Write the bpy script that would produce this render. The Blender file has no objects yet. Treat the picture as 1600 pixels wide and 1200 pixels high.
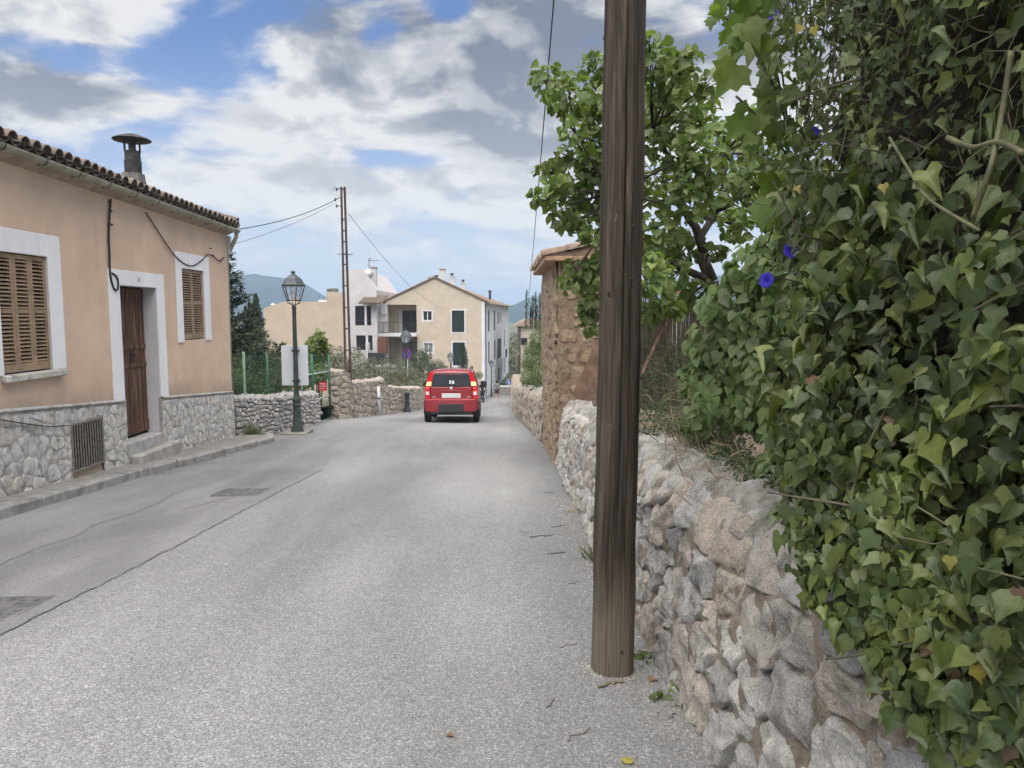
import bpy, bmesh, math, random
import numpy as np
from mathutils import Matrix, Vector, noise as mnoise

SC = bpy.context.scene
C = SC.collection
R_ = math.radians
random.seed(7)
rng = np.random.default_rng(11)

# ------------------------------------------------------------------ camera, sky, sun, exposure
EYE = Vector((0.0, 0.0, 1.6)); FPX = 1150.0; PITCH = R_(5.46); YAW = 0.0148
cam_d = bpy.data.cameras.new('camera'); cam = bpy.data.objects.new('camera', cam_d); C.objects.link(cam)
cam.location = EYE; cam.rotation_euler = (math.pi / 2 - PITCH, 0, -YAW)
cam_d.sensor_width = 36.0; cam_d.lens = 36.0 * FPX / 1600.0
cam_d.clip_start = 0.05; cam_d.clip_end = 20000
SC.camera = cam

FWD = Vector((math.sin(YAW) * math.cos(PITCH), math.cos(YAW) * math.cos(PITCH), -math.sin(PITCH)))
RGT = Vector((math.cos(YAW), -math.sin(YAW), 0)); UPV = RGT.cross(FWD)
def ray(x, y): return FWD + RGT * ((x - 800) / FPX) + UPV * ((600 - y) / FPX)
def at(x, y, Y):                      # the point at distance Y down the road on a measured bearing
    d = ray(x, y); return EYE + d * (Y / d.y)
def atx(x, y, X):
    d = ray(x, y); return EYE + d * (X / d.x)

SUN_EL, SUN_AZ = R_(69), R_(-168)      # azimuth from +Y towards +X: high behind the camera, a little to the left, veiled by thin cloud
w = bpy.data.worlds.new('World'); SC.world = w; w.use_nodes = True
w.cycles.sampling_method = 'MANUAL'; w.cycles.sample_map_resolution = 256
nt = w.node_tree; N = nt.nodes; L = nt.links
N.clear()
def nd(t, tree=None, **kw):
    n = (tree or nt).nodes.new(t)
    for k, v in kw.items(): setattr(n, k, v)
    return n
def mth(op, a, b=None, c=None, tree=None, clamp=False):
    tr = tree or nt
    n = tr.nodes.new('ShaderNodeMath'); n.operation = op; n.use_clamp = clamp
    for i, v in enumerate((a, b, c)):
        if v is None: continue
        if isinstance(v, (int, float)): n.inputs[i].default_value = v
        else: tr.links.new(v, n.inputs[i])
    return n.outputs[0]
def mixc(fac, a, b, tree=None, blend='MIX'):
    tr = tree or nt
    n = tr.nodes.new('ShaderNodeMix'); n.data_type = 'RGBA'; n.blend_type = blend
    for idx, v in ((0, fac), (6, a), (7, b)):
        if isinstance(v, (int, float)): n.inputs[idx].default_value = v
        elif isinstance(v, (tuple, list)): n.inputs[idx].default_value = (*v[:3], 1)
        else: tr.links.new(v, n.inputs[idx])
    return n.outputs[2]
def ramp(fac, stops, tree=None, interp='LINEAR'):
    tr = tree or nt
    n = tr.nodes.new('ShaderNodeValToRGB'); cr = n.color_ramp; cr.interpolation = interp
    while len(cr.elements) < len(stops): cr.elements.new(0.5)
    for e, (p, c) in zip(cr.elements, stops):
        e.position = p; e.color = (c, c, c, 1) if isinstance(c, (int, float)) else (*c[:3], 1)
    if fac is not None: tr.links.new(fac, n.inputs[0])
    return n.outputs[0]
def smooth(v, lo, hi, tree=None):
    tr = tree or nt
    n = tr.nodes.new('ShaderNodeMapRange'); n.interpolation_type = 'SMOOTHSTEP'
    tr.links.new(v, n.inputs[0]); n.inputs[1].default_value = lo; n.inputs[2].default_value = hi
    return n.outputs[0]
def noise(vec, scale, detail=4, rough=0.55, tree=None, dist=0.0, dims='3D'):
    tr = tree or nt
    n = tr.nodes.new('ShaderNodeTexNoise'); n.noise_dimensions = dims
    n.inputs['Scale'].default_value = scale; n.inputs['Detail'].default_value = detail
    n.inputs['Roughness'].default_value = rough; n.inputs['Distortion'].default_value = dist
    if vec is not None: tr.links.new(vec, n.inputs['Vector'])
    return n.outputs[0]

sky = nd('ShaderNodeTexSky', sky_type='NISHITA', sun_disc=False)
sky.sun_elevation = SUN_EL; sky.sun_rotation = SUN_AZ; sky.altitude = 100; sky.air_density = 1.0; sky.dust_density = 1.2; sky.ozone_density = 1.5
tc = nd('ShaderNodeTexCoord'); sep = nd('ShaderNodeSeparateXYZ'); L.new(tc.outputs['Generated'], sep.inputs[0])
zc = mth('MAXIMUM', sep.outputs[2], 0.0)
den = mth('ADD', zc, 0.30)
cu = mth('DIVIDE', sep.outputs[0], den); cv = mth('DIVIDE', sep.outputs[1], den)
comb = nd('ShaderNodeCombineXYZ'); L.new(cu, comb.inputs[0]); L.new(cv, comb.inputs[1]); comb.inputs[2].default_value = 5.3
def blob(px, py, rx, ry=None, soft=0.6):          # a patch of the sky round one bearing: 1 at its middle, radii in radians
    d = ray(px, py).normalized(); ry = ry or rx
    df = nd('ShaderNodeVectorMath', operation='SUBTRACT'); L.new(tc.outputs['Generated'], df.inputs[0]); df.inputs[1].default_value = d
    sc_ = nd('ShaderNodeVectorMath', operation='MULTIPLY'); L.new(df.outputs[0], sc_.inputs[0]); sc_.inputs[1].default_value = (1 / rx, 1 / rx, 1 / ry)
    ln = nd('ShaderNodeVectorMath', operation='LENGTH'); L.new(sc_.outputs[0], ln.inputs[0])
    n = nd('ShaderNodeMapRange'); n.interpolation_type = 'SMOOTHSTEP'; L.new(ln.outputs['Value'], n.inputs[0])
    n.inputs[1].default_value = 1 + soft; n.inputs[2].default_value = 1 - soft; return n.outputs[0]
n1 = noise(comb.outputs[0], 2.6, 7, 0.60, dist=0.30)
n2 = noise(comb.outputs[0], 7.5, 4, 0.60)
cov = mth('ADD', mth('MULTIPLY', n1, 0.82), mth('MULTIPLY', n2, 0.18))
# cloud banks and open gaps of this afternoon's sky
for (px, py, rx, ry, a) in ((860, 100, .30, .13, .17), (540, 110, .14, .08, .09), (60, 135, .10, .035, .10), (60, 15, .12, .03, .06), (190, 30, .06, .04, .10), (400, 190, .12, .03, .06), (450, 290, .2, .05, .05), (760, 300, .2, .06, .07), (640, 140, .06, .06, .08), (300, 120, .08, .02, .05),
                            (350, 80, .085, .045, -.16), (600, 72, .03, .03, -.12), (700, 8, .03, .02, -.16), (110, 90, .08, .02, -.09), (260, 225, .12, .03, -.09), (640, 248, .07, .012, -.10), (1110, 130, .06, .12, -.10), (560, 20, .10, .03, -.04), (460, 168, .03, .012, -.08)):
    cov = mth('ADD', cov, mth('MULTIPLY', blob(px, py, rx, ry), a))
dens = smooth(cov, 0.44, 0.58)
thick = smooth(cov, 0.56, 0.74)
# thick parts are grey underneath, lit edges white; relief from a shifted copy of the same field
sh = nd('ShaderNodeVectorMath', operation='ADD'); L.new(comb.outputs[0], sh.inputs[0]); sh.inputs[1].default_value = (-0.03, 0.09, 0.0)
n3 = noise(sh.outputs[0], 2.6, 7, 0.60, dist=0.30)
rel = smooth(mth('SUBTRACT', n1, n3), -0.12, 0.12)
gr = mth('MULTIPLY', thick, 0.45)
for (px, py, rx, ry, a) in ((800, 80, .27, .13, .66), (560, 10, .12, .04, .30), (40, 135, .11, .04, .65), (40, 10, .12, .04, .35), (400, 340, .14, .05, .15), (560, 110, .10, .06, -.30), (640, 140, .06, .06, -.35), (190, 30, .08, .05, -.30), (400, 180, .13, .04, -.30)):
    gr = mth('ADD', gr, mth('MULTIPLY', blob(px, py, rx, ry), a))
gr = mth('ADD', gr, mth('MULTIPLY', mth('SUBTRACT', 0.5, rel), 1.05), clamp=True)
cloudc = mixc(gr, (3.65, 3.63, 3.60), (0.92, 1.04, 1.34))
skyb = mixc(1.0, sky.outputs[0], (0.40, 0.48, 0.63), blend='MULTIPLY')
colr = mixc(dens, skyb, cloudc)
hz = mth('POWER', mth('SUBTRACT', 1.0, mth('MINIMUM', mth('MULTIPLY', zc, 2.9), 1.0)), 1.5)
colr = mixc(mth('MULTIPLY', hz, 0.82), colr, (3.95, 3.92, 3.88))
bg = nd('ShaderNodeBackground'); L.new(colr, bg.inputs[0]); bg.inputs[1].default_value = 0.052
out = nd('ShaderNodeOutputWorld'); L.new(bg.outputs[0], out.inputs[0])

sun_d = bpy.data.lights.new('sun', 'SUN'); sun = bpy.data.objects.new('sun', sun_d); C.objects.link(sun)
sun_d.energy = 1.5; sun_d.angle = R_(90); sun_d.color = (1.0, 0.94, 0.86)
sdir = Vector((math.sin(SUN_AZ) * math.cos(SUN_EL), math.cos(SUN_AZ) * math.cos(SUN_EL), math.sin(SUN_EL)))
sun.rotation_euler = (-sdir).to_track_quat('-Z', 'Y').to_euler(); sun.location = (0, 0, 40)

SC.view_settings.view_transform = 'Standard'; SC.view_settings.look = 'None'
SC.view_settings.exposure = 2.2; SC.view_settings.gamma = 1.0; SC.view_settings.use_curve_mapping = False
SC.render.engine = 'CYCLES'
SC.cycles.use_denoising = True
SC.cycles.use_adaptive_sampling = True; SC.cycles.adaptive_threshold = 0.04
SC.cycles.max_bounces = 4; SC.cycles.diffuse_bounces = 2; SC.cycles.glossy_bounces = 2; SC.cycles.transmission_bounces = 5; SC.cycles.transparent_max_bounces = 8; SC.cycles.volume_bounces = 0
SC.cycles.caustics_reflective = False; SC.cycles.caustics_refractive = False

# ------------------------------------------------------------------ helpers
W = {}
ID4 = Matrix.Identity(4)
def link(name, data, parent=None, M=None):
    o = bpy.data.objects.new(name, data); C.objects.link(o)
    M = M if M is not None else ID4
    o.matrix_basis = M; W[o] = M
    if parent is not None:
        o.parent = parent; o.matrix_parent_inverse = W[parent].inverted()
    return o
def tag(o, label=None, cat=None, group=None, kind=None):
    if label: o['label'] = label
    if cat: o['category'] = cat
    if group: o['group'] = group
    if kind: o['kind'] = kind
    return o
def empty(name, loc, label, cat, group=None, rz=0.0):
    o = link(name, None, None, Matrix.Translation(loc) @ Matrix.Rotation(rz, 4, 'Z'))
    return tag(o, label, cat, group)
def copy_tree(o, parent=None):
    c = o.copy(); C.objects.link(c); c.parent = parent; W[c] = W[o]
    for ch in o.children: copy_tree(ch, c)
    return c
class MB:
    """collects shapes for one mesh"""
    def __init__(s): s.v = []; s.f = []; s.m = []
    def add(s, vs, fs, mi=0):
        b = len(s.v); s.v.extend([tuple(q) for q in vs]); s.f.extend([tuple(b + i for i in q) for q in fs]); s.m.extend([mi] * len(fs)); return s
    def box(s, a, b, mi=0, M=None):
        (x0, y0, z0), (x1, y1, z1) = a, b
        vs = [(x0,y0,z0),(x1,y0,z0),(x1,y1,z0),(x0,y1,z0),(x0,y0,z1),(x1,y0,z1),(x1,y1,z1),(x0,y1,z1)]
        if M is not None: vs = [M @ Vector(q) for q in vs]
        return s.add(vs, [(0,3,2,1),(4,5,6,7),(0,1,5,4),(1,2,6,5),(2,3,7,6),(3,0,4,7)], mi)
    def cbox(s, a, b, c=0.01, mi=0, M=None):
        """box with chamfered edges"""
        lo = [min(a[i], b[i]) for i in range(3)]; hi = [max(a[i], b[i]) for i in range(3)]
        c = min(c, min(hi[i] - lo[i] for i in range(3)) * 0.45)
        bm = bmesh.new()
        for sx in (0, 1):
            for sy in (0, 1):
                for sz in (0, 1):
                    p = [(hi if q else lo)[i] for i, q in enumerate((sx, sy, sz))]
                    for ax in range(3):
                        q = list(p)
                        for k in range(3):
                            if k != ax: q[k] += c if p[k] == lo[k] else -c
                        bm.verts.new(q)
        r = bmesh.ops.convex_hull(bm, input=bm.verts)
        bm.verts.index_update()
        vs = [v.co.copy() for v in bm.verts]
        if M is not None: vs = [M @ q for q in vs]
        fs = [[v.index for v in f.verts] for f in bm.faces]
        bm.free(); return s.add(vs, fs, mi)
    def tube(s, pts, r, n=8, mi=0, cap=True):
        pts = [Vector(p) for p in pts]
        rs = r if isinstance(r, (list, tuple)) else [r] * len(pts)
        vs = []; fs = []
        t0 = (pts[1] - pts[0]).normalized()
        up = Vector((0, 0, 1)) if abs(t0.z) < 0.9 else Vector((1, 0, 0))
        a = t0.cross(up).normalized()
        for i, p in enumerate(pts):
            t = (pts[min(i + 1, len(pts) - 1)] - pts[max(i - 1, 0)])
            t = t.normalized() if t.length > 1e-9 else t0
            a = (a - t * a.dot(t)); a = a.normalized() if a.length > 1e-6 else t.orthogonal().normalized()
            b = t.cross(a)
            for k in range(n):
                an = 2 * math.pi * k / n
                vs.append(p + (a * math.cos(an) + b * math.sin(an)) * rs[i])
        for i in range(len(pts) - 1):
            for k in range(n):
                k2 = (k + 1) % n
                fs.append((i*n+k, i*n+k2, (i+1)*n+k2, (i+1)*n+k))
        if cap:
            fs.append(tuple(range(n - 1, -1, -1))); fs.append(tuple((len(pts)-1)*n + k for k in range(n)))
        return s.add(vs, fs, mi)
    def lathe(s, prof, n=16, o=(0, 0, 0), mi=0, M=None, cap=True, rot=0.0):
        vs = []; fs = []
        for (r, z) in prof:
            for k in range(n):
                an = 2 * math.pi * k / n + rot
                q = Vector((r * math.cos(an), r * math.sin(an), z))
                vs.append((M @ q if M is not None else q) + Vector(o))
        for i in range(len(prof) - 1):
            for k in range(n):
                k2 = (k + 1) % n
                fs.append((i*n+k, i*n+k2, (i+1)*n+k2, (i+1)*n+k))
        if cap:
            fs.append(tuple(range(n - 1, -1, -1))); fs.append(tuple((len(prof)-1)*n + k for k in range(n)))
        return s.add(vs, fs, mi)
    def quad(s, a, b, c, d, mi=0): return s.add([a, b, c, d], [(0, 1, 2, 3)], mi)
    def prism(s, poly, d, mi=0):
        """polygon (list of points) pushed along vector d"""
        n = len(poly); d = Vector(d)
        vs = [Vector(p) for p in poly] + [Vector(p) + d for p in poly]
        fs = [tuple(range(n - 1, -1, -1)), tuple(range(n, 2 * n))] + [(i, (i + 1) % n, n + (i + 1) % n, n + i) for i in range(n)]
        return s.add(vs, fs, mi)
    def mesh(s, name, mats, smooth=False, recalc=True):
        me = bpy.data.meshes.new(name); me.from_pydata(s.v, [], s.f)
        for m in (mats if isinstance(mats, (list, tuple)) else [mats]): me.materials.append(m)
        if any(s.m): me.polygons.foreach_set('material_index', s.m)
        if recalc and len(s.f) < 60000:
            bm = bmesh.new(); bm.from_mesh(me); bmesh.ops.recalc_face_normals(bm, faces=bm.faces); bm.to_mesh(me); bm.free()
        if smooth is True: me.polygons.foreach_set('use_smooth', [True] * len(me.polygons))
        elif smooth: me.shade_smooth() if False else None; 
        if smooth and smooth is not True:
            me.polygons.foreach_set('use_smooth', [True] * len(me.polygons)); me.set_sharp_from_angle(angle=smooth)
        me.update(); return me
    def build(s, name, mats, parent=None, smooth=False, M=None, recalc=True):
        return link(name, s.mesh(name, mats, smooth, recalc), parent, M)
def np_mesh(name, V, F, mats, smooth=False):
    """big mesh from arrays: V (n,3), F (m,k)"""
    me = bpy.data.meshes.new(name); V = np.asarray(V, dtype=np.float32); F = np.asarray(F, dtype=np.int32)
    k = F.shape[1]; me.vertices.add(len(V)); me.vertices.foreach_set('co', V.ravel())
    me.loops.add(F.size); me.loops.foreach_set('vertex_index', F.ravel())
    me.polygons.add(len(F)); me.polygons.foreach_set('loop_start', np.arange(0, F.size, k, dtype=np.int32)); me.polygons.foreach_set('loop_total', np.full(len(F), k, dtype=np.int32))
    for m in (mats if isinstance(mats, (list, tuple)) else [mats]): me.materials.append(m)
    if smooth: me.polygons.foreach_set('use_smooth', np.ones(len(F), dtype=bool))
    me.update(); me.validate(); return me
def grid_mesh(name, fn, us, vs, mat, smooth=True):
    V = [fn(u, v) for u in us for v in vs]; nv = len(vs)
    F = [(i*nv+j, (i+1)*nv+j, (i+1)*nv+j+1, i*nv+j+1) for i in range(len(us)-1) for j in range(nv-1)]
    return np_mesh(name, V, F, mat, smooth)
def fbm(x, y, z=0.0, o=4): return mnoise.fractal((x, y, z), 1.0, 2.0, o)

# ------------------------------------------------------------------ materials
def new_mat(name):
    m = bpy.data.materials.new(name); m.use_nodes = True
    t = m.node_tree; p = t.nodes['Principled BSDF']; return m, t, p
def setc(t, sock, v):
    if isinstance(v, (tuple, list)): sock.default_value = (*v[:3], 1)
    elif isinstance(v, (int, float)): sock.default_value = v
    else: t.links.new(v, sock)
def coords(t, kind='Object'):
    return t.nodes.new('ShaderNodeTexCoord').outputs[kind]
def pos(t): return t.nodes.new('ShaderNodeNewGeometry').outputs['Position']
def scaled(t, vec, s):
    n = t.nodes.new('ShaderNodeMapping'); n.inputs['Scale'].default_value = s; t.links.new(vec, n.inputs[0]); return n.outputs[0]
def bump(t, p, h, strength=0.3, dist=0.02):
    b = t.nodes.new('ShaderNodeBump'); b.inputs['Strength'].default_value = strength; b.inputs['Distance'].default_value = dist
    t.links.new(h, b.inputs['Height']); t.links.new(b.outputs[0], p.inputs['Normal'])
def plain(name, col, rough=0.6, metal=0.0, var=0.25, scale=8.0, bmp=0.15, bscale=60.0, spec=0.4, dirt=None, dirt_amt=0.5, dirt_scale=3.0):
    """a colour with mottling, dirt patches and fine relief"""
    m, t, p = new_mat(name); v = pos(t)
    n = noise(v, scale, 6, 0.6, t)
    a = tuple(c * (1 - var) for c in col); b = tuple(min(c * (1 + var), 1) for c in col)
    c = mixc(smooth(n, 0.3, 0.7, t), a, b, t)
    if dirt: c = mixc(mth('MULTIPLY', smooth(noise(v, dirt_scale, 7, 0.65, t), 0.5, 0.68, t), dirt_amt, tree=t), c, dirt, t)
    setc(t, p.inputs['Base Color'], c); p.inputs['Roughness'].default_value = rough; p.inputs['Metallic'].default_value = metal
    p.inputs['Specular IOR Level'].default_value = spec
    if bmp: bump(t, p, noise(v, bscale, 4, 0.6, t), bmp, 0.01)
    return m
def per_object(t): return t.nodes.new('ShaderNodeObjectInfo').outputs['Random']
def island(t): return t.nodes.new('ShaderNodeNewGeometry').outputs['Random Per Island']
def rnd_val(t): return mth('FRACT', mth('ADD', per_object(t), island(t), tree=t), tree=t)

def mk_asphalt(name, base, speck=1.0, patch=0.12):
    m, t, p = new_mat(name); v = pos(t)
    vo = t.nodes.new('ShaderNodeTexVoronoi'); vo.inputs['Scale'].default_value = 118; t.links.new(v, vo.inputs['Vector'])
    sp = t.nodes.new('ShaderNodeSeparateColor'); t.links.new(vo.outputs['Color'], sp.inputs[0])
    g = ramp(sp.outputs[0], [(0, 0.58), (0.35, 0.86), (0.72, 1.0), (0.93, 1.28), (1, 1.70)], t)
    g = mixc(speck, (1, 1, 1), g, t)
    f2 = ramp(noise(v, 420, 2, 0.5, t), [(0.3, 0.8), (0.7, 1.2)], t)
    edge = ramp(vo.outputs['Distance'], [(0.0, 1.1), (0.75, 0.75)], t)
    c = mixc(1.0, base, g, t, 'MULTIPLY'); c = mixc(0.8, c, f2, t, 'MULTIPLY'); c = mixc(0.5, c, edge, t, 'MULTIPLY')
    big = ramp(noise(scaled(t, v, (1, 0.35, 1)), 0.55, 7, 0.62, t), [(0.32, 1 - patch * 1.7), (0.68, 1 + patch * 1.3)], t)
    c = mixc(1.0, c, big, t, 'MULTIPLY')
    blot = smooth(noise(v, 1.7, 8, 0.7, t), 0.55, 0.70, t)
    c = mixc(mth('MULTIPLY', blot, 0.30, tree=t), c, tuple(q * 0.62 for q in base), t)
    # wear lanes run along the road
    lane = ramp(noise(scaled(t, v, (1.0, 0.03, 1)), 1.1, 3, 0.5, t), [(0.35, 0.86), (0.65, 1.10)], t)
    c = mixc(1.0, c, lane, t, 'MULTIPLY')
    setc(t, p.inputs['Base Color'], c); p.inputs['Roughness'].default_value = 0.85; p.inputs['Specular IOR Level'].default_value = 0.3
    h = mth('ADD', mth('MULTIPLY', vo.outputs['Distance'], -0.8, tree=t), mth('MULTIPLY', noise(v, 260, 3, 0.6, t), 0.6, tree=t), tree=t)
    bump(t, p, h, 0.75, 0.006); return m
M_ROAD = mk_asphalt('asphalt_pale', (0.255, 0.254, 0.250))
M_SHOULD = mk_asphalt('asphalt_smooth', (0.240, 0.238, 0.234), 0.55, 0.20)
M_CONC = plain('pavement_concrete', (0.235, 0.222, 0.20), 0.9, var=0.18, scale=5, bmp=0.4, bscale=90, dirt=(0.13, 0.12, 0.095), dirt_amt=0.6, dirt_scale=2.2)
M_KERB = plain('kerb_stone', (0.27, 0.262, 0.245), 0.88, var=0.25, scale=7, bmp=0.5, bscale=60, dirt=(0.12, 0.115, 0.10), dirt_amt=0.7, dirt_scale=4)
M_CRACK = plain('crack_tar', (0.12, 0.118, 0.113), 0.95, var=0.3)
M_SOIL = plain('soil', (0.16, 0.125, 0.085), 0.95, var=0.4, scale=6, bmp=0.7, bscale=30, dirt=(0.07, 0.075, 0.035), dirt_amt=0.7, dirt_scale=2)
def mk_field():
    m, t, p = new_mat('field'); v = pos(t)
    c = mixc(smooth(noise(v, 0.03, 8, 0.65, t), 0.4, 0.6, t), (0.07, 0.085, 0.035), (0.16, 0.14, 0.08), t)
    setc(t, p.inputs['Base Color'], c); p.inputs['Roughness'].default_value = 0.95
    bump(t, p, noise(v, 0.4, 5, 0.6, t), 0.6, 0.5); return m
M_FIELD = mk_field()

def mk_stone(name, cols, rough_lichen=0.5, warm=(0.30, 0.19, 0.11), warm_amt=0.25, bs=0.9, gain=1.0):
    m, t, p = new_mat(name); v = pos(t); r = rnd_val(t)
    base = ramp(r, [(i / max(len(cols) - 1, 1), c) for i, c in enumerate(cols)], t)
    n = noise(v, 9, 8, 0.68, t)
    c = mixc(1.0, base, ramp(n, [(0.30, 0.40), (0.45, 0.85), (0.58, 1.08), (0.74, 1.45)], t), t, 'MULTIPLY')
    c = mixc(0.8, c, ramp(noise(v, 130, 4, 0.75, t), [(0.32, 0.55), (0.5, 1.0), (0.68, 1.45)], t), t, 'MULTIPLY')
    lich = smooth(noise(v, 24, 6, 0.75, t), 0.54, 0.62, t)
    c = mixc(mth('MULTIPLY', lich, rough_lichen, tree=t), c, (0.52, 0.51, 0.48), t)
    wr = smooth(noise(v, 3.1, 5, 0.6, t), 0.56, 0.70, t)
    c = mixc(mth('MULTIPLY', wr, warm_amt, tree=t), c, warm, t)
    pit = smooth(noise(v, 48, 5, 0.75, t), 0.60, 0.68, t)
    c = mixc(mth('MULTIPLY', pit, 0.8, tree=t), c, (0.08, 0.075, 0.065), t)
    c = mixc(1.0, c, (gain, gain, gain), t, 'MULTIPLY')
    setc(t, p.inputs['Base Color'], c); p.inputs['Roughness'].default_value = 0.92; p.inputs['Specular IOR Level'].default_value = 0.25
    h = mth('ADD', noise(v, 18, 9, 0.72, t), mth('MULTIPLY', noise(v, 90, 5, 0.7, t), 0.5, tree=t), tree=t)
    bump(t, p, h, bs, 0.05); return m
GREYS = [(0.33, 0.32, 0.30), (0.47, 0.455, 0.43), (0.43, 0.37, 0.30), (0.54, 0.525, 0.50), (0.36, 0.35, 0.34), (0.49, 0.43, 0.35), (0.43, 0.42, 0.405), (0.57, 0.545, 0.50), (0.40, 0.36, 0.31)]
M_STONE = mk_stone('wall_stone', GREYS, 0.6, (0.44, 0.32, 0.21), 0.24, 1.0, 1.38)
M_STONE_FAR = mk_stone('wall_stone_warm', [(0.24, 0.205, 0.165), (0.34, 0.30, 0.245), (0.28, 0.25, 0.21), (0.38, 0.34, 0.28), (0.30, 0.24, 0.18)], 0.35, (0.34, 0.24, 0.15), 0.3, 0.9, 1.35)
M_DRY = mk_stone('dry_stone', [(0.22, 0.205, 0.19), (0.33, 0.315, 0.29), (0.27, 0.255, 0.235), (0.38, 0.36, 0.34), (0.30, 0.275, 0.24)], 0.4, (0.2, 0.15, 0.10), 0.15, 0.9, 1.75)
M_PLINTH = mk_stone('plinth_stone', [(0.47, 0.455, 0.42), (0.60, 0.575, 0.53), (0.53, 0.515, 0.48), (0.62, 0.59, 0.53), (0.52, 0.52, 0.52), (0.57, 0.53, 0.47), (0.44, 0.41, 0.36)], 0.35, (0.45, 0.41, 0.31), 0.2, 0.6, 1.12)
M_ORANGE = mk_stone('sandstone_orange', [(0.38, 0.28, 0.185), (0.44, 0.335, 0.23), (0.35, 0.26, 0.175), (0.45, 0.36, 0.26)], 0.3, (0.42, 0.26, 0.14), 0.4, 1.0, 1.1)
M_MORTAR_W = mk_stone('mortar_earth', [(0.36, 0.30, 0.235), (0.36, 0.30, 0.235)], 0.5, (0.46, 0.29, 0.16), 0.6, 1.0, 1.1)
M_MORTAR_G = plain('mortar_grey', (0.40, 0.385, 0.355), 0.95, var=0.25, scale=9, bmp=0.8, bscale=50, dirt=(0.17, 0.16, 0.13), dirt_amt=0.7, dirt_scale=4)
def mk_coping():
    m, t, p = new_mat('coping_mortar'); v = pos(t)
    n = noise(v, 7, 9, 0.72, t)
    c = ramp(n, [(0.30, (0.08, 0.072, 0.06)), (0.42, (0.24, 0.225, 0.195)), (0.55, (0.42, 0.405, 0.375)), (0.72, (0.62, 0.61, 0.585))], t)
    c = mixc(0.8, c, ramp(noise(v, 110, 4, 0.75, t), [(0.32, 0.55), (0.5, 1.0), (0.68, 1.4)], t), t, 'MULTIPLY')
    c = mixc(mth('MULTIPLY', smooth(noise(v, 2.6, 5, 0.6, t), 0.55, 0.7, t), 0.3, tree=t), c, (0.36, 0.29, 0.21), t); c = mixc(1.0, c, (1.2, 1.2, 1.2), t, 'MULTIPLY')
    setc(t, p.inputs['Base Color'], c); p.inputs['Roughness'].default_value = 0.93; p.inputs['Specular IOR Level'].default_value = 0.2
    h = mth('ADD', noise(v, 16, 9, 0.72, t), mth('MULTIPLY', noise(v, 70, 5, 0.65, t), 0.35, tree=t), tree=t)
    bump(t, p, h, 1.0, 0.06); return m
M_COPING = mk_coping()

def mk_stucco(name, col, stain=(0.30, 0.25, 0.20), amt=0.45, var=0.07, low=None):
    m, t, p = new_mat(name); v = pos(t)
    n = noise(v, 1.3, 7, 0.6, t)
    c = mixc(smooth(n, 0.3, 0.7, t), tuple(q * (1 - var) for q in col), tuple(min(1, q * (1 + var)) for q in col), t)
    drip = smooth(noise(scaled(t, v, (3, 3, 0.35)), 1.6, 7, 0.65, t), 0.54, 0.74, t)
    c = mixc(mth('MULTIPLY', drip, amt * 0.6, tree=t), c, stain, t)
    bl = smooth(noise(v, 4.5, 8, 0.7, t), 0.57, 0.72, t)
    c = mixc(mth('MULTIPLY', bl, amt * 0.5, tree=t), c, stain, t)
    if low:                                  # splash dirt along the foot of the wall (height follows the sloping plinth)
        sx = t.nodes.new('ShaderNodeSeparateXYZ'); t.links.new(v, sx.inputs[0])
        h = mth('ADD', sx.outputs[2], mth('MULTIPLY', sx.outputs[1], 0.075, tree=t), tree=t)
        h = mth('ADD', h, mth('MULTIPLY', noise(v, 3.0, 6, 0.65, t), 0.5, tree=t), tree=t)
        d = t.nodes.new('ShaderNodeMapRange'); t.links.new(h, d.inputs[0]); d.inputs[1].default_value = low + 0.32; d.inputs[2].default_value = low - 0.02
        c = mixc(mth('MULTIPLY', d.outputs[0], 0.75, tree=t), c, stain, t)
    setc(t, p.inputs['Base Color'], c); p.inputs['Roughness'].default_value = 0.9; p.inputs['Specular IOR Level'].default_value = 0.2
    bump(t, p, mth('ADD', noise(v, 110, 4, 0.6, t), mth('MULTIPLY', noise(v, 6, 4, 0.5, t), 0.6, tree=t), tree=t), 0.3, 0.012); return m
M_PEACH = mk_stucco('peach_render', (0.64, 0.475, 0.345), (0.34, 0.27, 0.21), 0.45, 0.09, low=1.36)
M_WHITEW = mk_stucco('white_surround', (0.80, 0.80, 0.79), (0.50, 0.48, 0.45), 0.55, 0.05)
M_CREAM = mk_stucco('cream_render', (0.56, 0.48, 0.375), (0.42, 0.36, 0.29), 0.25)
M_BEIGE = mk_stucco('beige_render', (0.50, 0.42, 0.325), (0.40, 0.335, 0.265), 0.35)
M_WHITE = mk_stucco('white_render', (0.68, 0.68, 0.69), (0.5, 0.49, 0.47), 0.2)
M_GREYW = mk_stucco('grey_render', (0.58, 0.56, 0.55), (0.36, 0.33, 0.30), 0.35)

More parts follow.
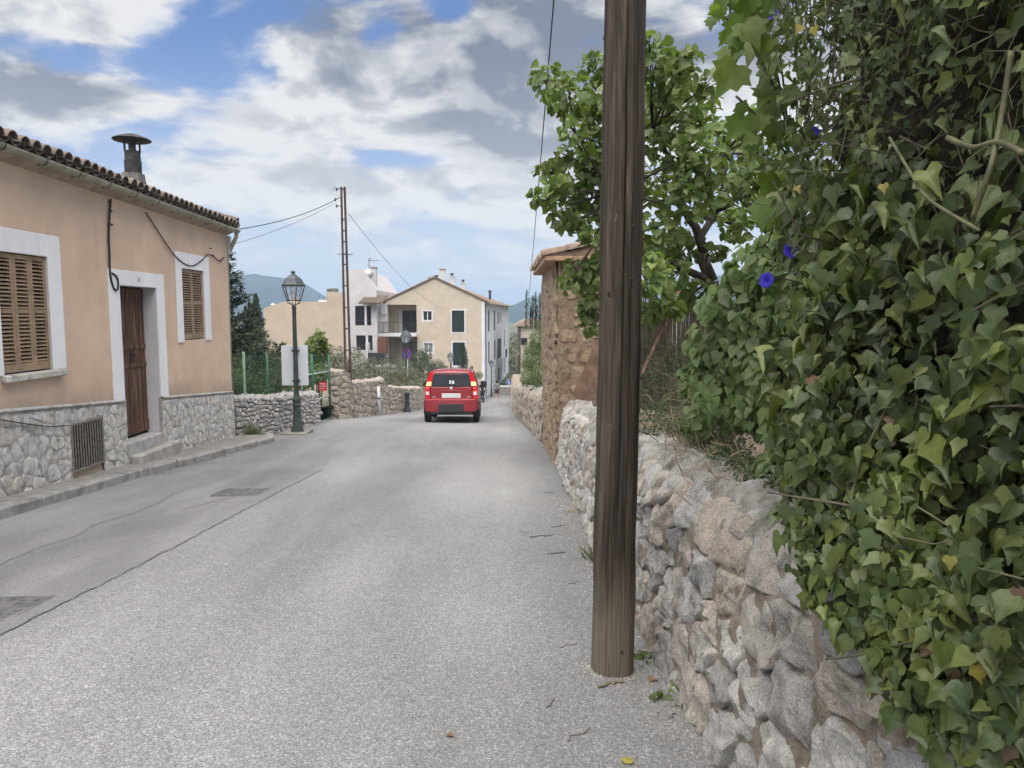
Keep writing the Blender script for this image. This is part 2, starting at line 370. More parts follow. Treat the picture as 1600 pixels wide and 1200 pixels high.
def mk_wood(name, c0, c1, c2, zs=0.06, scale=22, axis='z', bs=0.7, fade=None, fadecol=(0.3, 0.25, 0.2)):
    m, t, p = new_mat(name); v = pos(t)
    sc = (1, 1, zs) if axis == 'z' else ((1, zs, 1) if axis == 'y' else (zs, 1, 1))
    vv = scaled(t, v, sc)
    n = noise(vv, scale, 7, 0.65, t, 0.4); n2 = noise(vv, scale * 4, 5, 0.6, t)
    c = ramp(n, [(0.28, c0), (0.5, c1), (0.74, c2)], t)
    c = mixc(0.7, c, ramp(n2, [(0.3, 0.65), (0.7, 1.25)], t), t, 'MULTIPLY')
    if fade is not None:
        sx = t.nodes.new('ShaderNodeSeparateXYZ'); t.links.new(v, sx.inputs[0])
        h = mth('ADD', sx.outputs[2], mth('MULTIPLY', noise(vv, 9, 4, 0.6, t), 0.5, tree=t), tree=t)
        d = t.nodes.new('ShaderNodeMapRange'); d.interpolation_type = 'SMOOTHSTEP'; t.links.new(h, d.inputs[0]); d.inputs[1].default_value = fade + 0.45; d.inputs[2].default_value = fade - 0.05
        c = mixc(mth('MULTIPLY', d.outputs[0], 0.85, tree=t), c, mixc(0.9, fadecol, ramp(n2, [(0.3, 0.6), (0.7, 1.3)], t), t, 'MULTIPLY'), t)
    setc(t, p.inputs['Base Color'], c); p.inputs['Roughness'].default_value = 0.85; p.inputs['Specular IOR Level'].default_value = 0.25
    h = mth('ADD', n, mth('MULTIPLY', n2, 0.7, tree=t), tree=t)
    bump(t, p, h, bs, 0.012); return m
M_POLE = mk_wood('tarred_pole_wood', (0.020, 0.0155, 0.012), (0.056, 0.044, 0.034), (0.130, 0.105, 0.083), 0.05, 26, fade=0.18, fadecol=(0.175, 0.145, 0.108))
M_KNOT = plain('knot_wood', (0.045, 0.036, 0.029), 0.8, var=0.5, scale=60, bmp=0.6, bscale=120)
M_KNOTDARK = plain('knot_dark', (0.02, 0.015, 0.012), 0.9)
M_KNOTPALE = plain('knot_pale', (0.13, 0.10, 0.075), 0.85, var=0.4, scale=60)
M_DOOR = mk_wood('old_door_wood', (0.036, 0.019, 0.013), (0.105, 0.056, 0.036), (0.27, 0.175, 0.12), 0.07, 16)
M_SHUT = plain('shutter_ochre', (0.31, 0.215, 0.128), 0.6, var=0.16, scale=9, bmp=0.2, bscale=90, dirt=(0.13, 0.09, 0.05), dirt_amt=0.5)
M_DARK = plain('dark_gap', (0.015, 0.014, 0.013), 0.9, var=0.2)
M_GUTTER = plain('gutter_zinc', (0.30, 0.29, 0.215), 0.55, 0.0, var=0.22, scale=5, bmp=0.1, dirt=(0.16, 0.17, 0.12), dirt_amt=0.6)
M_STRAP = plain('strap_iron', (0.035, 0.03, 0.028), 0.7)
M_SOFFIT = plain('soffit_render', (0.36, 0.29, 0.23), 0.9, var=0.2, dirt=(0.2, 0.16, 0.13))
def mk_tile(name, cols):
    m, t, p = new_mat(name); v = pos(t)
    c = ramp(rnd_val(t), [(i / (len(cols) - 1), q) for i, q in enumerate(cols)], t)
    c = mixc(1.0, c, ramp(noise(v, 14, 7, 0.65, t), [(0.3, 0.6), (0.7, 1.3)], t), t, 'MULTIPLY')
    c = mixc(mth('MULTIPLY', smooth(noise(v, 7, 6, 0.7, t), 0.5, 0.64, t), 0.65, tree=t), c, (0.085, 0.08, 0.065), t)
    setc(t, p.inputs['Base Color'], c); p.inputs['Roughness'].default_value = 0.9
    bump(t, p, noise(v, 60, 5, 0.65, t), 0.6, 0.01); return m
M_TILE = mk_tile('roof_tile_clay', [(0.13, 0.095, 0.072), (0.20, 0.15, 0.115), (0.16, 0.13, 0.105), (0.23, 0.185, 0.15)])
M_TILE2 = mk_tile('roof_tile_weathered', [(0.25, 0.17, 0.115), (0.33, 0.24, 0.17), (0.28, 0.21, 0.16), (0.36, 0.28, 0.2)])
M_CABLE = plain('cable_black', (0.02, 0.02, 0.021), 0.6)
M_WIRE = plain('wire_grey', (0.10, 0.10, 0.105), 0.6)
M_IRONBAR = plain('painted_bar', (0.20, 0.18, 0.145), 0.6, var=0.3, scale=20)
M_CHIM = plain('chimney_block', (0.17, 0.16, 0.145), 0.95, var=0.4, scale=9, bmp=0.7, bscale=50)
M_CHIMMETAL = plain('chimney_iron', (0.045, 0.043, 0.042), 0.7, var=0.4, scale=12, bmp=0.2, dirt=(0.10, 0.07, 0.05))
M_GREENLAMP = plain('lamp_green_iron', (0.038, 0.055, 0.045), 0.45, var=0.25, scale=10, bmp=0.1, dirt=(0.10, 0.105, 0.085), dirt_amt=0.5)
M_LAMPDARK = plain('lamp_dark_iron', (0.028, 0.034, 0.036), 0.5, var=0.2)
M_LAMPROOF = plain('lamp_roof', (0.075, 0.085, 0.088), 0.45, var=0.25, scale=18)
def mk_glass(name, col, alpha, rough=0.08):
    m, t, p = new_mat(name); v = pos(t)
    setc(t, p.inputs['Base Color'], mixc(smooth(noise(v, 5, 5, 0.6, t), 0.35, 0.7, t), col, tuple(min(1, q * 1.25) for q in col), t))
    p.inputs['Roughness'].default_value = rough; p.inputs['Alpha'].default_value = alpha; p.inputs['Specular IOR Level'].default_value = 0.6
    return m
M_LAMPGLASS = mk_glass('lamp_glass', (0.55, 0.60, 0.68), 0.35)
M_WINGLASS = mk_glass('window_glass', (0.022, 0.026, 0.032), 1.0, 0.07)
M_CURTAIN = mk_glass('curtained_glass', (0.20, 0.25, 0.23), 1.0, 0.12)
M_FRAME = plain('window_frame_dark', (0.04, 0.043, 0.048), 0.5, var=0.15)
M_FRAMEW = plain('window_frame_white', (0.66, 0.67, 0.68), 0.5, var=0.06)
M_SHUTG = plain('shutter_dark_green', (0.017, 0.032, 0.031), 0.55, var=0.2, scale=6)
M_RAIL = plain('railing_iron', (0.04, 0.04, 0.042), 0.5)
M_SIGNW = plain('sign_white_back', (0.66, 0.68, 0.72), 0.45, var=0.05, scale=3, bmp=0.03, dirt=(0.5, 0.5, 0.5), dirt_amt=0.3)
M_GREENF = plain('fence_green_paint', (0.035, 0.105, 0.062), 0.5, var=0.25, scale=8)
M_GREENP = plain('fence_post_pale', (0.20, 0.30, 0.24), 0.6, var=0.25, scale=8)
M_RAILP = plain('gate_rail_pale', (0.42, 0.55, 0.47), 0.55, var=0.2)
M_REDSIGN = plain('red_notice', (0.55, 0.04, 0.05), 0.5, var=0.1)
M_WHITEP = plain('white_paint', (0.70, 0.70, 0.71), 0.6, var=0.08)
M_RUST = plain('rusty_steel', (0.062, 0.038, 0.029), 0.75, var=0.4, scale=6, bmp=0.3, dirt=(0.11, 0.06, 0.038), dirt_amt=0.5)
M_RUST2 = plain('rusty_sheet', (0.17, 0.105, 0.07), 0.8, var=0.35, scale=5, bmp=0.4, dirt=(0.10, 0.06, 0.04), dirt_amt=0.6)
M_INSUL = plain('insulator', (0.05, 0.055, 0.06), 0.3)
M_PIPE = plain('white_pipe', (0.62, 0.62, 0.63), 0.5, var=0.1, dirt=(0.4, 0.38, 0.34))
M_BLUE = plain('sign_blue', (0.03, 0.07, 0.36), 0.45, var=0.08)
M_REDP = plain('sign_red', (0.5, 0.03, 0.04), 0.45, var=0.08)
M_CAST = plain('cast_iron_cover', (0.135, 0.132, 0.13), 0.7, 0.3, var=0.3, scale=15, bmp=0.6, bscale=40)
M_REED = mk_wood('reed_cane', (0.035, 0.028, 0.022), (0.085, 0.066, 0.048), (0.16, 0.125, 0.09), 0.1, 30)
M_TWIG = plain('dry_twig', (0.30, 0.235, 0.165), 0.85, var=0.45, scale=20)
M_TWIGD = plain('dark_twig', (0.11, 0.088, 0.065), 0.9, var=0.4, scale=20)
M_BARK = mk_wood('tree_bark', (0.022, 0.018, 0.014), (0.055, 0.045, 0.036), (0.11, 0.09, 0.07), 0.2, 18)
M_STEMG = plain('green_stem', (0.105, 0.105, 0.050), 0.7, var=0.35, scale=20)

def mk_leaf(name, cols, trans=0.35, rough=0.45, spec=0.35, tcol=(1.25, 1.35, 0.55)):
    m, t, p = new_mat(name); r = rnd_val(t); v = pos(t)
    c = ramp(r, [(i / (len(cols) - 1), q) for i, q in enumerate(cols)], t)
    c = mixc(1.0, c, ramp(noise(v, 2.4, 5, 0.65, t), [(0.3, 0.60), (0.5, 1.0), (0.7, 1.42)], t), t, 'MULTIPLY')
    c = mixc(0.6, c, ramp(noise(v, 60, 3, 0.6, t), [(0.3, 0.75), (0.7, 1.25)], t), t, 'MULTIPLY')
    setc(t, p.inputs['Base Color'], c); p.inputs['Roughness'].default_value = rough; p.inputs['Specular IOR Level'].default_value = spec
    bump(t, p, noise(v, 120, 3, 0.6, t), 0.25, 0.004)
    tr = t.nodes.new('ShaderNodeBsdfTranslucent'); t.links.new(mixc(1.0, c, tcol, t, 'MULTIPLY'), tr.inputs[0])
    mx = t.nodes.new('ShaderNodeMixShader'); mx.inputs[0].default_value = trans
    o = t.nodes['Material Output']; t.links.new(p.outputs[0], mx.inputs[1]); t.links.new(tr.outputs[0], mx.inputs[2]); t.links.new(mx.outputs[0], o.inputs[0]); return m
M_IVY = mk_leaf('ivy_leaf', [(0.045, 0.070, 0.020), (0.082, 0.116, 0.032), (0.058, 0.088, 0.030), (0.115, 0.152, 0.038), (0.068, 0.098, 0.040), (0.145, 0.180, 0.042), (0.042, 0.066, 0.022), (0.18, 0.21, 0.055), (0.056, 0.086, 0.036)], 0.24, 0.38, 0.4)
M_IVYY = mk_leaf('ivy_yellow', [(0.42, 0.33, 0.06), (0.36, 0.30, 0.07), (0.30, 0.28, 0.08)], 0.3)
M_IVYB = mk_leaf('ivy_brown', [(0.20, 0.12, 0.07), (0.27, 0.17, 0.10), (0.16, 0.11, 0.075)], 0.15, 0.7)
M_VINE = mk_leaf('bindweed_leaf', [(0.080, 0.122, 0.040), (0.120, 0.170, 0.052), (0.095, 0.140, 0.050), (0.150, 0.205, 0.062)], 0.35)
M_BIGV = mk_leaf('broad_vine_leaf', [(0.11, 0.165, 0.028), (0.155, 0.22, 0.040), (0.12, 0.175, 0.045)], 0.5)
M_TREE = mk_leaf('tree_leaf', [(0.085, 0.130, 0.040), (0.145, 0.200, 0.058), (0.110, 0.160, 0.052), (0.200, 0.250, 0.080), (0.120, 0.170, 0.048)], 0.36, 0.42, 0.4)
M_SHRUB = mk_leaf('shrub_leaf', [(0.062, 0.092, 0.042), (0.095, 0.125, 0.055), (0.078, 0.110, 0.056), (0.12, 0.145, 0.07)], 0.25, 0.5)
M_OLIVE = mk_leaf('olive_leaf', [(0.085, 0.095, 0.060), (0.125, 0.135, 0.085), (0.10, 0.115, 0.065), (0.15, 0.16, 0.10)], 0.2, 0.5)
M_CONIF = mk_leaf('conifer_needle', [(0.028, 0.045, 0.026), (0.045, 0.066, 0.034), (0.036, 0.056, 0.030), (0.060, 0.082, 0.040)], 0.12, 0.6)
M_GREENB = mk_leaf('bright_bush_leaf', [(0.070, 0.115, 0.035), (0.105, 0.155, 0.050), (0.085, 0.130, 0.045)], 0.3, 0.5)
M_GRASS = mk_leaf('grass_blade', [(0.09, 0.12, 0.045), (0.13, 0.15, 0.06), (0.22, 0.19, 0.10)], 0.25, 0.6)
M_STRAW = mk_leaf('dry_straw', [(0.26, 0.205, 0.13), (0.34, 0.27, 0.175), (0.19, 0.145, 0.09)], 0.15, 0.8)
M_FLOWER = mk_leaf('flower_violet_blue', [(0.075, 0.055, 0.62), (0.11, 0.075, 0.70)], 0.35, 0.5, 0.2, (1.1, 1.0, 1.2))
M_FTUBE = mk_leaf('flower_tube', [(0.5, 0.32, 0.5), (0.55, 0.36, 0.5)], 0.3)
def mk_hill():
    m, t, p = new_mat('wooded_hill'); v = pos(t)
    c = mixc(smooth(noise(v, 0.06, 6, 0.7, t), 0.35, 0.65, t), (0.018, 0.030, 0.016), (0.055, 0.070, 0.034), t)
    c = mixc(mth('MULTIPLY', smooth(noise(v, 0.008, 6, 0.65, t), 0.55, 0.68, t), 0.4, tree=t), c, (0.13, 0.115, 0.075), t)
    setc(t, p.inputs['Base Color'], c); p.inputs['Roughness'].default_value = 0.95; p.inputs['Specular IOR Level'].default_value = 0.1
    bump(t, p, noise(v, 0.12, 5, 0.7, t), 1.0, 6.0); return m
M_HILL = mk_hill()
def mk_paint(name, col, coat=0.6):
    m, t, p = new_mat(name); v = coords(t)
    c = mixc(mth('MULTIPLY', smooth(noise(v, 6, 6, 0.65, t), 0.5, 0.75, t), 0.25, tree=t), col, tuple(q * 0.75 + 0.02 for q in col), t)
    setc(t, p.inputs['Base Color'], c); p.inputs['Roughness'].default_value = 0.38; p.inputs['Coat Weight'].default_value = coat; p.inputs['Coat Roughness'].default_value = 0.08; return m
M_CARRED = mk_paint('car_red_paint', (0.235, 0.012, 0.020))
M_CARBLK = plain('car_black_plastic', (0.024, 0.025, 0.028), 0.6, var=0.2, scale=12)
M_TYRE = plain('tyre_rubber', (0.018, 0.018, 0.019), 0.85, var=0.2)
M_RIM = plain('wheel_rim', (0.35, 0.35, 0.36), 0.35, 0.8, var=0.1)
M_CARGLASS = mk_glass('car_glass', (0.020, 0.030, 0.034), 0.80, 0.04)
M_LIGHTRED = mk_glass('tail_lamp_red', (0.50, 0.012, 0.018), 1.0, 0.12)
M_LIGHTCLR = mk_glass('tail_lamp_clear', (0.62, 0.52, 0.50), 1.0, 0.12)
def mk_emit(name, col, s):
    m, t, p = new_mat(name); v = pos(t)
    setc(t, p.inputs['Base Color'], (0.5, 0.05, 0.02)); setc(t, p.inputs['Emission Color'], mixc(smooth(noise(v, 30, 2, 0.5, t), 0.3, 0.7, t), col, tuple(q * 0.8 for q in col), t)); p.inputs['Emission Strength'].default_value = s; return m
M_LIGHTON = mk_emit('tail_lamp_lit', (1.0, 0.32, 0.10), 1.5)
M_PLATE = plain('number_plate', (0.55, 0.55, 0.54), 0.5, var=0.08)
M_SILVER = plain('badge_silver', (0.6, 0.6, 0.62), 0.3, 0.8, var=0.05)
M_SKIN = plain('skin', (0.36, 0.22, 0.155), 0.6, var=0.1)
M_SHIRT = plain('shirt_grey', (0.16, 0.165, 0.155), 0.9, var=0.15, scale=15)
M_SHORTS = plain('shorts_dark', (0.025, 0.026, 0.03), 0.9, var=0.2, scale=15)
M_HAIR = plain('hair_dark', (0.02, 0.016, 0.013), 0.8, var=0.3)
M_SHOE = plain('shoe_white', (0.6, 0.6, 0.6), 0.6)
# ------------------------------------------------------------------ the sloping street
_GY = [-60, 22, 30, 40, 50, 60, 66, 72, 80, 200]; _GZ = [4.32, -1.584, -2.33, -3.36, -4.48, -5.68, -6.25, -6.50, -6.58, -6.9]
def gz(Y): return float(np.mean(np.interp([Y - 3, Y - 1.5, Y, Y + 1.5, Y + 3], _GY, _GZ)))
_WY = [-6, 0, 2.75, 4.3, 7, 12, 16, 21.7, 27, 45, 60, 76]; _WX = [1.25, 1.02, .93, .86, .86, .93, .86, .62, .50, .62, .8, 1.3]
def wx(Y): return float(np.interp(Y, _WY, _WX))            # foot of the wall on the right
_LY = [-6, 7.75, 10.6, 13.5, 15.9, 18, 21.6, 24, 26.3, 28.5, 31, 40, 55, 62, 68.5]; _LX = [-5.5, -5.34, -5.30, -5.12, -4.92, -5.55, -5.3, -4.95, -4.25, -3.75, -3.45, -4.2, -4.0, -3.2, -1.7]
def lx(Y): return float(np.interp(Y, _LY, _LX))            # left edge of the carriageway
def rz_road(X, Y): return gz(Y) - 0.012 * abs(X + 2.0) + 0.010 * fbm(X * 0.5, Y * 0.25, 3.0, 3)

# terrain reaching the horizon
def terr(x, y):
    base = gz(max(min(y, 190), -55)) - 0.12
    if y > 190: base -= 0.002 * min(y - 190, 1500)
    d = math.hypot(x, y)
    if x > 2: base += 0.0
    if x < -7 and 14 < y < 60: base += -0.02 * min(-7 - x, 20)
    return (x, y, base + (2.5 * fbm(x * 0.004, y * 0.004, 1.0, 3) - 2.0 if d > 260 else 0))
def spread(a, n0, n1, far): return sorted(set([round(q, 3) for q in list(np.linspace(-a, a, n0)) + list(np.geomspace(a, far, n1)) + list(-np.geomspace(a, far, n1))]))
tag(link('ground', grid_mesh('ground', terr, spread(60, 41, 14, 3400), spread(90, 121, 14, 3400), M_FIELD)), kind='structure')

def strip(name, f0, f1, Y0, Y1, dy, nx, mat, lift, zf=None):
    ys = np.arange(Y0, Y1 + 1e-6, dy)
    def fn(y, s):
        x = f0(y) * (1 - s) + f1(y) * s; return (x, y, (zf or rz_road)(x, y) + lift)
    return tag(link(name, grid_mesh(name, fn, ys, np.linspace(0, 1, nx), mat)), kind='structure')
strip('road', lambda y: lx(y) - 0.6, lambda y: wx(y) + 0.45, -8, 80, 0.4, 24, M_ROAD, 0.0)
tag(link('cross_street', grid_mesh('cross_street', lambda x, y: (x, y, gz(y) - 0.03), np.linspace(-1.9, 26, 20), np.linspace(66.5, 72.5, 8), M_ROAD)), kind='structure')
# the older, smoother strip along the left kerb, with cracks along its seam
def seam(y): return -3.02 + 0.035 * (y - 4.35) + 0.05 * fbm(0, y * 0.7, 9.0, 4) + 0.10 * fbm(4, y * 0.12, 2.0, 2)
sh_ = strip('road_shoulder', lambda y: lx(y) - 0.4, seam, -4, 11.5, 0.12, 10, M_SHOULD, 0.004)
def crack_strip(name, pts, wd, parent, lift=0.008):
    V = []; F = []
    for i, (x, y) in enumerate(pts):
        a = pts[min(i + 1, len(pts) - 1)]; b = pts[max(i - 1, 0)]; dx, dy = a[0] - b[0], a[1] - b[1]; l = math.hypot(dx, dy) or 1
        ww = wd * (0.5 + 0.9 * abs(fbm(x * 9, y * 9, 5, 2)) + 0.2 * random.random()); ox, oy = -dy / l * ww, dx / l * ww
        for s in (-1, 1):
            px, py = x + s * ox, y + s * oy; V.append((px, py, rz_road(px, py) + lift))
    F = [(2*i, 2*i+1, 2*i+3, 2*i+2) for i in range(len(pts) - 1)]
    return link(name, np_mesh(name, V, F, M_CRACK), parent)
crack_strip('crack', [(seam(y) + 0.012 * math.sin(y * 23) + 0.02 * fbm(1, y * 4, 3, 3), y) for y in np.arange(2.0, 11.4, 0.03)], 0.005, sh_)
crack_strip('crack', [(-4.05 - 0.02 * (y - 5) + 0.09 * fbm(3, y * 0.9, 6, 4) + 0.015 * fbm(7, y * 7, 1, 2), y) for y in np.arange(3.0, 9.6, 0.04)], 0.005, sh_)
crack_strip('crack', [(-3.6 + 0.3 * (y - 8.2) + 0.05 * fbm(3, y * 3, 6, 4), y) for y in np.arange(8.2, 9.3, 0.04)], 0.006, sh_)
# pavement in front of the house: wall foot to a rough kerb
PAVX = -5.83
def kx(y): return lx(y) if y < 15.9 else float(np.interp(y, [15.9, 16.6, 17.3], [-4.92, -5.15, -5.9]))
def pav_z(x, y): return gz(y) + 0.095 - 0.02 * (x + 5.8)
pv = strip('pavement', lambda y: PAVX, lambda y: kx(y) - 0.17, -4, 16.9, 0.3, 5, M_CONC, 0.0, lambda x, y: pav_z(x, y) + 0.008 * fbm(x * 2, y * 2, 0, 3))
ky = -4.0
while ky < 16.4:                                           # kerb stones, each its own piece
    ln = random.uniform(0.9, 1.9); y0, y1 = ky + 0.008, min(ky + ln, 16.9) - 0.008
    b = MB(); n = 5; j = random.uniform(-0.012, 0.012); rows = []
    for i in range(n + 1):
        y = y0 + (y1 - y0) * i / n; x = kx(y) + j; zt = pav_z(x - 0.1, y) + 0.012 + 0.016 * fbm(y * 5, 2, 1, 3); e = 0.030 * fbm(y * 7, 5, 3, 3)
        rows.append([(x - 0.17, y, zt - 0.25), (x - 0.17, y, zt), (x - 0.035, y, zt - 0.002), (x - 0.006 + e, y, zt - 0.028), (x + 0.012 + e, y, gz(y) - 0.2)])
    for i in range(n): 
        for k in range(4): b.quad(rows[i][k], rows[i][k+1], rows[i+1][k+1], rows[i+1][k])
    b.add(rows[0], [(0, 1, 2, 3, 4)]); b.add(rows[-1], [(4, 3, 2, 1, 0)])
    b.build('kerb_stone', M_KERB, pv, smooth=R_(35)); ky += ln

# garden behind the wall on the right, level with the top of the wall
def garden(x, y): return (x, y, gz(y) + 0.90 + 0.22 * min(max(x - 1.2, 0), 3) * 0.5 + 0.06 * fbm(x * 1.5, y * 1.5, 4, 3))
tag(link('garden_soil', grid_mesh('garden_soil', lambda y, s: garden(wx(y) + 0.40 + s * 14, y), np.arange(-6, 60, 0.4), np.linspace(0, 1, 40), M_SOIL)), kind='structure')
# ground behind the walls on the left
def lgarden(y, s):
    x = float(np.interp(y, [16, 21.7, 24, 31, 62], [-5.9, -5.5, -5.2, -3.9, -4.6])) - 0.12 - s * 30
    return (x, y, gz(y) + 0.35 + 0.15 * fbm(x * 0.6, y * 0.6, 8, 3) - 0.02 * s * 30)
tag(link('allotment_soil', grid_mesh('allotment_soil', lgarden, np.arange(16, 62, 0.8), np.linspace(0, 1, 30), M_SOIL)), kind='structure')

# wooded hills beyond the village
def hill(name, pts, Y, depth, seed, base=-25):
    """ridge line through measured bearings (px, py) at distance Y"""
    P = [at(px, py, Y) for px, py in pts]; xs = [p.x for p in P]; zs = [p.z for p in P]
    us = np.linspace(xs[0], xs[-1], 330)
    def fn(x, s):
        top = float(np.interp(x, xs, zs)); prof = 1 - abs(s) ** 1.4
        z = base + (top - base) * prof
        z += (5.0 * fbm(x * 0.006, s * 3, seed, 5) + 2.0 * fbm(x * 0.05, s * 18, seed, 4)) * (0.25 + 0.75 * prof) * (1 if abs(s) < 0.98 else 0)
        z += 2.6 * max(0, fbm(x * 0.16, s * 60, seed + 5, 3)) * prof
        return (x, Y + s * depth * (1 if s < 0 else 0.7), z)
    tag(link(name, grid_mesh(name, fn, us, np.concatenate([np.linspace(-1, 0, 60), np.linspace(0.03, 1, 14)]), M_HILL)), kind='structure')
hill('hill', [(-900, 520), (-300, 470), (100, 440), (300, 432), (350, 430), (400, 427), (430, 432), (470, 442), (500, 462), (560, 482), (640, 500), (760, 505)], 1700, 700, 2.0)
hill('hill', [(560, 520), (700, 500), (780, 484), (800, 478), (830, 466), (860, 458), (950, 446), (1100, 430), (1400, 440), (1900, 470)], 1500, 600, 5.0)

# ------------------------------------------------------------------ rubble stones
def clip(poly, px, py, nx, ny):
    """keep the side of the line through (px,py) where dot(normal) <= 0"""
    out = []; n = len(poly)
    for i in range(n):
        a, b = poly[i], poly[(i + 1) % n]
        da = (a[0]-px)*nx + (a[1]-py)*ny; db = (b[0]-px)*nx + (b[1]-py)*ny
        if da <= 0: out.append(a)
        if (da < 0) != (db < 0) and da != db:
            k = da / (da - db); out.append((a[0]+(b[0]-a[0])*k, a[1]+(b[1]-a[1])*k))
    return out
def cells(U, V, su, sv, seed, holes=(), jit=0.48, skew=0.5):
    """stone-like cells on [0,U]x[0,V]; su, sv: typical size (sv may be a function of u)"""
    r = random.Random(seed); pts = []
    nr = max(1, round(V / sv)); 
    for j in range(nr):
        u = -su * r.random()
        while u < U + su:
            k = r.uniform(0.5, 1.8); pts.append((u + k * su * 0.5, (j + 0.5 + r.uniform(-jit, jit)) * V / nr)); u += k * su
    pts = [p for p in pts if -su < p[0] < U + su and not any(h[0] < p[0] < h[2] and h[1] < p[1] < h[3] for h in holes)]
    A = np.array(pts); q = su / sv; out = []
    for i, (x, y) in enumerate(pts):
        if not (0 <= x <= U): continue
        d = (A[:, 0] - x) ** 2 + ((A[:, 1] - y) * q) ** 2
        idx = np.argsort(d)[1:18]; poly = [(max(0, x - su * 1.6), max(0, y - sv * 1.6)), (min(U, x + su * 1.6), max(0, y - sv * 1.6)), (min(U, x + su * 1.6), min(V, y + sv * 1.6)), (max(0, x - su * 1.6), min(V, y + sv * 1.6))]
        for k in idx:
            ox, oy = A[k]; mx, my = (x + ox) / 2, (y + oy) / 2
            poly = clip(poly, mx, my, (ox - x), (oy - y) * q * q)
            if len(poly) < 3: break
        for h in holes:
            hx, hy = (h[0] + h[2]) / 2, (h[1] + h[3]) / 2
            if len(poly) >= 3 and h[0] - su * 1.6 < x < h[2] + su * 1.6 and h[1] - sv * 1.6 < y < h[3] + sv * 1.6:
                if x <= h[0]: poly = clip(poly, h[0], hy, 1, 0)
                elif x >= h[2]: poly = clip(poly, h[2], hy, -1, 0)
                elif y <= h[1]: poly = clip(poly, hx, h[1], 0, 1)
                else: poly = clip(poly, hx, h[3], 0, -1)
        if len(poly) >= 3: out.append(poly)
    return out
def stone_mesh(poly, fn, gap, H, n, seed, rings=3, rough=0.012, sink=0.08, round_=1):
    """one stone on a surface: fn(u, v, h) gives the point h in front of the surface"""
    P = np.array(poly); c = P.mean(0)
    for _ in range(round_):                                   # round the corners
        Q = []
        for i in range(len(P)):
            a, b = P[i], P[(i + 1) % len(P)]; Q += [a * 0.82 + b * 0.18, a * 0.18 + b * 0.82]
        P = np.array(Q)
    seg = np.linalg.norm(np.roll(P, -1, 0) - P, axis=1); cum = np.concatenate([[0], np.cumsum(seg)]); L_ = cum[-1]
    if L_ < 0.05: return None
    PP = np.vstack([P, P[:1]]); s = np.linspace(0, L_, n, endpoint=False)
    P = np.stack([np.interp(s, cum, PP[:, 0]), np.interp(s, cum, PP[:, 1])], 1)
    d = P - c; ln = np.linalg.norm(d, axis=1, keepdims=True) + 1e-9
    P = c + d * np.clip((ln - gap) / ln, 0.3, 1); size = float(ln.mean())
    tilt = (random.uniform(-.3, .3), random.uniform(-.3, .3)); planes = [(random.uniform(0, 6.28), random.uniform(.2, .8), random.uniform(1.0, 1.2)) for _ in range(4)]
    prof = {2: [(1.0, -1), (0.97, 0.72), (0.6, 1.0)], 3: [(1.0, -1), (0.995, 0.5), (0.93, 0.92), (0.55, 1.0)], 4: [(1.0, -1), (1.0, 0.30), (0.97, 0.74), (0.88, 0.96), (0.64, 1.0), (0.34, 1.0)]}[rings]
    V = []
    for (k, h) in prof:
        for q in (c + (P - c) * k):
            fc = min([1 + tilt[0] * (q[0]-c[0]) / size + tilt[1] * (q[1]-c[1]) / size] + [o_ - g_ * max(0, (math.cos(a_) * (q[0]-c[0]) + math.sin(a_) * (q[1]-c[1])) / size - .1) for a_, g_, o_ in planes])
            hh = -sink if h < 0 else h * H * max(fc, .25) + rough * 2.0 * fbm(q[0] * 9 / (size * 8), q[1] * 9 / (size * 8), seed, 4)
            jr = 1 + (0.13 * fbm(q[0] * 1.8 / size, q[1] * 1.8 / size, seed + 3, 4) if h >= 0 else 0)
            V.append(fn(c[0] + (q[0]-c[0]) * jr, c[1] + (q[1]-c[1]) * jr, hh))
    V.append(fn(c[0], c[1], H * 0.98 + rough * fbm(seed, 1, 2, 3)))
    F = []; R = len(prof)
    b = MB()
    for i in range(R - 1):
        for k in range(n): k2 = (k + 1) % n; F.append((i*n+k, i*n+k2, (i+1)*n+k2, (i+1)*n+k))
    for k in range(n): F.append(((R-1)*n+k, (R-1)*n+(k+1) % n, R*n))
    b.add(V, F); return b
def lay_stones(parent, polys, fn, mat, gap, H, n, rings, rough=0.012, sink=0.08, limit=300, name='stone', key=None):
    """300 largest stones as parts, any rest as one stuff part"""
    if key: polys = sorted(polys, key=key)
    rest = MB(); cnt = 0
    for i, po in enumerate(polys):
        h = H * random.uniform(0.6, 1.35)
        b = stone_mesh(po, fn, gap * random.uniform(.6, 2.0), h, n, i * 1.37, rings, rough, sink)
        if b is None: continue
        if cnt < limit: b.build(name, mat, parent, smooth=R_(33), recalc=False); cnt += 1
        else: rest.add(b.v, b.f)
    if rest.f: tag(rest.build(name + 's_small', mat, parent, smooth=R_(33), recalc=False), kind='stuff')
    return cnt

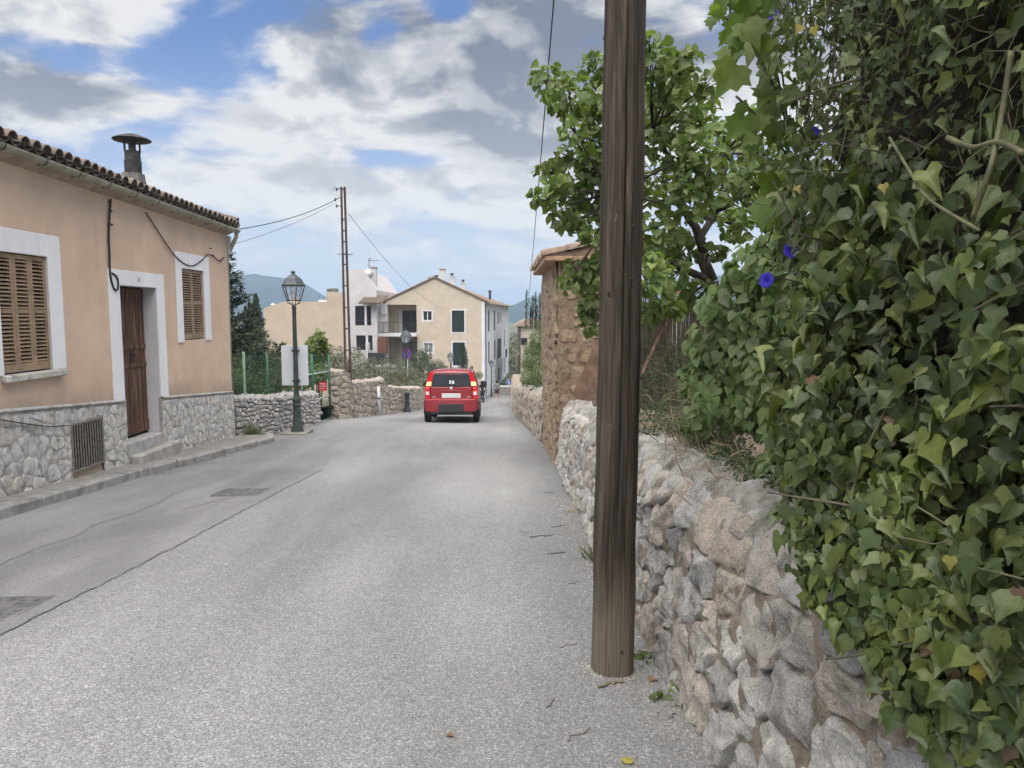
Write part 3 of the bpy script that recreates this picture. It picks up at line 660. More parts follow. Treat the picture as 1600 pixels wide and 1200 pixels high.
# ------------------------------------------------------------------ roadside wall on the right
def whf(y): return float(np.interp(y, [3.4, 4.3, 5.2, 8, 12, 15], [0.93, 0.82, 0.60, 0.55, 0.72, 0.88]))   # the mortar coping reaches lower beyond the pole
WH = 0.86                                                  # height of the face, below the rounded coping
def wall_pt(y, v, h, lean=0.07):
    """face of the wall: v = height above the street, h = out of the face, towards the road"""
    x = wx(y) + lean * v + 1.1 * max(0, v - 0.76) ** 2 + 0.035 * fbm(y * 0.8, v * 1.2, 4.0, 3)
    return (x - h, y, gz(y) + v - 0.05)
def coping_fn(y0, y1, hw=0.42):
    def fn(y, s):                                          # s: 0 front foot of the coping .. 1 back
        w_ = whf(y); x = wx(y) + 0.07 * w_ + 1.1 * max(0, w_ - 0.76) ** 2; bx = x + hw * s
        w0 = whf(y) - 0.06 + 0.05 * fbm(y * 1.7, 3, 3, 3); z = gz(y) + w0 + max(1.06 - w0, .14) * math.sin(min(s * 1.9, 1) * math.pi / 2) ** 0.62
        d = 0.040 * fbm(y * 2.2, s * 2.5, 7, 5) + 0.045 * (0.5 - abs(fbm(y * 5, s * 3.5, 2, 5))) - 0.02 - 0.02 * max(0, fbm(y * 1.1, s, 4, 2))
        return (bx - 0.015 * (1 - s) - 0.09 * (0.86 - w0) * (1 - s) - d * (1 - s), y, z + d * (0.4 + s))
    return fn
def roadside_wall(label, Y0, Y1, su, sv, n, rings, stone_from, mat, core_mat, seed, H, limit=300, coping=True, ly=0.16):
    root = empty('stone_wall', (wx((Y0+Y1)/2), (Y0+Y1)/2, gz((Y0+Y1)/2)), label, 'wall')
    def core(y, s):
        v = -0.10 + s * (WH + 0.20); p = wall_pt(y, v, 0.010 + 0.022 * fbm(y * 5, v * 5, 1, 5) - 0.03 * max(0, fbm(y * 3, v * 3, 9, 2) - .25)); return p
    link('core', grid_mesh('core', core, np.arange(Y0, Y1 + 1e-6, 0.035 if Y1 < 13 else 0.12), np.linspace(0, 1, 26 if Y1 < 13 else 12), core_mat), root)
    polys = [[(p[0] + Y0, p[1]) for p in po] for po in cells(stone_from - Y0, WH + (0.17 if coping else .02), su, sv, seed)]
    lay_stones(root, polys, wall_pt, mat, 0.006, H, n, rings, rough=0.022, limit=limit, key=lambda po: np.mean([p[0] for p in po]))
    if coping: link('coping', grid_mesh('coping', coping_fn(Y0, Y1), np.arange(Y0, Y1 + 1e-6, 0.03 if Y1 < 13 else 0.1), np.linspace(0, 1, 30), M_COPING), root)
    b = MB(); a, c = wx(Y0) + 0.04, wx(Y1) + 0.04                          # the body of the wall behind its face
    ys = np.arange(Y0, Y1 + 0.01, 0.5)
    for y0, y1 in zip(ys[:-1], ys[1:]):
        b.quad((wx(y0)+.46, y0, gz(y0)-.1), (wx(y1)+.46, y1, gz(y1)-.1), (wx(y1)+.46, y1, gz(y1)+WH+.1), (wx(y0)+.46, y0, gz(y0)+WH+.1))
    b.build('back_face', core_mat, root)
    return root
roadside_wall('long grey rubble wall with rounded mortar top beside the wooden pole', 0.3, 12.0, 0.235, 0.20, 30, 4, 12.0, M_STONE, M_MORTAR_W, 5, 0.036)
roadside_wall('farther low rubble wall beyond the orange stone hut, right of the street', 15.9, 34.0, 0.34, 0.24, 10, 2, 34.0, M_STONE_FAR, M_MORTAR_G, 9, 0.05)
# pale end of the same wall line, farther down: plastered
b = MB(); ys = np.arange(34.2, 66.1, 1.0)
for y0, y1 in zip(ys[:-1], ys[1:]):
    for (xa, xb) in ((0.0, 0.0), (0.4, 0.4)): b.quad((wx(y0)+xa, y0, gz(y0)-.1), (wx(y1)+xa, y1, gz(y1)-.1), (wx(y1)+xb, y1, gz(y1)+1.55), (wx(y0)+xb, y0, gz(y0)+1.55))
    b.quad((wx(y0), y0, gz(y0)+1.55), (wx(y1), y1, gz(y1)+1.55), (wx(y1)+.4, y1, gz(y1)+1.55), (wx(y0)+.4, y0, gz(y0)+1.55))
b.quad((wx(34.2), 34.2, gz(34.2)-.1), (wx(34.2)+.4, 34.2, gz(34.2)-.1), (wx(34.2)+.4, 34.2, gz(34.2)+1.55), (wx(34.2), 34.2, gz(34.2)+1.55))
tag(b.build('plastered_wall', M_CREAM), 'pale plastered wall at the far end of the right side', 'wall')
# low stone wall closing the street at the bottom
def end_wall(x, v, h): return (x, 73.6 - h, gz(73) + v - 0.05)
ew = empty('stone_wall', (3, 73.6, gz(73)), 'low stone wall with pale coping crossing the bottom of the street', 'wall')
MB().box((-0.6, 73.62, gz(73) - .3), (9, 74.0, gz(73) + .74)).build('core', M_MORTAR_G, ew)
MB().box((-0.65, 73.55, gz(73) + .742), (9.05, 74.05, gz(73) + .86)).build('coping', M_WHITEW, ew)
lay_stones(ew, [[(p[0] - .6, p[1]) for p in po] for po in cells(5.0, 0.76, 0.42, 0.27, 77)], end_wall, M_STONE_FAR, 0.015, 0.05, 8, 2, limit=120)
# ------------------------------------------------------------------ walls with real openings
def wall_open(b, O, U, Nrm, Wd, Ht, holes, depth, mi=0, mr=0, top=None):
    """a face with openings: O lower corner, U along, Nrm outward; holes (u0, v0, u1, v1) with reveals going in by depth"""
    O, U, Nrm = Vector(O), Vector(U).normalized(), Vector(Nrm).normalized(); Z = Vector((0, 0, 1))
    us = sorted(set([0, Wd] + [h[i] for h in holes for i in (0, 2)])); vs = sorted(set([0, Ht] + [h[i] for h in holes for i in (1, 3)]))
    P = lambda u, v, d=0: O + U * u + Z * v - Nrm * d
    for u0, u1 in zip(us[:-1], us[1:]):
        for v0, v1 in zip(vs[:-1], vs[1:]):
            cu_, cv_ = (u0 + u1) / 2, (v0 + v1) / 2
            if any(h[0] < cu_ < h[2] and h[1] < cv_ < h[3] for h in holes): continue
            b.quad(P(u0, v0), P(u1, v0), P(u1, v1), P(u0, v1), mi)
    for h in holes:
        u0, v0, u1, v1 = h[:4]; d = h[4] if len(h) > 4 else depth
        b.quad(P(u0, v0), P(u0, v1), P(u0, v1, d), P(u0, v0, d), mr); b.quad(P(u1, v0), P(u1, v0, d), P(u1, v1, d), P(u1, v1), mr)
        b.quad(P(u0, v0), P(u0, v0, d), P(u1, v0, d), P(u1, v0), mr); b.quad(P(u0, v1), P(u1, v1), P(u1, v1, d), P(u0, v1, d), mr)
    return b

# ------------------------------------------------------------------ the peach house on the left
HX, HY0, HY1, HZT = -5.80, 2.6, 15.86, 3.36
house = empty('house', (HX, 12, gz(12)), 'single storey peach house with stone plinth, brown shutters and old wooden door', 'house')
zb = -1.9
openings = [(8.63 - HY0, 0.88 - zb, 9.58 - HY0, 2.32 - zb), (11.33 - HY0, -0.42 - zb, 12.53 - HY0, 2.03 - zb, 0.26), (13.55 - HY0, 1.11 - zb, 14.54 - HY0, 2.42 - zb)]
b = MB(); wall_open(b, (HX, HY0, zb), (0, 1, 0), (1, 0, 0), HY1 - HY0, HZT - zb, openings, 0.10, 0, 1)
b.quad((HX, HY1, zb), (-12.8, HY1, zb), (-12.8, HY1, HZT), (HX, HY1, HZT)); b.add([(HX, HY1, HZT), (-12.8, HY1, HZT), (-9.3, HY1, HZT + 1.0)], [(0, 1, 2)])
b.quad((HX, HY0, zb), (-12.8, HY0, zb), (-12.8, HY0, HZT), (HX, HY0, HZT)); b.add([(HX, HY0, HZT), (-12.8, HY0, HZT), (-9.3, HY0, HZT + 1.0)], [(0, 1, 2)])
b.quad((-12.8, HY0, zb), (-12.8, HY1, zb), (-12.8, HY1, HZT), (-12.8, HY0, HZT))
b.build('wall', [M_PEACH, M_GREYW], house)
# plinth
def ptop(y): return 1.112 - 0.075 * y
pb = MB(); n = 60
def plinth_pt(y, v, h): 
    zt = ptop(y); zg = gz(y) - 0.02; return (HX + 0.032 + h, y, zg + (zt - zg) * v / 1.0)
def plinth_core(y, s): p = plinth_pt(y, s * 1.0, 0.006 * fbm(y * 6, s * 6, 2, 4)); return p
for (ya, yb) in ((HY0, 9.85), (9.85, 10.62), (10.62, 11.33), (12.53, HY1 + 0.03)):
    if ya == 9.85:                                        # around the cellar vent
        for (s0, s1) in ((0, 0.10), (0.78, 1.0)): link('plinth_mortar', grid_mesh('plinth_mortar', plinth_core, np.linspace(ya, yb, 12), np.linspace(s0, s1, 4), M_MORTAR_G), house)
    else: link('plinth_mortar', grid_mesh('plinth_mortar', plinth_core, np.linspace(ya, yb, max(4, int((yb - ya) / 0.08))), np.linspace(0, 1, 16), M_MORTAR_G), house)
U0 = 6.5
pol = cells(HY1 - U0, 0.965, 0.20, 0.165, 21, holes=((9.83 - U0, 0.09, 10.64 - U0, 0.80), (11.33 - U0, -1, 12.53 - U0, 2)))
lay_stones(house, [[(p[0] + U0, p[1]) for p in po] for po in pol], plinth_pt, M_PLINTH, 0.007, 0.009, 14, 3, rough=0.007, sink=0.02)
# rough mortar ledge on top of the plinth
def ledge(y, s): 
    zt = ptop(y); a = 0.010 * fbm(y * 5, s * 3, 6, 4)
    return (HX - 0.005 + 0.062 * (1 - abs(s) ** 3) + a * (1 - s * s), y, zt + 0.028 * s + a)
for ya, yb in ((HY0, 11.33), (12.53, HY1 + 0.02)): link('plinth_ledge', grid_mesh('plinth_ledge', ledge, np.arange(ya, yb + 0.001, 0.06), np.linspace(-1, 1, 7), M_MORTAR_G), house)
# end faces of the plinth at the doorway and the corner
b = MB()
for y in (11.33, 12.53, HY1 + 0.03): b.quad((HX - 0.03, y, gz(y) - 0.1), (HX + 0.033, y, gz(y) - 0.1), (HX + 0.033, y, ptop(y)), (HX - 0.03, y, ptop(y)))
b.build('plinth_end', M_MORTAR_G, house)
# white painted surrounds, 22 mm proud
def surround(outer, inner, sill=False):
    y0, z0, y1, z1 = outer; a0, c0, a1, c1 = inner; b = MB(); x0, x1 = HX + 0.001, HX + 0.022
    b.cbox((x0, y0, z0), (x1, a0, z1), 0.006); b.cbox((x0, a1, z0), (x1, y1, z1), 0.006); b.cbox((x0, a0, c1), (x1 - 0.001, a1, z1), 0.006)
    b.build('window_surround' if sill is not None else 'door_surround', M_WHITEW, house)
surround((8.34, 0.88, 9.86, 2.60), (8.63, 0.88, 9.58, 2.32), True)
surround((13.30, 1.08, 14.82, 2.71), (13.55, 1.08, 14.54, 2.42), False)
b = MB(); x0, x1 = HX + 0.001, HX + 0.022
b.prism([(x0, 11.03, ptop(11.03) + 0.02), (x0, 11.33, ptop(11.33) + 0.02), (x0, 11.33, 2.265), (x0, 11.03, 2.265)], (x1 - x0, 0, 0))
b.prism([(x0, 12.53, ptop(12.53) + 0.02), (x0, 12.81, ptop(12.81) + 0.02), (x0, 12.81, 2.265), (x0, 12.53, 2.265)], (x1 - x0, 0, 0))
b.cbox((x0, 11.33, 2.03), (x1 - 0.001, 12.53, 2.264), 0.004); b.build('door_surround', M_WHITEW, house)
# slightly uneven stone sill under the larger window
b = MB(); b.cbox((HX - 0.05, 8.58, 0.795), (HX + 0.085, 9.78, 0.878), 0.012); b.build('window_sill', plain('sill_stone', (0.50, 0.48, 0.43), 0.85, var=0.2, scale=12, bmp=0.4, dirt=(0.16, 0.15, 0.14), dirt_amt=0.9, dirt_scale=9), house)
# louvred shutters
def slat_mesh(wd):
    b = MB(); M = Matrix.Rotation(R_(38), 4, 'Y'); b.cbox((-0.024, -wd / 2, -0.0045), (0.024, wd / 2, 0.0045), 0.003, M=M); return b.mesh('slat', M_SHUT)
def shutter(y0, y1, z0, z1, x, secs):
    b = MB(); st = 0.052; t = 0.034
    b.cbox((x, y0, z0), (x + t, y0 + st, z1), 0.004); b.cbox((x, y1 - st, z0), (x + t, y1, z1), 0.004)
    hs = []; zz = [z0 + 0.10]; H = (z1 - 0.055 - zz[0] - 0.05 * (secs - 1)) / secs
    b.cbox((x, y0 + st, z0), (x + t - 0.001, y1 - st, zz[0]), 0.004); b.cbox((x, y0 + st, z1 - 0.055), (x + t - 0.001, y1 - st, z1), 0.004)
    p = zz[0]
    for k in range(secs):
        hs.append((p, p + H)); p += H
        if k < secs - 1: b.cbox((x, y0 + st, p), (x + t - 0.001, y1 - st, p + 0.05), 0.004); p += 0.05
    o = b.build('shutter', M_SHUT, house); me = slat_mesh(y1 - y0 - 2 * st)
    for a, c in hs:
        k = max(3, round((c - a) / 0.046))
        for i in range(k): link('slat', me, o, Matrix.Translation((x + t / 2, (y0 + y1) / 2, a + (i + 0.5) * (c - a) / k)))
    return o
for k in range(3): shutter(8.636 + k * 0.3145, 8.636 + (k + 1) * 0.3145 - 0.005, 0.90, 2.31, HX - 0.052, 2)
for k in range(2): shutter(13.556 + k * 0.492, 13.556 + (k + 1) * 0.492 - 0.006, 1.13, 2.41, HX - 0.052, 2)
b = MB(); b.quad((HX - 0.099, 8.63, 0.88), (HX - 0.099, 9.58, 0.88), (HX - 0.099, 9.58, 2.32), (HX - 0.099, 8.63, 2.32)); b.build('window_pane', M_WINGLASS, house)
b = MB(); b.quad((HX - 0.099, 13.55, 1.11), (HX - 0.099, 14.54, 1.11), (HX - 0.099, 14.54, 2.42), (HX - 0.099, 13.55, 2.42)); b.build('window_pane', M_WINGLASS, house)
# old plank door, set back in its opening
DX = HX - 0.24
door = MB().box((DX - 0.03, 11.33, -0.42), (DX, 12.53, 2.03)).build('door', M_DARK, house)
for k in range(2):                                        # two leaves of boards
    ya = 11.345 + k * 0.593
    for j in range(3):
        w_ = 0.585 / 3; y0 = ya + j * w_
        MB().cbox((DX + 0.002, y0 + 0.003, -0.37), (DX + 0.030 + random.uniform(-.003, .003), y0 + w_ - 0.003, 2.01), 0.006).build('plank', M_DOOR, door)
for z0, z1 in ((-0.36, -0.18), (0.72, 0.80), (1.02, 1.10), (1.86, 2.0)):
    for k in range(2): MB().cbox((DX + 0.031, 11.36 + k * 0.593, z0), (DX + 0.046, 11.92 + k * 0.593, z1), 0.005).build('rail', M_DOOR, door)
MB().cbox((DX + 0.044, 11.97, 0.80), (DX + 0.052, 12.05, 1.01), 0.003).build('lock_plate', M_STRAP, door)
MB().lathe([(0.010, 0), (0.012, 0.03), (0.022, 0.036), (0.024, 0.05), (0.016, 0.062), (0.0, 0.064)], 10, o=(DX + 0.052, 12.01, 0.93), M=Matrix.Rotation(R_(90), 4, 'Y')).build('handle', M_STRAP, door, True)
# threshold and step
MB().cbox((HX - 0.26, 11.33, -0.72), (HX + 0.034, 12.53, -0.412), 0.012).build('threshold', plain('threshold_stone', (0.40, 0.39, 0.37), 0.8, var=0.2, dirt=(0.2, 0.19, 0.17)), house)
MB().cbox((HX + 0.033, 11.36, -0.99), (HX + 0.20, 12.83, -0.60), 0.02).build('door_step', plain('step_stone', (0.36, 0.345, 0.31), 0.9, var=0.25, scale=6, bmp=0.4, dirt=(0.16, 0.155, 0.12), dirt_amt=0.8), house)
# cellar vent with bars
vent = MB().box((HX - 0.12, 9.85, -0.545), (HX + 0.012, 10.62, 0.125)).build('cellar_vent', M_DARK, house)
b = MB()
for a, c in (((HX + .028, 9.84, -0.55), (HX + .048, 9.87, .13)), ((HX + .028, 10.60, -0.55), (HX + .048, 10.63, .13)), ((HX + .028, 9.87, .095), (HX + .046, 10.60, .125)), ((HX + .028, 9.87, -.545), (HX + .046, 10.60, -.515))): b.cbox(a, c, 0.003)
b.build('vent_frame', M_IRONBAR, vent)
me = MB().cbox((-.006, -.010, -.31), (.006, .010, .31), 0.002).mesh('bar', M_IRONBAR)
for k in range(11): link('bar', me, vent, Matrix.Translation((HX + .037, 9.925 + k * 0.0625, -0.21)) @ Matrix.Rotation(random.uniform(-.006, .006), 4, 'X'))
# eaves, roof deck, clay tiles
SL = math.tan(R_(16)); EX = -5.575
def dz(y): return -0.017 * (y - 12.5)                     # the eaves fall a little towards the far gable
def roofz(x, y=12.5): return 3.475 + (EX - x) * SL + dz(y)
b = MB()
b.prism([(HX - 0.2, HY0 - .2, 3.30), (HX + 0.002, HY0 - .2, 3.30), (EX, HY0 - .2, 3.405), (EX, HY0 - .2, 3.445), (-9.3, HY0 - .2, roofz(-9.3) - .03), (-13.2, HY0 - .2, 3.42), (-13.2, HY0 - .2, 3.36), (-12.8, HY0 - .2, 3.30)], (0, HY1 + .02 - HY0 + .2, dz(HY1) - dz(HY0)))
b.v = [(p[0], p[1], p[2] + dz(HY0)) for p in b.v]
b.build('roof_deck', M_SOFFIT, house)
def half_tile(r0, r1, ln, th=0.013, n=7, up=True):
    b = MB(); vs = []; sg = 1 if up else -1
    for (y, r) in ((0, r0), (ln, r1)):
        for rr in (r, r - th):
            for k in range(n + 1):
                a = math.pi * k / n; vs.append((-y, rr * math.cos(a), sg * rr * math.sin(a)))
    m = n + 1; fs = []
    for k in range(n):
        fs += [(k, k+1, 2*m+k+1, 2*m+k), (m+k, 3*m+k, 3*m+k+1, m+k+1), (k, m+k, m+k+1, k+1), (2*m+k, 2*m+k+1, 3*m+k+1, 3*m+k)]
    fs += [(0, 2*m, 3*m, m), (n, m+n, 3*m+n, 2*m+n)]
    b.add(vs, fs); return b
cov_b, pan_b = half_tile(0.092, 0.078, 0.47), half_tile(0.095, 0.082, 0.47, up=False)
cov_m = cov_b.mesh('roof_tile', M_TILE, R_(50)); RT = Matrix.Rotation(R_(16), 4, 'Y')
rest = MB(); yy = HY0 - 0.05; ncol = 0
while yy < HY1 + 0.02:
    for row in range(9):
        x = EX + 0.055 - row * 0.40
        M = Matrix.Translation((x + random.uniform(-.015, .015), yy + random.uniform(-.008, .008), roofz(x, yy) + 0.045 + random.uniform(-.006, .006))) @ RT @ Matrix.Rotation(random.uniform(-.04, .04), 4, 'Z') @ Matrix.Rotation(R_(-2.5), 4, 'Y')
        if row < 4 and yy > 6.5: link('roof_tile', cov_m, house, M)
        else: rest.add([M @ Vector(q) for q in cov_b.v], cov_b.f)
        M = Matrix.Translation((x - 0.02, yy + 0.105, roofz(x, yy) + 0.075)) @ RT
        rest.add([M @ Vector(q) for q in pan_b.v], pan_b.f)
    yy += 0.21
tag(rest.build('roof_tiles_under', M_TILE, house, R_(50)), kind='stuff')
# verge: a second tile line along the far gable
for row in range(9):
    x = EX + 0.03 - row * 0.40
    link('verge_tile', cov_m, house, Matrix.Translation((x, HY1 - 0.03, roofz(x, HY1) + 0.115)) @ RT @ Matrix.Rotation(random.uniform(-.05, .05), 4, 'Z'))
# gutter, straps, downpipe
GX, GZ_, GR = -5.605, 3.425, 0.074
b = MB(); ys = np.linspace(HY0 - .1, HY1 + 0.10, 24); rows = []
for y in ys:
    zd = 0.012 * fbm(1, y * 0.5, 2, 2) + dz(y); rr = []
    for rad in (GR, GR - 0.008):
        for k in range(13):
            a = math.pi + math.pi * k / 12; rr.append((GX + rad * math.cos(a), y, GZ_ + zd + rad * math.sin(a)))
    rows.append(rr)
for i in range(len(ys) - 1):
    for o in (0, 13):
        for k in range(12): b.quad(rows[i][o+k], rows[i][o+k+1], rows[i+1][o+k+1], rows[i+1][o+k])
    for k in (0, 12): b.quad(rows[i][k], rows[i][13+k], rows[i+1][13+k], rows[i+1][k])
b.add(rows[-1][:13], [tuple(range(13))]); b.build('gutter', M_GUTTER, house, R_(50))
sb = MB(); pts = [(GX + (GR + .004) * math.cos(math.pi + math.pi * k / 10), 0, (GR + .004) * math.sin(math.pi + math.pi * k / 10)) for k in range(11)]
for p, q in zip(pts[:-1], pts[1:]): sb.add([(p[0], -.011, p[2]), (p[0], .011, p[2]), (q[0], .011, q[2]), (q[0], -.011, q[2])], [(0, 1, 2, 3)])
sb.tube([(GX - .03, 0.012, -.07), (GX - .10, .03, -.075), (HX + .02, .05, -.1)], 0.006, 5)
sm = sb.mesh('gutter_strap', M_STRAP)
for k in range(17): ys_ = 3.3 + k * 0.745 + random.uniform(-.05, .05); link('gutter_strap', sm, house, Matrix.Translation((0, ys_, GZ_ + dz(ys_))))
MB().tube([(GX, HY1 + .06, 3.31), (GX - .01, HY1 + .07, 3.22), (GX - .14, HY1 + .08, 2.98), (HX - .02, HY1 + .08, 2.86), (HX - .04, HY1 + .07, 2.6), (HX - .04, HY1 + .07, -.9)], 0.042, 10).build('downpipe', M_GUTTER, house, True)
MB().cbox((HX - .10, HY1 + .004, 2.86), (HX + .05, HY1 + .16, 3.24), 0.01).build('meter_box', plain('meter_box_grey', (0.50, 0.50, 0.48), 0.6, var=0.1), house)
# chimney
cx, cy = -6.30, 13.0; cz = roofz(cx)
ch = MB().lathe([(0.27, cz - .1), (0.215, cz + 0.10), (0.195, cz + 0.24), (0.188, cz + 0.31)], 4, o=(cx, cy, 0), rot=R_(45)).build('chimney', M_CHIM, house)
b = MB(); b.lathe([(0.130, cz + .28), (0.130, cz + .52), (0.126, cz + .53), (0.126, cz + .68)], 20, o=(cx, cy, 0))
b.lathe([(0.137, cz + .30), (0.137, cz + .52)], 20, o=(cx, cy, 0))
for a in (20, 110, 200, 290):
    c_, s_ = math.cos(R_(a)), math.sin(R_(a)); M = Matrix.Translation((cx, cy, 0)) @ Matrix.Rotation(R_(a), 4, 'Z'); b.box((0.105, -0.045, cz + .67), (0.128, 0.045, cz + .90), M=M)
b.build('flue', M_CHIMMETAL, ch, R_(40))
MB().lathe([(0.30, cz + .855), (0.31, cz + .87), (0.26, cz + .90), (0.14, cz + .945), (0.05, cz + .97), (0.0, cz + .975)], 24, o=(cx, cy, 0)).build('cowl', M_CHIMMETAL, ch, R_(60))
# house number over the door
fc = bpy.data.curves.new('house_number', 'FONT'); fc.body = '24'; fc.size = 0.115; fc.align_x = 'CENTER'; fc.extrude = 0.001; fc.materials.append(plain('number_grey', (0.20, 0.20, 0.21), 0.8))
tmp_ = bpy.data.objects.new('house_number', fc); C.objects.link(tmp_); me = bpy.data.meshes.new_from_object(tmp_.evaluated_get(bpy.context.evaluated_depsgraph_get())); bpy.data.objects.remove(tmp_)
link('house_number', me, house, Matrix.Translation((HX + 0.0235, 11.93, 2.10)) @ Matrix.Rotation(R_(90), 4, 'Z') @ Matrix.Rotation(R_(90), 4, 'X'))
# cables clipped and hanging on the front
def cable(pts, r, name='cable', parent=None, mat=None, n=6):
    P = [Vector(p) for p in pts]; out = []
    for i in range(len(P) - 1):
        p0, p1, p2, p3 = P[max(i-1, 0)], P[i], P[i+1], P[min(i+2, len(P)-1)]
        for k in range(6):
            t = k / 6; out.append(0.5 * ((2*p1) + (p2-p0)*t + (2*p0-5*p1+4*p2-p3)*t*t + (3*p1-p0-3*p2+p3)*t**3))
    out.append(P[-1]); return MB().tube(out, r, n).build(name, mat or M_CABLE, parent, True)
fx = HX + 0.03
cable([atx(x, y, fx) for x, y in ((173, 311), (171, 340), (170, 372), (171, 395), (172, 428), (176, 446), (180, 453), (184, 451), (184, 438), (180, 430), (175, 427))], 0.016, parent=house)
cable([atx(x, y, fx) for x, y in ((228, 332), (243, 355), (258, 378), (272, 398), (288, 412), (302, 415), (314, 408), (325, 398), (334, 401), (343, 408), (350, 402))], 0.011, parent=house)
cable([atx(x, y, HX + .06) for x, y in ((-60, 652), (0, 656), (40, 662), (75, 666), (108, 665))], 0.007, parent=house)
b = MB()
for x, y in ((169, 315), (172, 330), (173, 351), (168, 352), (328, 388), (332, 399)): b.cbox(atx(x, y, HX) - Vector((0.0, .014, .014)), atx(x, y, HX) + Vector((.03, .014, .014)), 0.003)
b.build('cable_clip', M_STRAP, house)
# ------------------------------------------------------------------ stone hut on the right
HUT = (0.90, 11.75, 15.75)
hut = empty('stone_hut', (1.4, 13.7, gz(13.7)), 'narrow orange sandstone hut with overhanging tiled eave behind the wooden pole', 'hut')
hx0, hy0, hy1 = HUT; hx1 = 2.05; hzt = 2.42
def hut_side(y, v, h): return (hx0 - 0.012 * v - h + 0.02 * fbm(y * 1.3, v, 3, 3), y, gz(y) - 0.1 + v)
def hut_front(u, v, h): return (hx0 + u, hy0 - h + 0.02 * fbm(u * 2, v * 2, 6, 3), gz(hy0) - 0.1 + v)
link('core', grid_mesh('core', lambda y, v: hut_side(y, v * (hzt - gz(y) + 0.1), -0.01 + 0.02 * fbm(y * 5, v * 9, 2, 4)), np.linspace(hy0, hy1, 50), np.linspace(0, 1, 50), M_ORANGE), hut)
link('core', grid_mesh('core', lambda u, v: hut_front(u, v * (hzt - gz(hy0) + 0.1), -0.01 + 0.025 * fbm(u * 5, v * 9, 2, 4)), np.linspace(0, hx1 - hx0, 30), np.linspace(0, 1, 50), mk_stone('hut_render', [(0.30, 0.21, 0.14), (0.33, 0.235, 0.16)], 0.4, (0.33, 0.20, 0.11), 0.5)), hut)
b = MB(); b.quad((hx0, hy1, -2), (hx1, hy1, -2), (hx1, hy1, hzt), (hx0, hy1, hzt)); b.quad((hx1, hy0, -2), (hx1, hy1, -2), (hx1, hy1, hzt), (hx1, hy0, hzt)); b.build('rear_wall', M_ORANGE, hut)
pol = [[(p[0] + hy0, p[1]) for p in po] for po in cells(hy1 - hy0, 3.25, 0.42, 0.20, 31)]
lay_stones(hut, pol, hut_side, M_ORANGE, 0.006, 0.018, 12, 3, rough=0.012, sink=0.05)
lay_stones(hut, [po for po in cells(hx1 - hx0, 3.2, 0.36, 0.22, 37)], hut_front, M_ORANGE, 0.03, 0.010, 12, 2, rough=0.012, sink=0.06)
MB().cbox((hx0 - 0.21, hy0 - 0.16, hzt), (hx1 + .2, hy1 + 0.22, hzt + 0.075), 0.012).build('eave_slab', plain('eave_terracotta', (0.38, 0.24, 0.15), 0.9, var=0.2, dirt=(0.22, 0.15, 0.1)), hut)
hm = half_tile(0.095, 0.08, 0.46).mesh('roof_tile', M_TILE2, R_(50)); RT2 = Matrix.Rotation(R_(12), 4, 'Y') 
y = hy0 - 0.10
while y < hy1 + 0.22:
    for row in range(4): link('roof_tile', hm, hut, Matrix.Translation((hx0 - 0.24 + row * 0.36 + random.uniform(-.03, .02), y + random.uniform(-.015, .015), hzt + 0.085 + row * 0.08)) @ Matrix.Rotation(math.pi, 4, 'Z') @ RT2 @ Matrix.Rotation(random.uniform(-.06, .06), 4, 'Z'))
    y += 0.205
b = MB(); b.prism([(hx0 - .19, hy0 - .14, hzt + .076), (hx1 + .2, hy0 - .14, hzt + .076), (hx1 + .2, hy0 - .14, hzt + .40)], (0, hy1 - hy0 + .34, 0)); b.build('roof_bed', M_TILE2, hut)
# rusty sheet leaning by the hut, iron bar and reed screen in the garden
p = [at(932, 532, 11.2), at(896, 612, 11.2), at(899, 622, 11.2), at(985, 640, 11.2), at(985, 532, 11.2)]
tag(MB().prism(p, (0.02, 0.05, 0)).build('rusty_sheet', M_RUST2), 'brown rusty sheet leaning against the orange hut behind the pole', 'metal sheet')
tag(MB().tube([at(1061, 455, 6.0), at(1003, 584, 5.8)], 0.012, 6).build('iron_bar', plain('bar_rusty', (0.22, 0.13, 0.09), 0.8, var=0.3, scale=20)), 'thin rusty bar leaning diagonally before the reed screen', 'bar')
tag(MB().tube([at(925, 606, 9.6), at(930, 634, 9.5)], 0.03, 6).build('wooden_stake', M_TWIGD), 'short dark stake on the wall top, left of the wooden pole', 'stake')
reed = empty('reed_screen', at(1070, 610, 8.6), 'dark upright reed screen in the garden right of the wooden pole', 'screen')
cane = [MB().tube([(0, 0, 0), (0.006 * k, 0, 0.6), (0.0, 0.004 * k, 1.25)], [0.011, 0.010, 0.008], 5).mesh('reed', M_REED) for k in (-1, 0, 1)]
rx0, rx1 = 1.35, 3.4; cnt = 0; restr = MB()
for k in range(290):
    x = rx0 + (rx1 - rx0) * k / 290
    link('reed', cane[k % 3], reed, Matrix.Translation((x, 8.6 + random.uniform(-.012, .012), 0.50 + random.uniform(-.06, .03))) @ Matrix.Rotation(random.uniform(-.02, .02), 4, 'Y'))
for z in (0.75, 1.2, 1.6): MB().tube([(rx0, 8.58, z), (rx1, 8.58, z)], 0.006, 5).build('tie_wire', M_RUST, reed)

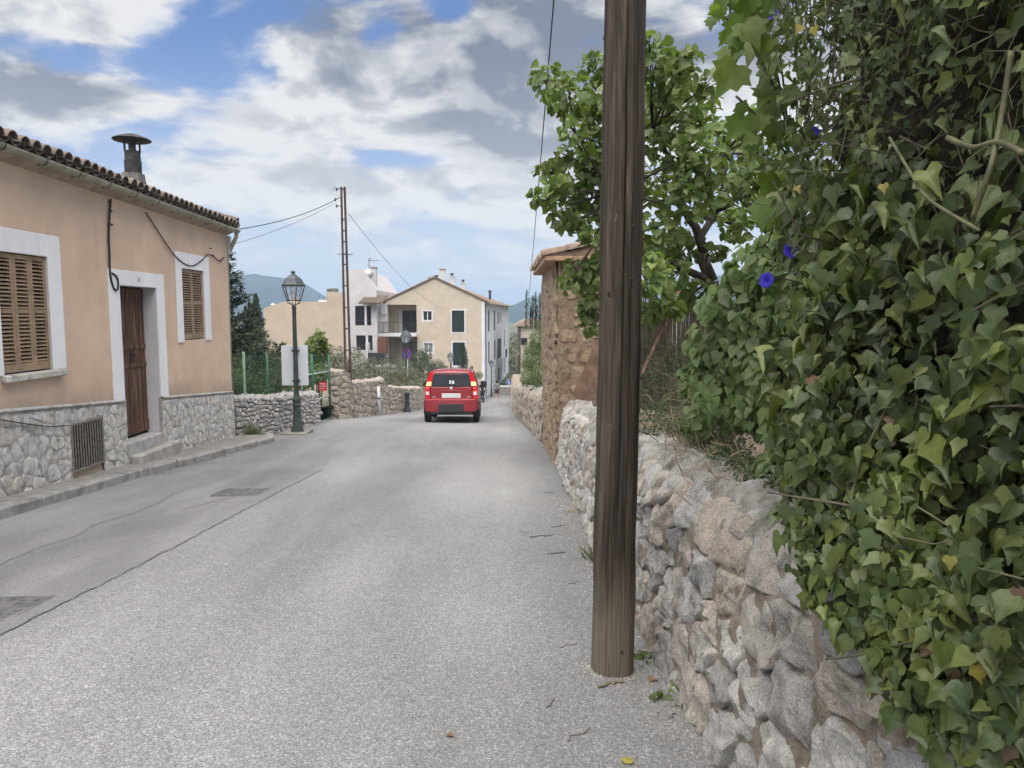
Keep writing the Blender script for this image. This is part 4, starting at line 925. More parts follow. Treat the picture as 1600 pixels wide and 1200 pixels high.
# ------------------------------------------------------------------ the wooden utility pole
PB = Vector((0.598, 3.78, gz(3.78) - 0.25)); PT = Vector((0.648, 3.80, 8.2))
pole = empty('utility_pole', (PB.x, PB.y, gz(3.78)), 'tall dark weathered wooden utility pole at the foot of the stone wall', 'utility pole')
def pole_r(t): return 0.112 - 0.020 * t
nz, na = 130, 200; V = []
for i in range(nz):
    t = (i / (nz - 1)) ** 1.25; c = PB.lerp(PT, t); z = c.z
    wob = Vector((0.014 * fbm(z * 0.9, 1, 1, 3), 0.010 * fbm(z * 0.8, 5, 1, 2), 0))
    for k in range(na):
        a = 2 * math.pi * k / na
        r = pole_r(t) * (1 + 0.045 * max(0, 0.35 - (z + .25))) + 0.007 * fbm(math.cos(a) * 1.6, math.sin(a) * 1.6, z * 1.1, 4) + 0.0018 * fbm(math.cos(a) * 14, math.sin(a) * 14, z * 0.35, 3)
        for (a0, dep, wid, z0, z1) in ((R_(268), .030, .034, 0.55, 6.5), (R_(243), .014, .028, -.3, 1.0), (R_(292), .012, .026, 0.3, 8.0), (R_(256), .010, .022, -.3, 0.6), (R_(301), .020, .03, 2.2, 8), (R_(230), .008, .03, 1.5, 5), (R_(280), .008, .02, -.3, .5)):
            aa = a0 + 0.10 * fbm(z * 0.6, a0, 3, 3); da = abs((a - aa + math.pi) % (2 * math.pi) - math.pi)
            if da < wid * 2.2 and z0 < z < z1: r -= dep * math.exp(-(da / wid) ** 2) * (0.45 + 0.55 * min(1, (z - z0) * 2, (z1 - z) * 2)) * (0.7 + 0.5 * fbm(z * 1.3, a0, 6, 3))
        V.append((c.x + wob.x + r * math.cos(a), c.y + wob.y + r * math.sin(a), z))
F = [(i*na+k, i*na+(k+1) % na, (i+1)*na+(k+1) % na, (i+1)*na+k) for i in range(nz-1) for k in range(na)]
link('shaft', np_mesh('shaft', V, F, M_POLE, True), pole)
MB().lathe([(0.095, -.01), (0.095, .0), (0.0, 0.05)], 24, o=(PT.x, PT.y, PT.z)).build('pole_cap', M_POLE, pole, True)
def knot(px, py, rad, dark=True, pale=False):
    d = ray(px, py); d = d / d.y
    # where the bearing meets the shaft
    Yh = 3.5
    for _ in range(40):
        p = EYE + d * Yh; t = (p.z - PB.z) / (PT.z - PB.z); c = PB.lerp(PT, max(0, min(1, t)))
        if math.hypot(p.x - c.x, p.y - c.y) < pole_r(t): break
        Yh += 0.008
    nrm = Vector((p.x - c.x, p.y - c.y, 0.0)).normalized(); M = Matrix.Translation(p - nrm * 0.004) @ nrm.to_track_quat('Z', 'Y').to_matrix().to_4x4() @ Matrix.Diagonal((0.85, 1.2, 1, 1))
    b = MB(); b.lathe([(rad * 1.9, -.004), (rad * 1.5, .0055), (rad * 1.1, .009), (rad * 0.85, .006)], 14, cap=False); k = b.build('knot', M_KNOTPALE if pale else M_KNOT, pole, True, M)
    b = MB(); b.lathe([(rad * 0.86, .0062), (rad * 0.5, .004), (0.001, .002)], 12, cap=False); link('knot_eye', b.mesh('knot_eye', M_KNOTDARK if dark else M_KNOT, True), k, M)
for a in ((973, 35, .013), (958, 238, .009), (998, 228, .014), (959, 338, .016, False, True), (989, 301, .006), (986, 442, .016), (952, 459, .008), (997, 592, .008), (953, 669, .009, False, True), (977, 800, .013, False), (933, 912, .008, False, True), (972, 1019, .006), (991, 355, .006), (944, 60, .006)): knot(*a)

# ------------------------------------------------------------------ overhead line from the pole down the street
def sagging(name, A, B, sag, r, mat, label, cat='cable'):
    A, B = Vector(A), Vector(B); pts = []
    for i in range(25):
        t = i / 24; p = A.lerp(B, t); p.z -= 4 * sag * t * (1 - t); pts.append(p)
    return tag(MB().tube(pts, r, 6).build(name, mat, None, True), label, cat)
sagging('overhead_cable', (PT.x, PT.y + .05, PT.z - 0.25), at(824, 486, 60), 0.35, 0.013, M_CABLE, 'black overhead cable running down from the wooden pole along the right side')

# ------------------------------------------------------------------ walls on the left, beyond the house
def seg_fn(pts, hts):
    P = [Vector((x, y, 0)) for x, y in pts]; L_ = [0]
    for a, c in zip(P[:-1], P[1:]): L_.append(L_[-1] + (c - a).length)
    def fn(u, v, h, back=False):
        x = np.interp(u, L_, [p.x for p in P]); y = np.interp(u, L_, [p.y for p in P])
        i = min(max(np.searchsorted(L_, u) - 1, 0), len(P) - 2); d = (P[i+1] - P[i]).normalized(); nx, ny = d.y, -d.x
        H = np.interp(u, L_, hts)
        return (x + nx * (h - 0.05 * v * H), y + ny * (h - 0.05 * v * H), gz(y) - 0.08 + v * (H + 0.08))
    return fn, L_[-1]
def left_wall(label, pts, hts, su, sv, mat, core, seed, H, n=10, rings=2, thick=0.4, gap=0.008, rough=0.012, name='stone_wall', top_lump=0.05):
    fn, Lg = seg_fn(pts, hts); mid = fn(Lg / 2, 0, 0); root = empty(name, mid, label, 'wall')
    us = np.arange(0, Lg + 0.001, 0.12)
    link('core', grid_mesh('core', lambda u, v: fn(u, v * 0.97, -0.015 + 0.02 * fbm(u * 5, v * 5, seed, 4)), us, np.linspace(0, 1, 12), core), root)
    def top(u, s):
        p = Vector(fn(u, 0.97, 0.02 - thick * s)); p.z += 0.09 * math.sin(math.pi * min(max(s, 0), 1)) + top_lump * fbm(u * 3.2, s * 3, seed, 4); return p
    link('coping', grid_mesh('coping', top, us, np.linspace(0, 1, 8), mat), root)
    link('back_face', grid_mesh('back_face', lambda u, v: fn(u, v * 0.97, -thick + .02), us, np.linspace(0, 1, 3), core), root)
    b = MB()
    for u in (0.0, Lg): b.quad(fn(u, 0, 0), fn(u, 0, -thick), fn(u, .97, -thick), fn(u, .97, 0))
    b.build('wall_end', core, root)
    h0 = max(hts)
    lay_stones(root, [[(p[0], p[1] / h0) for p in po] for po in cells(Lg, h0, su, sv, seed)], fn, mat, gap, H, n, rings, rough=rough, sink=0.06)
    return root
dw = left_wall('dry stone wall of small flat stones behind the green street lamp', [(-5.80, 16.05), (-5.66, 18.2), (-5.30, 21.55)], [0.92, 0.86, 0.84], 0.21, 0.098, M_DRY, M_CRACK, 41, 0.055, 9, 2, gap=0.008, rough=0.02, top_lump=0.09)
gpil = left_wall('taller rubble pier between the green gate and the lattice pole', [(-5.62, 23.75), (-4.92, 23.72), (-4.86, 24.1)], [1.55, 1.45, 1.4], 0.24, 0.18, M_STONE_FAR, M_MORTAR_G, 43, 0.05, 10, 2, name='stone_pier')
lw = left_wall('long brown rubble wall curving past the red car on the left', [(-4.84, 24.25), (-4.30, 26.2), (-4.20, 26.55), (-4.08, 26.9), (-3.75, 28.5), (-3.50, 31), (-3.9, 36), (-4.25, 41), (-4.3, 48)], [1.14, 1.22, 1.30, 0.98, 0.92, 0.92, 0.95, 0.95, 0.95], 0.33, 0.22, M_STONE_FAR, M_MORTAR_G, 47, 0.045, 9, 2)

# ------------------------------------------------------------------ street lamp (one design, four places)
def hexring(r, z, rot=0.0): return [Vector((r * math.cos(R_(60 * k) + rot), r * math.sin(R_(60 * k) + rot), z)) for k in range(6)]
def make_lamp():
    root = empty('street_lamp', (0, 0, 0), 'lamp', 'street lamp', 'cast iron street lamps along the street')
    MB().lathe([(.165, -.1), (.165, .05), (.150, .06), (.140, .10), (.118, .16), (.098, .40), (.088, .62), (.092, .66), (.105, .68), (.105, .71), (.088, .73), (.086, .76), (.108, .80), (.110, .84), (.086, .88), (.068, .93), (.064, .98)], 20).build('base', M_GREENLAMP, root, R_(40))
    MB().lathe([(.062, .98), (.058, 1.6), (.052, 2.4), (.047, 2.95), (.056, 2.97), (.056, 3.0), (.046, 3.02), (.046, 3.06), (.058, 3.08), (.058, 3.11), (.04, 3.13), (.035, 3.16)], 16).build('shaft', M_GREENLAMP, root, R_(40))
    b = MB()
    for p in hexring(.16, 3.275): b.tube([(p.x * .2, p.y * .2, 3.14), (p.x * .45, p.y * .45, 3.19), (p.x * .95, p.y * .95, 3.21), p], .009, 6)
    b.build('cradle', M_LAMPDARK, root, True)
    lo, hi = hexring(.172, 3.28), hexring(.275, 3.64); b = MB()
    for k in range(6):
        b.tube([lo[k], hi[k]], .012, 6); b.tube([lo[k], lo[(k+1) % 6]], .013, 6); b.tube([hi[k], hi[(k+1) % 6]], .016, 6)
    lan = b.build('lantern', M_LAMPDARK, root)
    for k in range(6): MB().add([lo[k], lo[(k+1) % 6], hi[(k+1) % 6], hi[k]], [(0, 1, 2, 3)]).build('pane', M_LAMPGLASS, lan)
    MB().lathe([(.0, 3.30), (.035, 3.31), (.05, 3.38), (.045, 3.46), (.02, 3.50), (.0, 3.505)], 12).build('bulb', M_WHITEP, lan, True)
    b = MB(); b.lathe([(.285, 3.640), (.288, 3.665), (.262, 3.69), (.195, 3.815), (.14, 3.85), (.075, 3.905), (.06, 3.92)], 6)
    b.build('lamp_roof', M_LAMPROOF, root)
    MB().lathe([(.045, 3.92), (.03, 3.935), (.03, 3.945), (.075, 3.965), (.06, 3.98), (.025, 3.985), (.022, 4.0), (.0, 4.005)], 10).build('finial', M_LAMPDARK, root, True)
    return root
lamp = make_lamp(); lamps = [lamp] + [copy_tree(lamp) for _ in range(3)]
for o, (x, y, s, rz, lb) in zip(lamps, ((-5.0, 17.95, 0.985, 0.0, 'dark green cast iron street lamp carrying a white board, near the peach house'),
                                        (at(634, 512, 38).x, 38, 1.0, 0.3, 'street lamp whose lantern shows before the balconies, above the brown wall'),
                                        (at(704, 548, 58).x, 58, 1.02, 0.2, 'street lamp before the green shuttered door of the cream building'),
                                        (at(768, 600, 71.6).x, 71.6, 0.9, 0.1, 'farthest street lamp, beside the white side wall at the bottom of the street'))):
    o.matrix_basis = Matrix.Translation((x, y, gz(y) - .02)) @ Matrix.Rotation(rz, 4, 'Z') @ Matrix.Scale(s, 4); o['label'] = lb
# white board clamped behind the first lamp's shaft
bz = -0.33
brd = empty('white_board', (-5.0, 18.06, bz - .48), 'blank white rectangular board clamped behind the near green lamp post', 'board')
A, B = at(439, 540, 18.06), at(482, 602, 18.06)
MB().cbox((A.x, 18.06, B.z), (B.x, 18.085, A.z), 0.004).build('panel', M_SIGNW, brd)
b = MB()
for z in (A.z - .12, B.z + .12): b.box((-5.075, 17.88, z - .02), (-4.925, 18.058, z + .02))
b.build('clamp', M_STRAP, brd)
# kerb-like plate under the lamp
tag(MB().cbox((-5.32, 17.6, gz(18) - .2), (-4.70, 18.3, gz(18) + .022), 0.01).build('lamp_footing', M_CONC), kind='structure')
# bollard
bx_, by_ = -3.62, 28.2
bol = empty('bollard', (bx_, by_, gz(by_)), 'dark cast iron bollard standing against the brown rubble wall', 'bollard')
MB().lathe([(.135, -.05), (.135, .03), (.11, .06), (.085, .20), (.072, .50), (.075, .56), (.09, .57), (.09, .60), (.07, .615)], 16, o=(bx_, by_, gz(by_))).build('shaft', M_LAMPDARK, bol, R_(40))
MB().lathe([(.07, .615), (.10, .655), (.115, .69), (.10, .735), (.05, .765), (0, .77)], 16, o=(bx_, by_, gz(by_))).build('head', M_LAMPDARK, bol, R_(40))
# white pipe on the wall
P0 = at(589, 604, 25.55); P1 = at(590, 641, 25.45)
pp = empty('drain_pipe', P1, 'white plastic pipe standing against the brown rubble wall', 'pipe')
MB().tube([(P0.x + .06, 25.5, P0.z), (P0.x + .07, 25.48, (P0.z + P1.z) / 2), (P0.x + .10, 25.45, P1.z - .05)], .052, 12).build('tube', M_PIPE, pp, True)
MB().tube([(P0.x + .068, 25.485, (P0.z + P1.z) / 2 - .02), (P0.x + .068, 25.483, (P0.z + P1.z) / 2 + .03)], .060, 12).build('collar', M_STRAP, pp, True)
# chain-link fence along the allotment
fen = empty('wire_fence', (-6.0, 19, gz(19)), 'green chain link fence on posts behind the dry stone wall', 'fence')
fa, fb = Vector((-5.98, 16.3, 0)), Vector((-5.72, 21.1, 0)); flen = (fb - fa).length
def fpt(u, z): 
    p = fa.lerp(fb, u / flen); return Vector((p.x, p.y, gz(p.y) + z))
for u, m_ in ((0.75, M_GREENP), (2.2, M_GREENF), (3.7, M_GREENF), (flen - .02, M_GREENP)):
    MB().tube([fpt(u, -.1), fpt(u, 1.95)], 0.032, 8).build('post', m_, fen, True)
b = MB()
for z in (0.95, 1.42, 1.88): b.tube([fpt(0, z), fpt(flen, z)], 0.004, 4)
b.build('line_wire', M_GREENF, fen)
b = MB(); k = 0
while k * 0.085 < flen + 1.1:
    u = k * 0.085
    for sgn in (1, -1):
        a0, a1 = u, u - sgn * 1.05
        if sgn < 0: a0, a1 = u - 1.05, u
        ua, ub = (u, u - 1.05) if sgn > 0 else (u - 1.05, u)
        za, zb_ = 0.84, 1.88
        def cl(ua, za, ub, zb_):
            # clip to the fence length
            pa, pb = (ua, za), (ub, zb_)
            for lim, side in ((0, 1), (flen, -1)):
                if (pa[0] - lim) * side < 0 and (pb[0] - lim) * side < 0: return None
                if (pa[0] - lim) * side < 0: t = (lim - pa[0]) / (pb[0] - pa[0]); pa = (lim, pa[1] + (pb[1] - pa[1]) * t)
                if (pb[0] - lim) * side < 0: t = (lim - pb[0]) / (pa[0] - pb[0]); pb = (lim, pb[1] + (pa[1] - pb[1]) * t)
            return pa, pb
        q = cl(ua, za, ub, zb_)
        if q and abs(q[0][0] - q[1][0]) > .02: b.tube([fpt(*q[0]), fpt(*q[1])], 0.0013, 3, cap=False)
    k += 1
tag(b.build('wire_mesh', M_GREENF, fen), kind='stuff')
# green gate
gate = empty('metal_gate', (-5.5, 22.6, gz(22.6)), 'green metal gate with pale rails, wire mesh and small red notice', 'gate')
ga, gb = Vector((-5.72, 21.35, 0)), Vector((-5.50, 23.65, 0))
def gpt(t, z): p = ga.lerp(gb, t); return Vector((p.x, p.y, z))
for t, z1, m_ in ((0.0, 0.62, M_GREENF), (0.30, 0.40, M_GREENF), (0.97, 0.30, M_GREENF)): MB().tube([gpt(t, gz(22) - .1), gpt(t, z1)], 0.035 if t != .3 else .045, 8).build('post', m_, gate, True)
zr = (-0.20, -0.98, -1.72)
for z in zr: MB().tube([gpt(0.0, z + .02), gpt(0.97, z - .04)], 0.024, 6).build('rail', M_RAILP, gate, True)
b = MB()
for k in range(28): t = 0.02 + 0.95 * k / 28; b.tube([gpt(t, -1.72), gpt(t, 0.30)], 0.003, 3, cap=False)
for k in range(18): z = -1.70 + 2.0 * k / 18; b.tube([gpt(0.0, z), gpt(.97, z)], 0.003, 3, cap=False)
tag(b.build('wire_mesh', M_GREENF, gate), kind='stuff')
q = gpt(0.52, -0.62); b = MB(); b.box((q.x + .03, q.y - .02, q.z - .13), (q.x + .26, q.y - .005, q.z + .14)); nt_ = b.build('notice', M_REDSIGN, gate)
b = MB()
for k, (a0, a1) in enumerate(((.06, .20), (.05, .22), (.07, .18))): b.box((q.x + a0, q.y - .0245, q.z + .07 - k * .07), (q.x + a1, q.y - .021, q.z + .09 - k * .07))
b.build('print_line', M_WHITEP, nt_)
# rusty steel lattice pole
lp = empty('lattice_pole', (-4.95, 24.42, gz(24.4)), 'slender rusty brown steel lattice pole rising behind the rubble pier', 'utility pole')
yb = 24.42; zt = at(535, 292, yb).z
tl, tr_ = at(533.5, 292, yb), at(538.5, 292, yb); bl, br = at(541.5, 650, yb), at(550, 650, yb)
for (p, q_) in ((bl, tl), (br, tr_)):
    b = MB(); M = None
    for (dx, w2) in ((0, 0.030),):
        b.prism([(p.x - .038, yb - .03, p.z - .3), (p.x + .038, yb - .03, p.z - .3), (q_.x + .034, yb - .03, q_.z), (q_.x - .034, yb - .03, q_.z)], (0, .012, 0))
        sgn = -1 if p is bl else 1
        b.prism([(p.x + sgn * .028, yb - .018, p.z - .3), (p.x + sgn * .020, yb - .018, p.z - .3), (q_.x + sgn * .020, yb - .018, q_.z), (q_.x + sgn * .028, yb - .018, q_.z)], (0, .06, 0))
    b.build('upright', M_RUST, lp)
for py in (296, 342, 359, 376, 395, 411, 444, 478, 511, 545, 578, 612):
    t = (py - 292) / (650 - 292); a, c = tl.lerp(bl, t), tr_.lerp(br, t); MB().box((a.x - .01, yb - .034, a.z - .022), (c.x + .01, yb - .031, c.z + .022)).build('rung', M_RUST, lp)
MB().tube([at(527.5, 398, yb), at(529, 397, yb), at(550, 398, yb), at(551, 396, yb)], .012, 5).build('step_bar', M_RUST, lp)
for (x0, y0, x1, y1) in ((533, 293, 526, 296), (533, 308, 524, 312), (533, 322, 526, 322)):
    o = MB().tube([at(x0, y0, yb), at(x1, y1, yb)], .012, 5).build('bracket', M_RUST, lp)
    MB().lathe([(.0, -.05), (.035, -.04), (.02, -.015), (.04, 0), (.02, .02), (.035, .045), (0, .055)], 10, o=at(x1, y1, yb)).build('insulator', M_INSUL, o, True)
MB().tube([at(526, 296, yb), at(523, 291, yb), at(521, 295, yb), at(521, 299, yb)], .008, 5).build('jumper_wire', M_CABLE, lp)
sagging('service_wire', at(524, 312, yb), (GX + .02, HY1 + .2, 3.40), 0.12, 0.010, M_CABLE, 'upper dark wire from the lattice pole to the house gutter')
sagging('service_wire', at(521, 318, yb), (HX + .03, HY1 + .1, 3.05), 0.10, 0.006, M_WIRE, 'lower thin grey wire from the lattice pole to the house corner')
sagging('service_wire', at(543, 332, yb), at(704, 482, 68.9), 0.9, 0.008, M_WIRE, 'thin wire sloping from the lattice pole to the cream building')
# round traffic signs
def disc_sign(name, label, X, Y, zc_, rz, face, r=0.30, arrow=False, cross=False, tilt=0):
    root = empty(name, (X, Y, gz(Y)), label, 'sign')
    Mx = Matrix.Translation((X, Y, zc_)) @ Matrix.Rotation(rz, 4, 'Z') @ Matrix.Rotation(R_(90), 4, 'X')
    MB().tube([(X, Y + .05, gz(Y) - .1), (X, Y + .05, zc_ + .2)], .028, 8).build('post', M_PIPE, root, True)
    d = link('sign_face', MB().lathe([(r, 0), (r, .012)], 28).mesh('sign_face', face), root, Mx)
    def on(b, nm, m): link(nm, b.mesh(nm, m), d, Mx)
    b = MB(); ring = [(r * .90, .013), (r, .013), (r, .016), (r * .90, .016)]
    b.lathe(ring + ring[:1], 28, cap=False); on(b, 'rim', M_REDP if cross else M_WHITEP)
    if cross:
        b = MB()
        for a in (45, -45): b.box((-r * .88, -r * .06, .013), (r * .88, r * .06, .0155 + (0.001 if a > 0 else 0)), M=Matrix.Rotation(R_(a), 4, 'Z'))
        on(b, 'red_cross', M_REDP)
    if arrow:
        b = MB(); M = Matrix.Rotation(R_(200), 4, 'Z'); b.prism([M @ Vector(q) for q in ((-.04, -.2, .013), (.04, -.2, .013), (.04, .02, .013), (.12, .02, .013), (0, .2, .013), (-.12, .02, .013), (-.04, .02, .013))], (0, 0, .003)); on(b, 'arrow', M_WHITEP)
    return root
disc_sign('no_stopping_sign', 'blue and red round sign seen at an angle above the brown wall', at(636, 553, 39).x, 39, at(636, 553, 39).z, R_(52), M_BLUE, cross=True)
disc_sign('arrow_sign', 'blue round sign with white arrow before the low end wall', at(795, 597, 72.9).x, 72.9, at(795, 597, 72.9).z, 0, M_BLUE, r=.29, arrow=True)
# iron covers in the road
def cover(label, cx, cy, sx, sy, rz):
    Mx = Matrix.Translation((cx, cy, rz_road(cx, cy) + .006)) @ Matrix.Rotation(-math.atan(.072), 4, 'X') @ Matrix.Rotation(rz, 4, 'Z')
    root = link('manhole_cover', None, None, Mx); tag(root, label, 'manhole cover', 'iron covers set in the road')
    b = MB()
    for a, c in (((-sx, -sy, -.03), (sx, -sy + .03, .004)), ((-sx, sy - .03, -.03), (sx, sy, .004)), ((-sx, -sy + .03, -.03), (-sx + .03, sy - .03, .004)), ((sx - .03, -sy + .03, -.03), (sx, sy - .03, .004))): b.box(a, c)
    link('rim', b.mesh('rim', M_CAST), root, Mx)
    b = MB(); b.cbox((-sx + .036, -sy + .036, -.03), (sx - .036, sy - .036, .003), .002)
    for i in range(6):
        for j in range(6): x = -sx + .08 + (2 * sx - .16) * i / 5; y = -sy + .08 + (2 * sy - .16) * j / 5; b.box((x - .018, y - .018, .0032), (x + .018, y + .018, .006))
    link('lid', b.mesh('lid', M_CAST), root, Mx)
cover('nearest square iron cover at the left edge of the road', -3.42, 4.78, .30, .26, .04)
cover('farther square iron cover near the long crack', -3.35, 9.35, .30, .28, .02)
# ------------------------------------------------------------------ buildings down the street
def window_y(parent, X0, Z0, X1, Z1, Yf, frame, glass, inset=0.12, mull=1, sur=None, sw=0.12, name='window', sill=False):
    """a window in a wall that faces the camera (-Y)"""
    b = MB(); t = 0.06
    for a, c in (((X0, Yf + inset - .04, Z0), (X1, Yf + inset, Z0 + t)), ((X0, Yf + inset - .04, Z1 - t), (X1, Yf + inset, Z1)), ((X0, Yf + inset - .04, Z0 + t), (X0 + t, Yf + inset, Z1 - t)), ((X1 - t, Yf + inset - .04, Z0 + t), (X1, Yf + inset, Z1 - t))): b.box(a, c)
    for k in range(mull): x = X0 + (X1 - X0) * (k + 1) / (mull + 1); b.box((x - .04, Yf + inset - .045, Z0 + t), (x + .04, Yf + inset, Z1 - t))
    w_ = b.build(name, frame, parent)
    MB().quad((X0, Yf + inset + .005, Z0), (X1, Yf + inset + .005, Z0), (X1, Yf + inset + .005, Z1), (X0, Yf + inset + .005, Z1)).build('pane', glass, w_)
    if sur:
        b = MB()
        for a, c in (((X0 - sw, Yf - .025, Z0 - sw), (X0, Yf - .001, Z1 + sw)), ((X1, Yf - .025, Z0 - sw), (X1 + sw, Yf - .001, Z1 + sw)), ((X0, Yf - .024, Z1), (X1, Yf - .001, Z1 + sw)), ((X0, Yf - .024, Z0 - sw), (X1, Yf - .001, Z0))): b.box(a, c)
        b.build('surround', sur, w_)
    return w_
def shutter_y(parent, X0, Z0, X1, Z1, Yf, sw=0.12):
    o = MB().box((X0, Yf + .03, Z0), (X1, Yf + .07, Z1)).build('shutter', M_SHUTG, parent)
    b = MB(); n = int((Z1 - Z0) / 0.16)
    for k in range(n): z = Z0 + (k + .5) * (Z1 - Z0) / n; b.box((X0 + .05, Yf + .012, z - .05), ((X0 + X1) / 2 - .03, Yf + .029, z + .02)); b.box(((X0 + X1) / 2 + .03, Yf + .012, z - .05), (X1 - .05, Yf + .029, z + .02))
    b.build('louvre', M_SHUTG, o)
    b = MB()
    for a, c in (((X0 - sw, Yf - .025, Z0 - sw), (X0, Yf - .001, Z1 + sw)), ((X1, Yf - .025, Z0 - sw), (X1 + sw, Yf - .001, Z1 + sw)), ((X0, Yf - .024, Z1), (X1, Yf - .001, Z1 + sw)), ((X0, Yf - .024, Z0 - sw), (X1, Yf - .001, Z0))): b.box(a, c)
    b.build('surround', M_WHITE, o)
def railing(parent, X0, X1, Y, Z0, h=1.0, n=24):
    r = MB().box((X0, Y - .02, Z0 + h - .04), (X1, Y + .02, Z0 + h)).build('railing', M_RAIL, parent)
    b = MB(); b.box((X0, Y - .015, Z0 + .08), (X1, Y + .015, Z0 + .11))
    for k in range(n + 1): x = X0 + (X1 - X0) * k / n; w2 = .022 if k % 8 == 0 else .008; b.box((x - w2, Y - .01, Z0), (x + w2, Y + .01, Z0 + h - .04))
    b.build('balusters', M_RAIL, r)
YF = 69.0
gx = lambda px: at(px, 500, YF).x
gzv = lambda py: at(700, py, YF).z
apt = empty('apartment_building', (-6.2, YF, gz(YF)), 'cream gabled apartment building with recessed balconies and green shutters', 'building')
ZB, ZE, ZA = -7.2, 2.73, 4.86; XL, XR, XA = -10.76, -1.54, -6.16; YB2 = 104.0; XR2 = 1.05
hol = [(gx(604.5), gzv(520), gx(651), gzv(476), 2.2), (gx(604.5), gzv(575), gx(651.5), gzv(527), 2.2), (gx(661), gzv(501), gx(675), gzv(486)), (gx(662), gzv(551), gx(676), gzv(536)), (gx(706), gzv(519), gx(725.5), gzv(485)), (gx(707), gzv(571), gx(726), gzv(535))]
b = MB(); wall_open(b, (XL, YF, ZB), (1, 0, 0), (0, -1, 0), XR - XL, ZE - ZB, [(h[0] - XL, h[1] - ZB, h[2] - XL, h[3] - ZB) + tuple(h[4:]) for h in hol], 0.16)
b.add([(XL, YF, ZE), (XR, YF, ZE), (XA, YF, ZA)], [(0, 1, 2)])
b.quad((XL, YF, ZB), (XL, YB2, ZB), (XL, YB2, ZE), (XL, YF, ZE)); b.add([(XL, YB2, ZE), (XR2, YB2, ZE), (XA, YB2, ZA)], [(0, 1, 2)]); b.quad((XL, YB2, ZB), (XR2, YB2, ZB), (XR2, YB2, ZE), (XL, YB2, ZE))
b.build('front_wall', M_CREAM, apt)
# white side wall along the lower street
dS = Vector((XR2 - XR, YB2 - YF, 0)); LS = dS.length; dS.normalize(); nS = Vector((dS.y, -dS.x, 0))
def side_u(px):
    s = ray(px, 520); k = s.x / s.y            # X = k * Y
    return (k * YF - XR) / (dS.x - k * dS.y)
def side_z(px, py): u = side_u(px); p = Vector((XR, YF, 0)) + dS * u; return at(px, py, p.y).z
slits = []
for (x0, x1, y0, y1) in ((762.4, 765.2, 485, 518), (771.4, 774.2, 485, 516), (776.8, 778.2, 488, 506), (779.0, 780.4, 488, 505.5), (781.4, 782.6, 488, 504), (762.8, 765.2, 533.5, 566.5), (772, 774.6, 531, 562), (777, 783.4, 529, 560), (773.2, 774.4, 577, 592), (778.2, 781.4, 574, 594), (783.0, 784.2, 571, 586), (787.4, 788.8, 515, 542), (787.8, 789.2, 560, 583)):
    u0, u1 = side_u(x0), side_u(x1); xm = (x0 + x1) / 2; slits.append((u0, side_z(xm, y1) - ZB, u1, side_z(xm, y0) - ZB))
slits = [s for s in slits if 0 < s[0] < s[2] < LS and s[1] > 0.3]
b = MB(); wall_open(b, (XR, YF, ZB), dS, nS, LS, ZE - ZB, slits, 0.12); b.build('side_wall', M_WHITE, apt)
for s in slits:
    O = Vector((XR, YF, ZB)); P = lambda u, v: O + dS * u + Vector((0, 0, v)) - nS * .05
    sh = MB().quad(P(s[0], s[1]), P(s[2], s[1]), P(s[2], s[3]), P(s[0], s[3])).build('side_shutter', M_SHUTG, apt)
for (x, y) in ((784, 558),):
    u = side_u(x); p = Vector((XR, YF, side_z(x, y))) + dS * u; M = Matrix.Translation(p) @ Matrix.Rotation(math.atan2(dS.y, dS.x), 4, 'Z')
    bal = MB().box((-1.2, -.55, -.1), (1.6, 0, 0), M=M).build('balcony', M_WHITE, apt); b = MB()
    for k in range(12): b.box((-1.2 + k * .25, -.55, 0), (-1.18 + k * .25, -.53, .95), M=M)
    b.box((-1.2, -.56, .95), (1.6, -.52, 1.0), M=M); b.build('railing', M_RAIL, bal)
MB().box((0, -.005, 0), (.8, .001, .55), M=Matrix.Translation(Vector((XR, YF, side_z(779, 569))) + dS * side_u(778) + nS * .01) @ Matrix.Rotation(math.atan2(dS.y, dS.x), 4, 'Z')).build('wall_plaque', M_GREYW, apt)
# quoin strip, roof, chimneys
MB().box((XR - .28, YF - .03, ZB), (XR + .004, YF - .002, ZE - .02)).build('corner_band', M_WHITE, apt)
b = MB(); th = 0.12; o_ = 0.35
def rp(x, y, z): return (x, y, z)
b.prism([(XL - o_, YF - .12, ZE - .15), (XA, YF - .12, ZA + .02), (XA, YF - .12, ZA + .02 + th), (XL - o_, YF - .12, ZE - .15 + th)], (0, YB2 - YF + .3, 0))
v0 = [(XA, YF - .12, ZA + .02), (XR + .45, YF - .12, ZE - .19), (XR + .45, YF - .12, ZE - .19 + th), (XA, YF - .12, ZA + .02 + th)]; v1 = [(XA, YB2, ZA + .02), (XR2 + .6, YB2, ZE - .19), (XR2 + .6, YB2, ZE - .19 + th), (XA, YB2, ZA + .02 + th)]
b.add(v0 + v1, [(3, 2, 1, 0), (4, 5, 6, 7), (0, 1, 5, 4), (1, 2, 6, 5), (2, 3, 7, 6), (3, 0, 4, 7)])
roof = b.build('roof', M_TILE2, apt)
b = MB()
for k in range(60):
    t = k / 60; y = YF + 0.3 + t * (YB2 - YF - 1); xe = XR + (XR2 - XR) * t + .42
    b.tube([(xe + .05, y, ZE - .10), (XA, y, ZA + .13)], .09, 6)
tag(b.build('roof_tiles', M_TILE2, roof), kind='stuff')
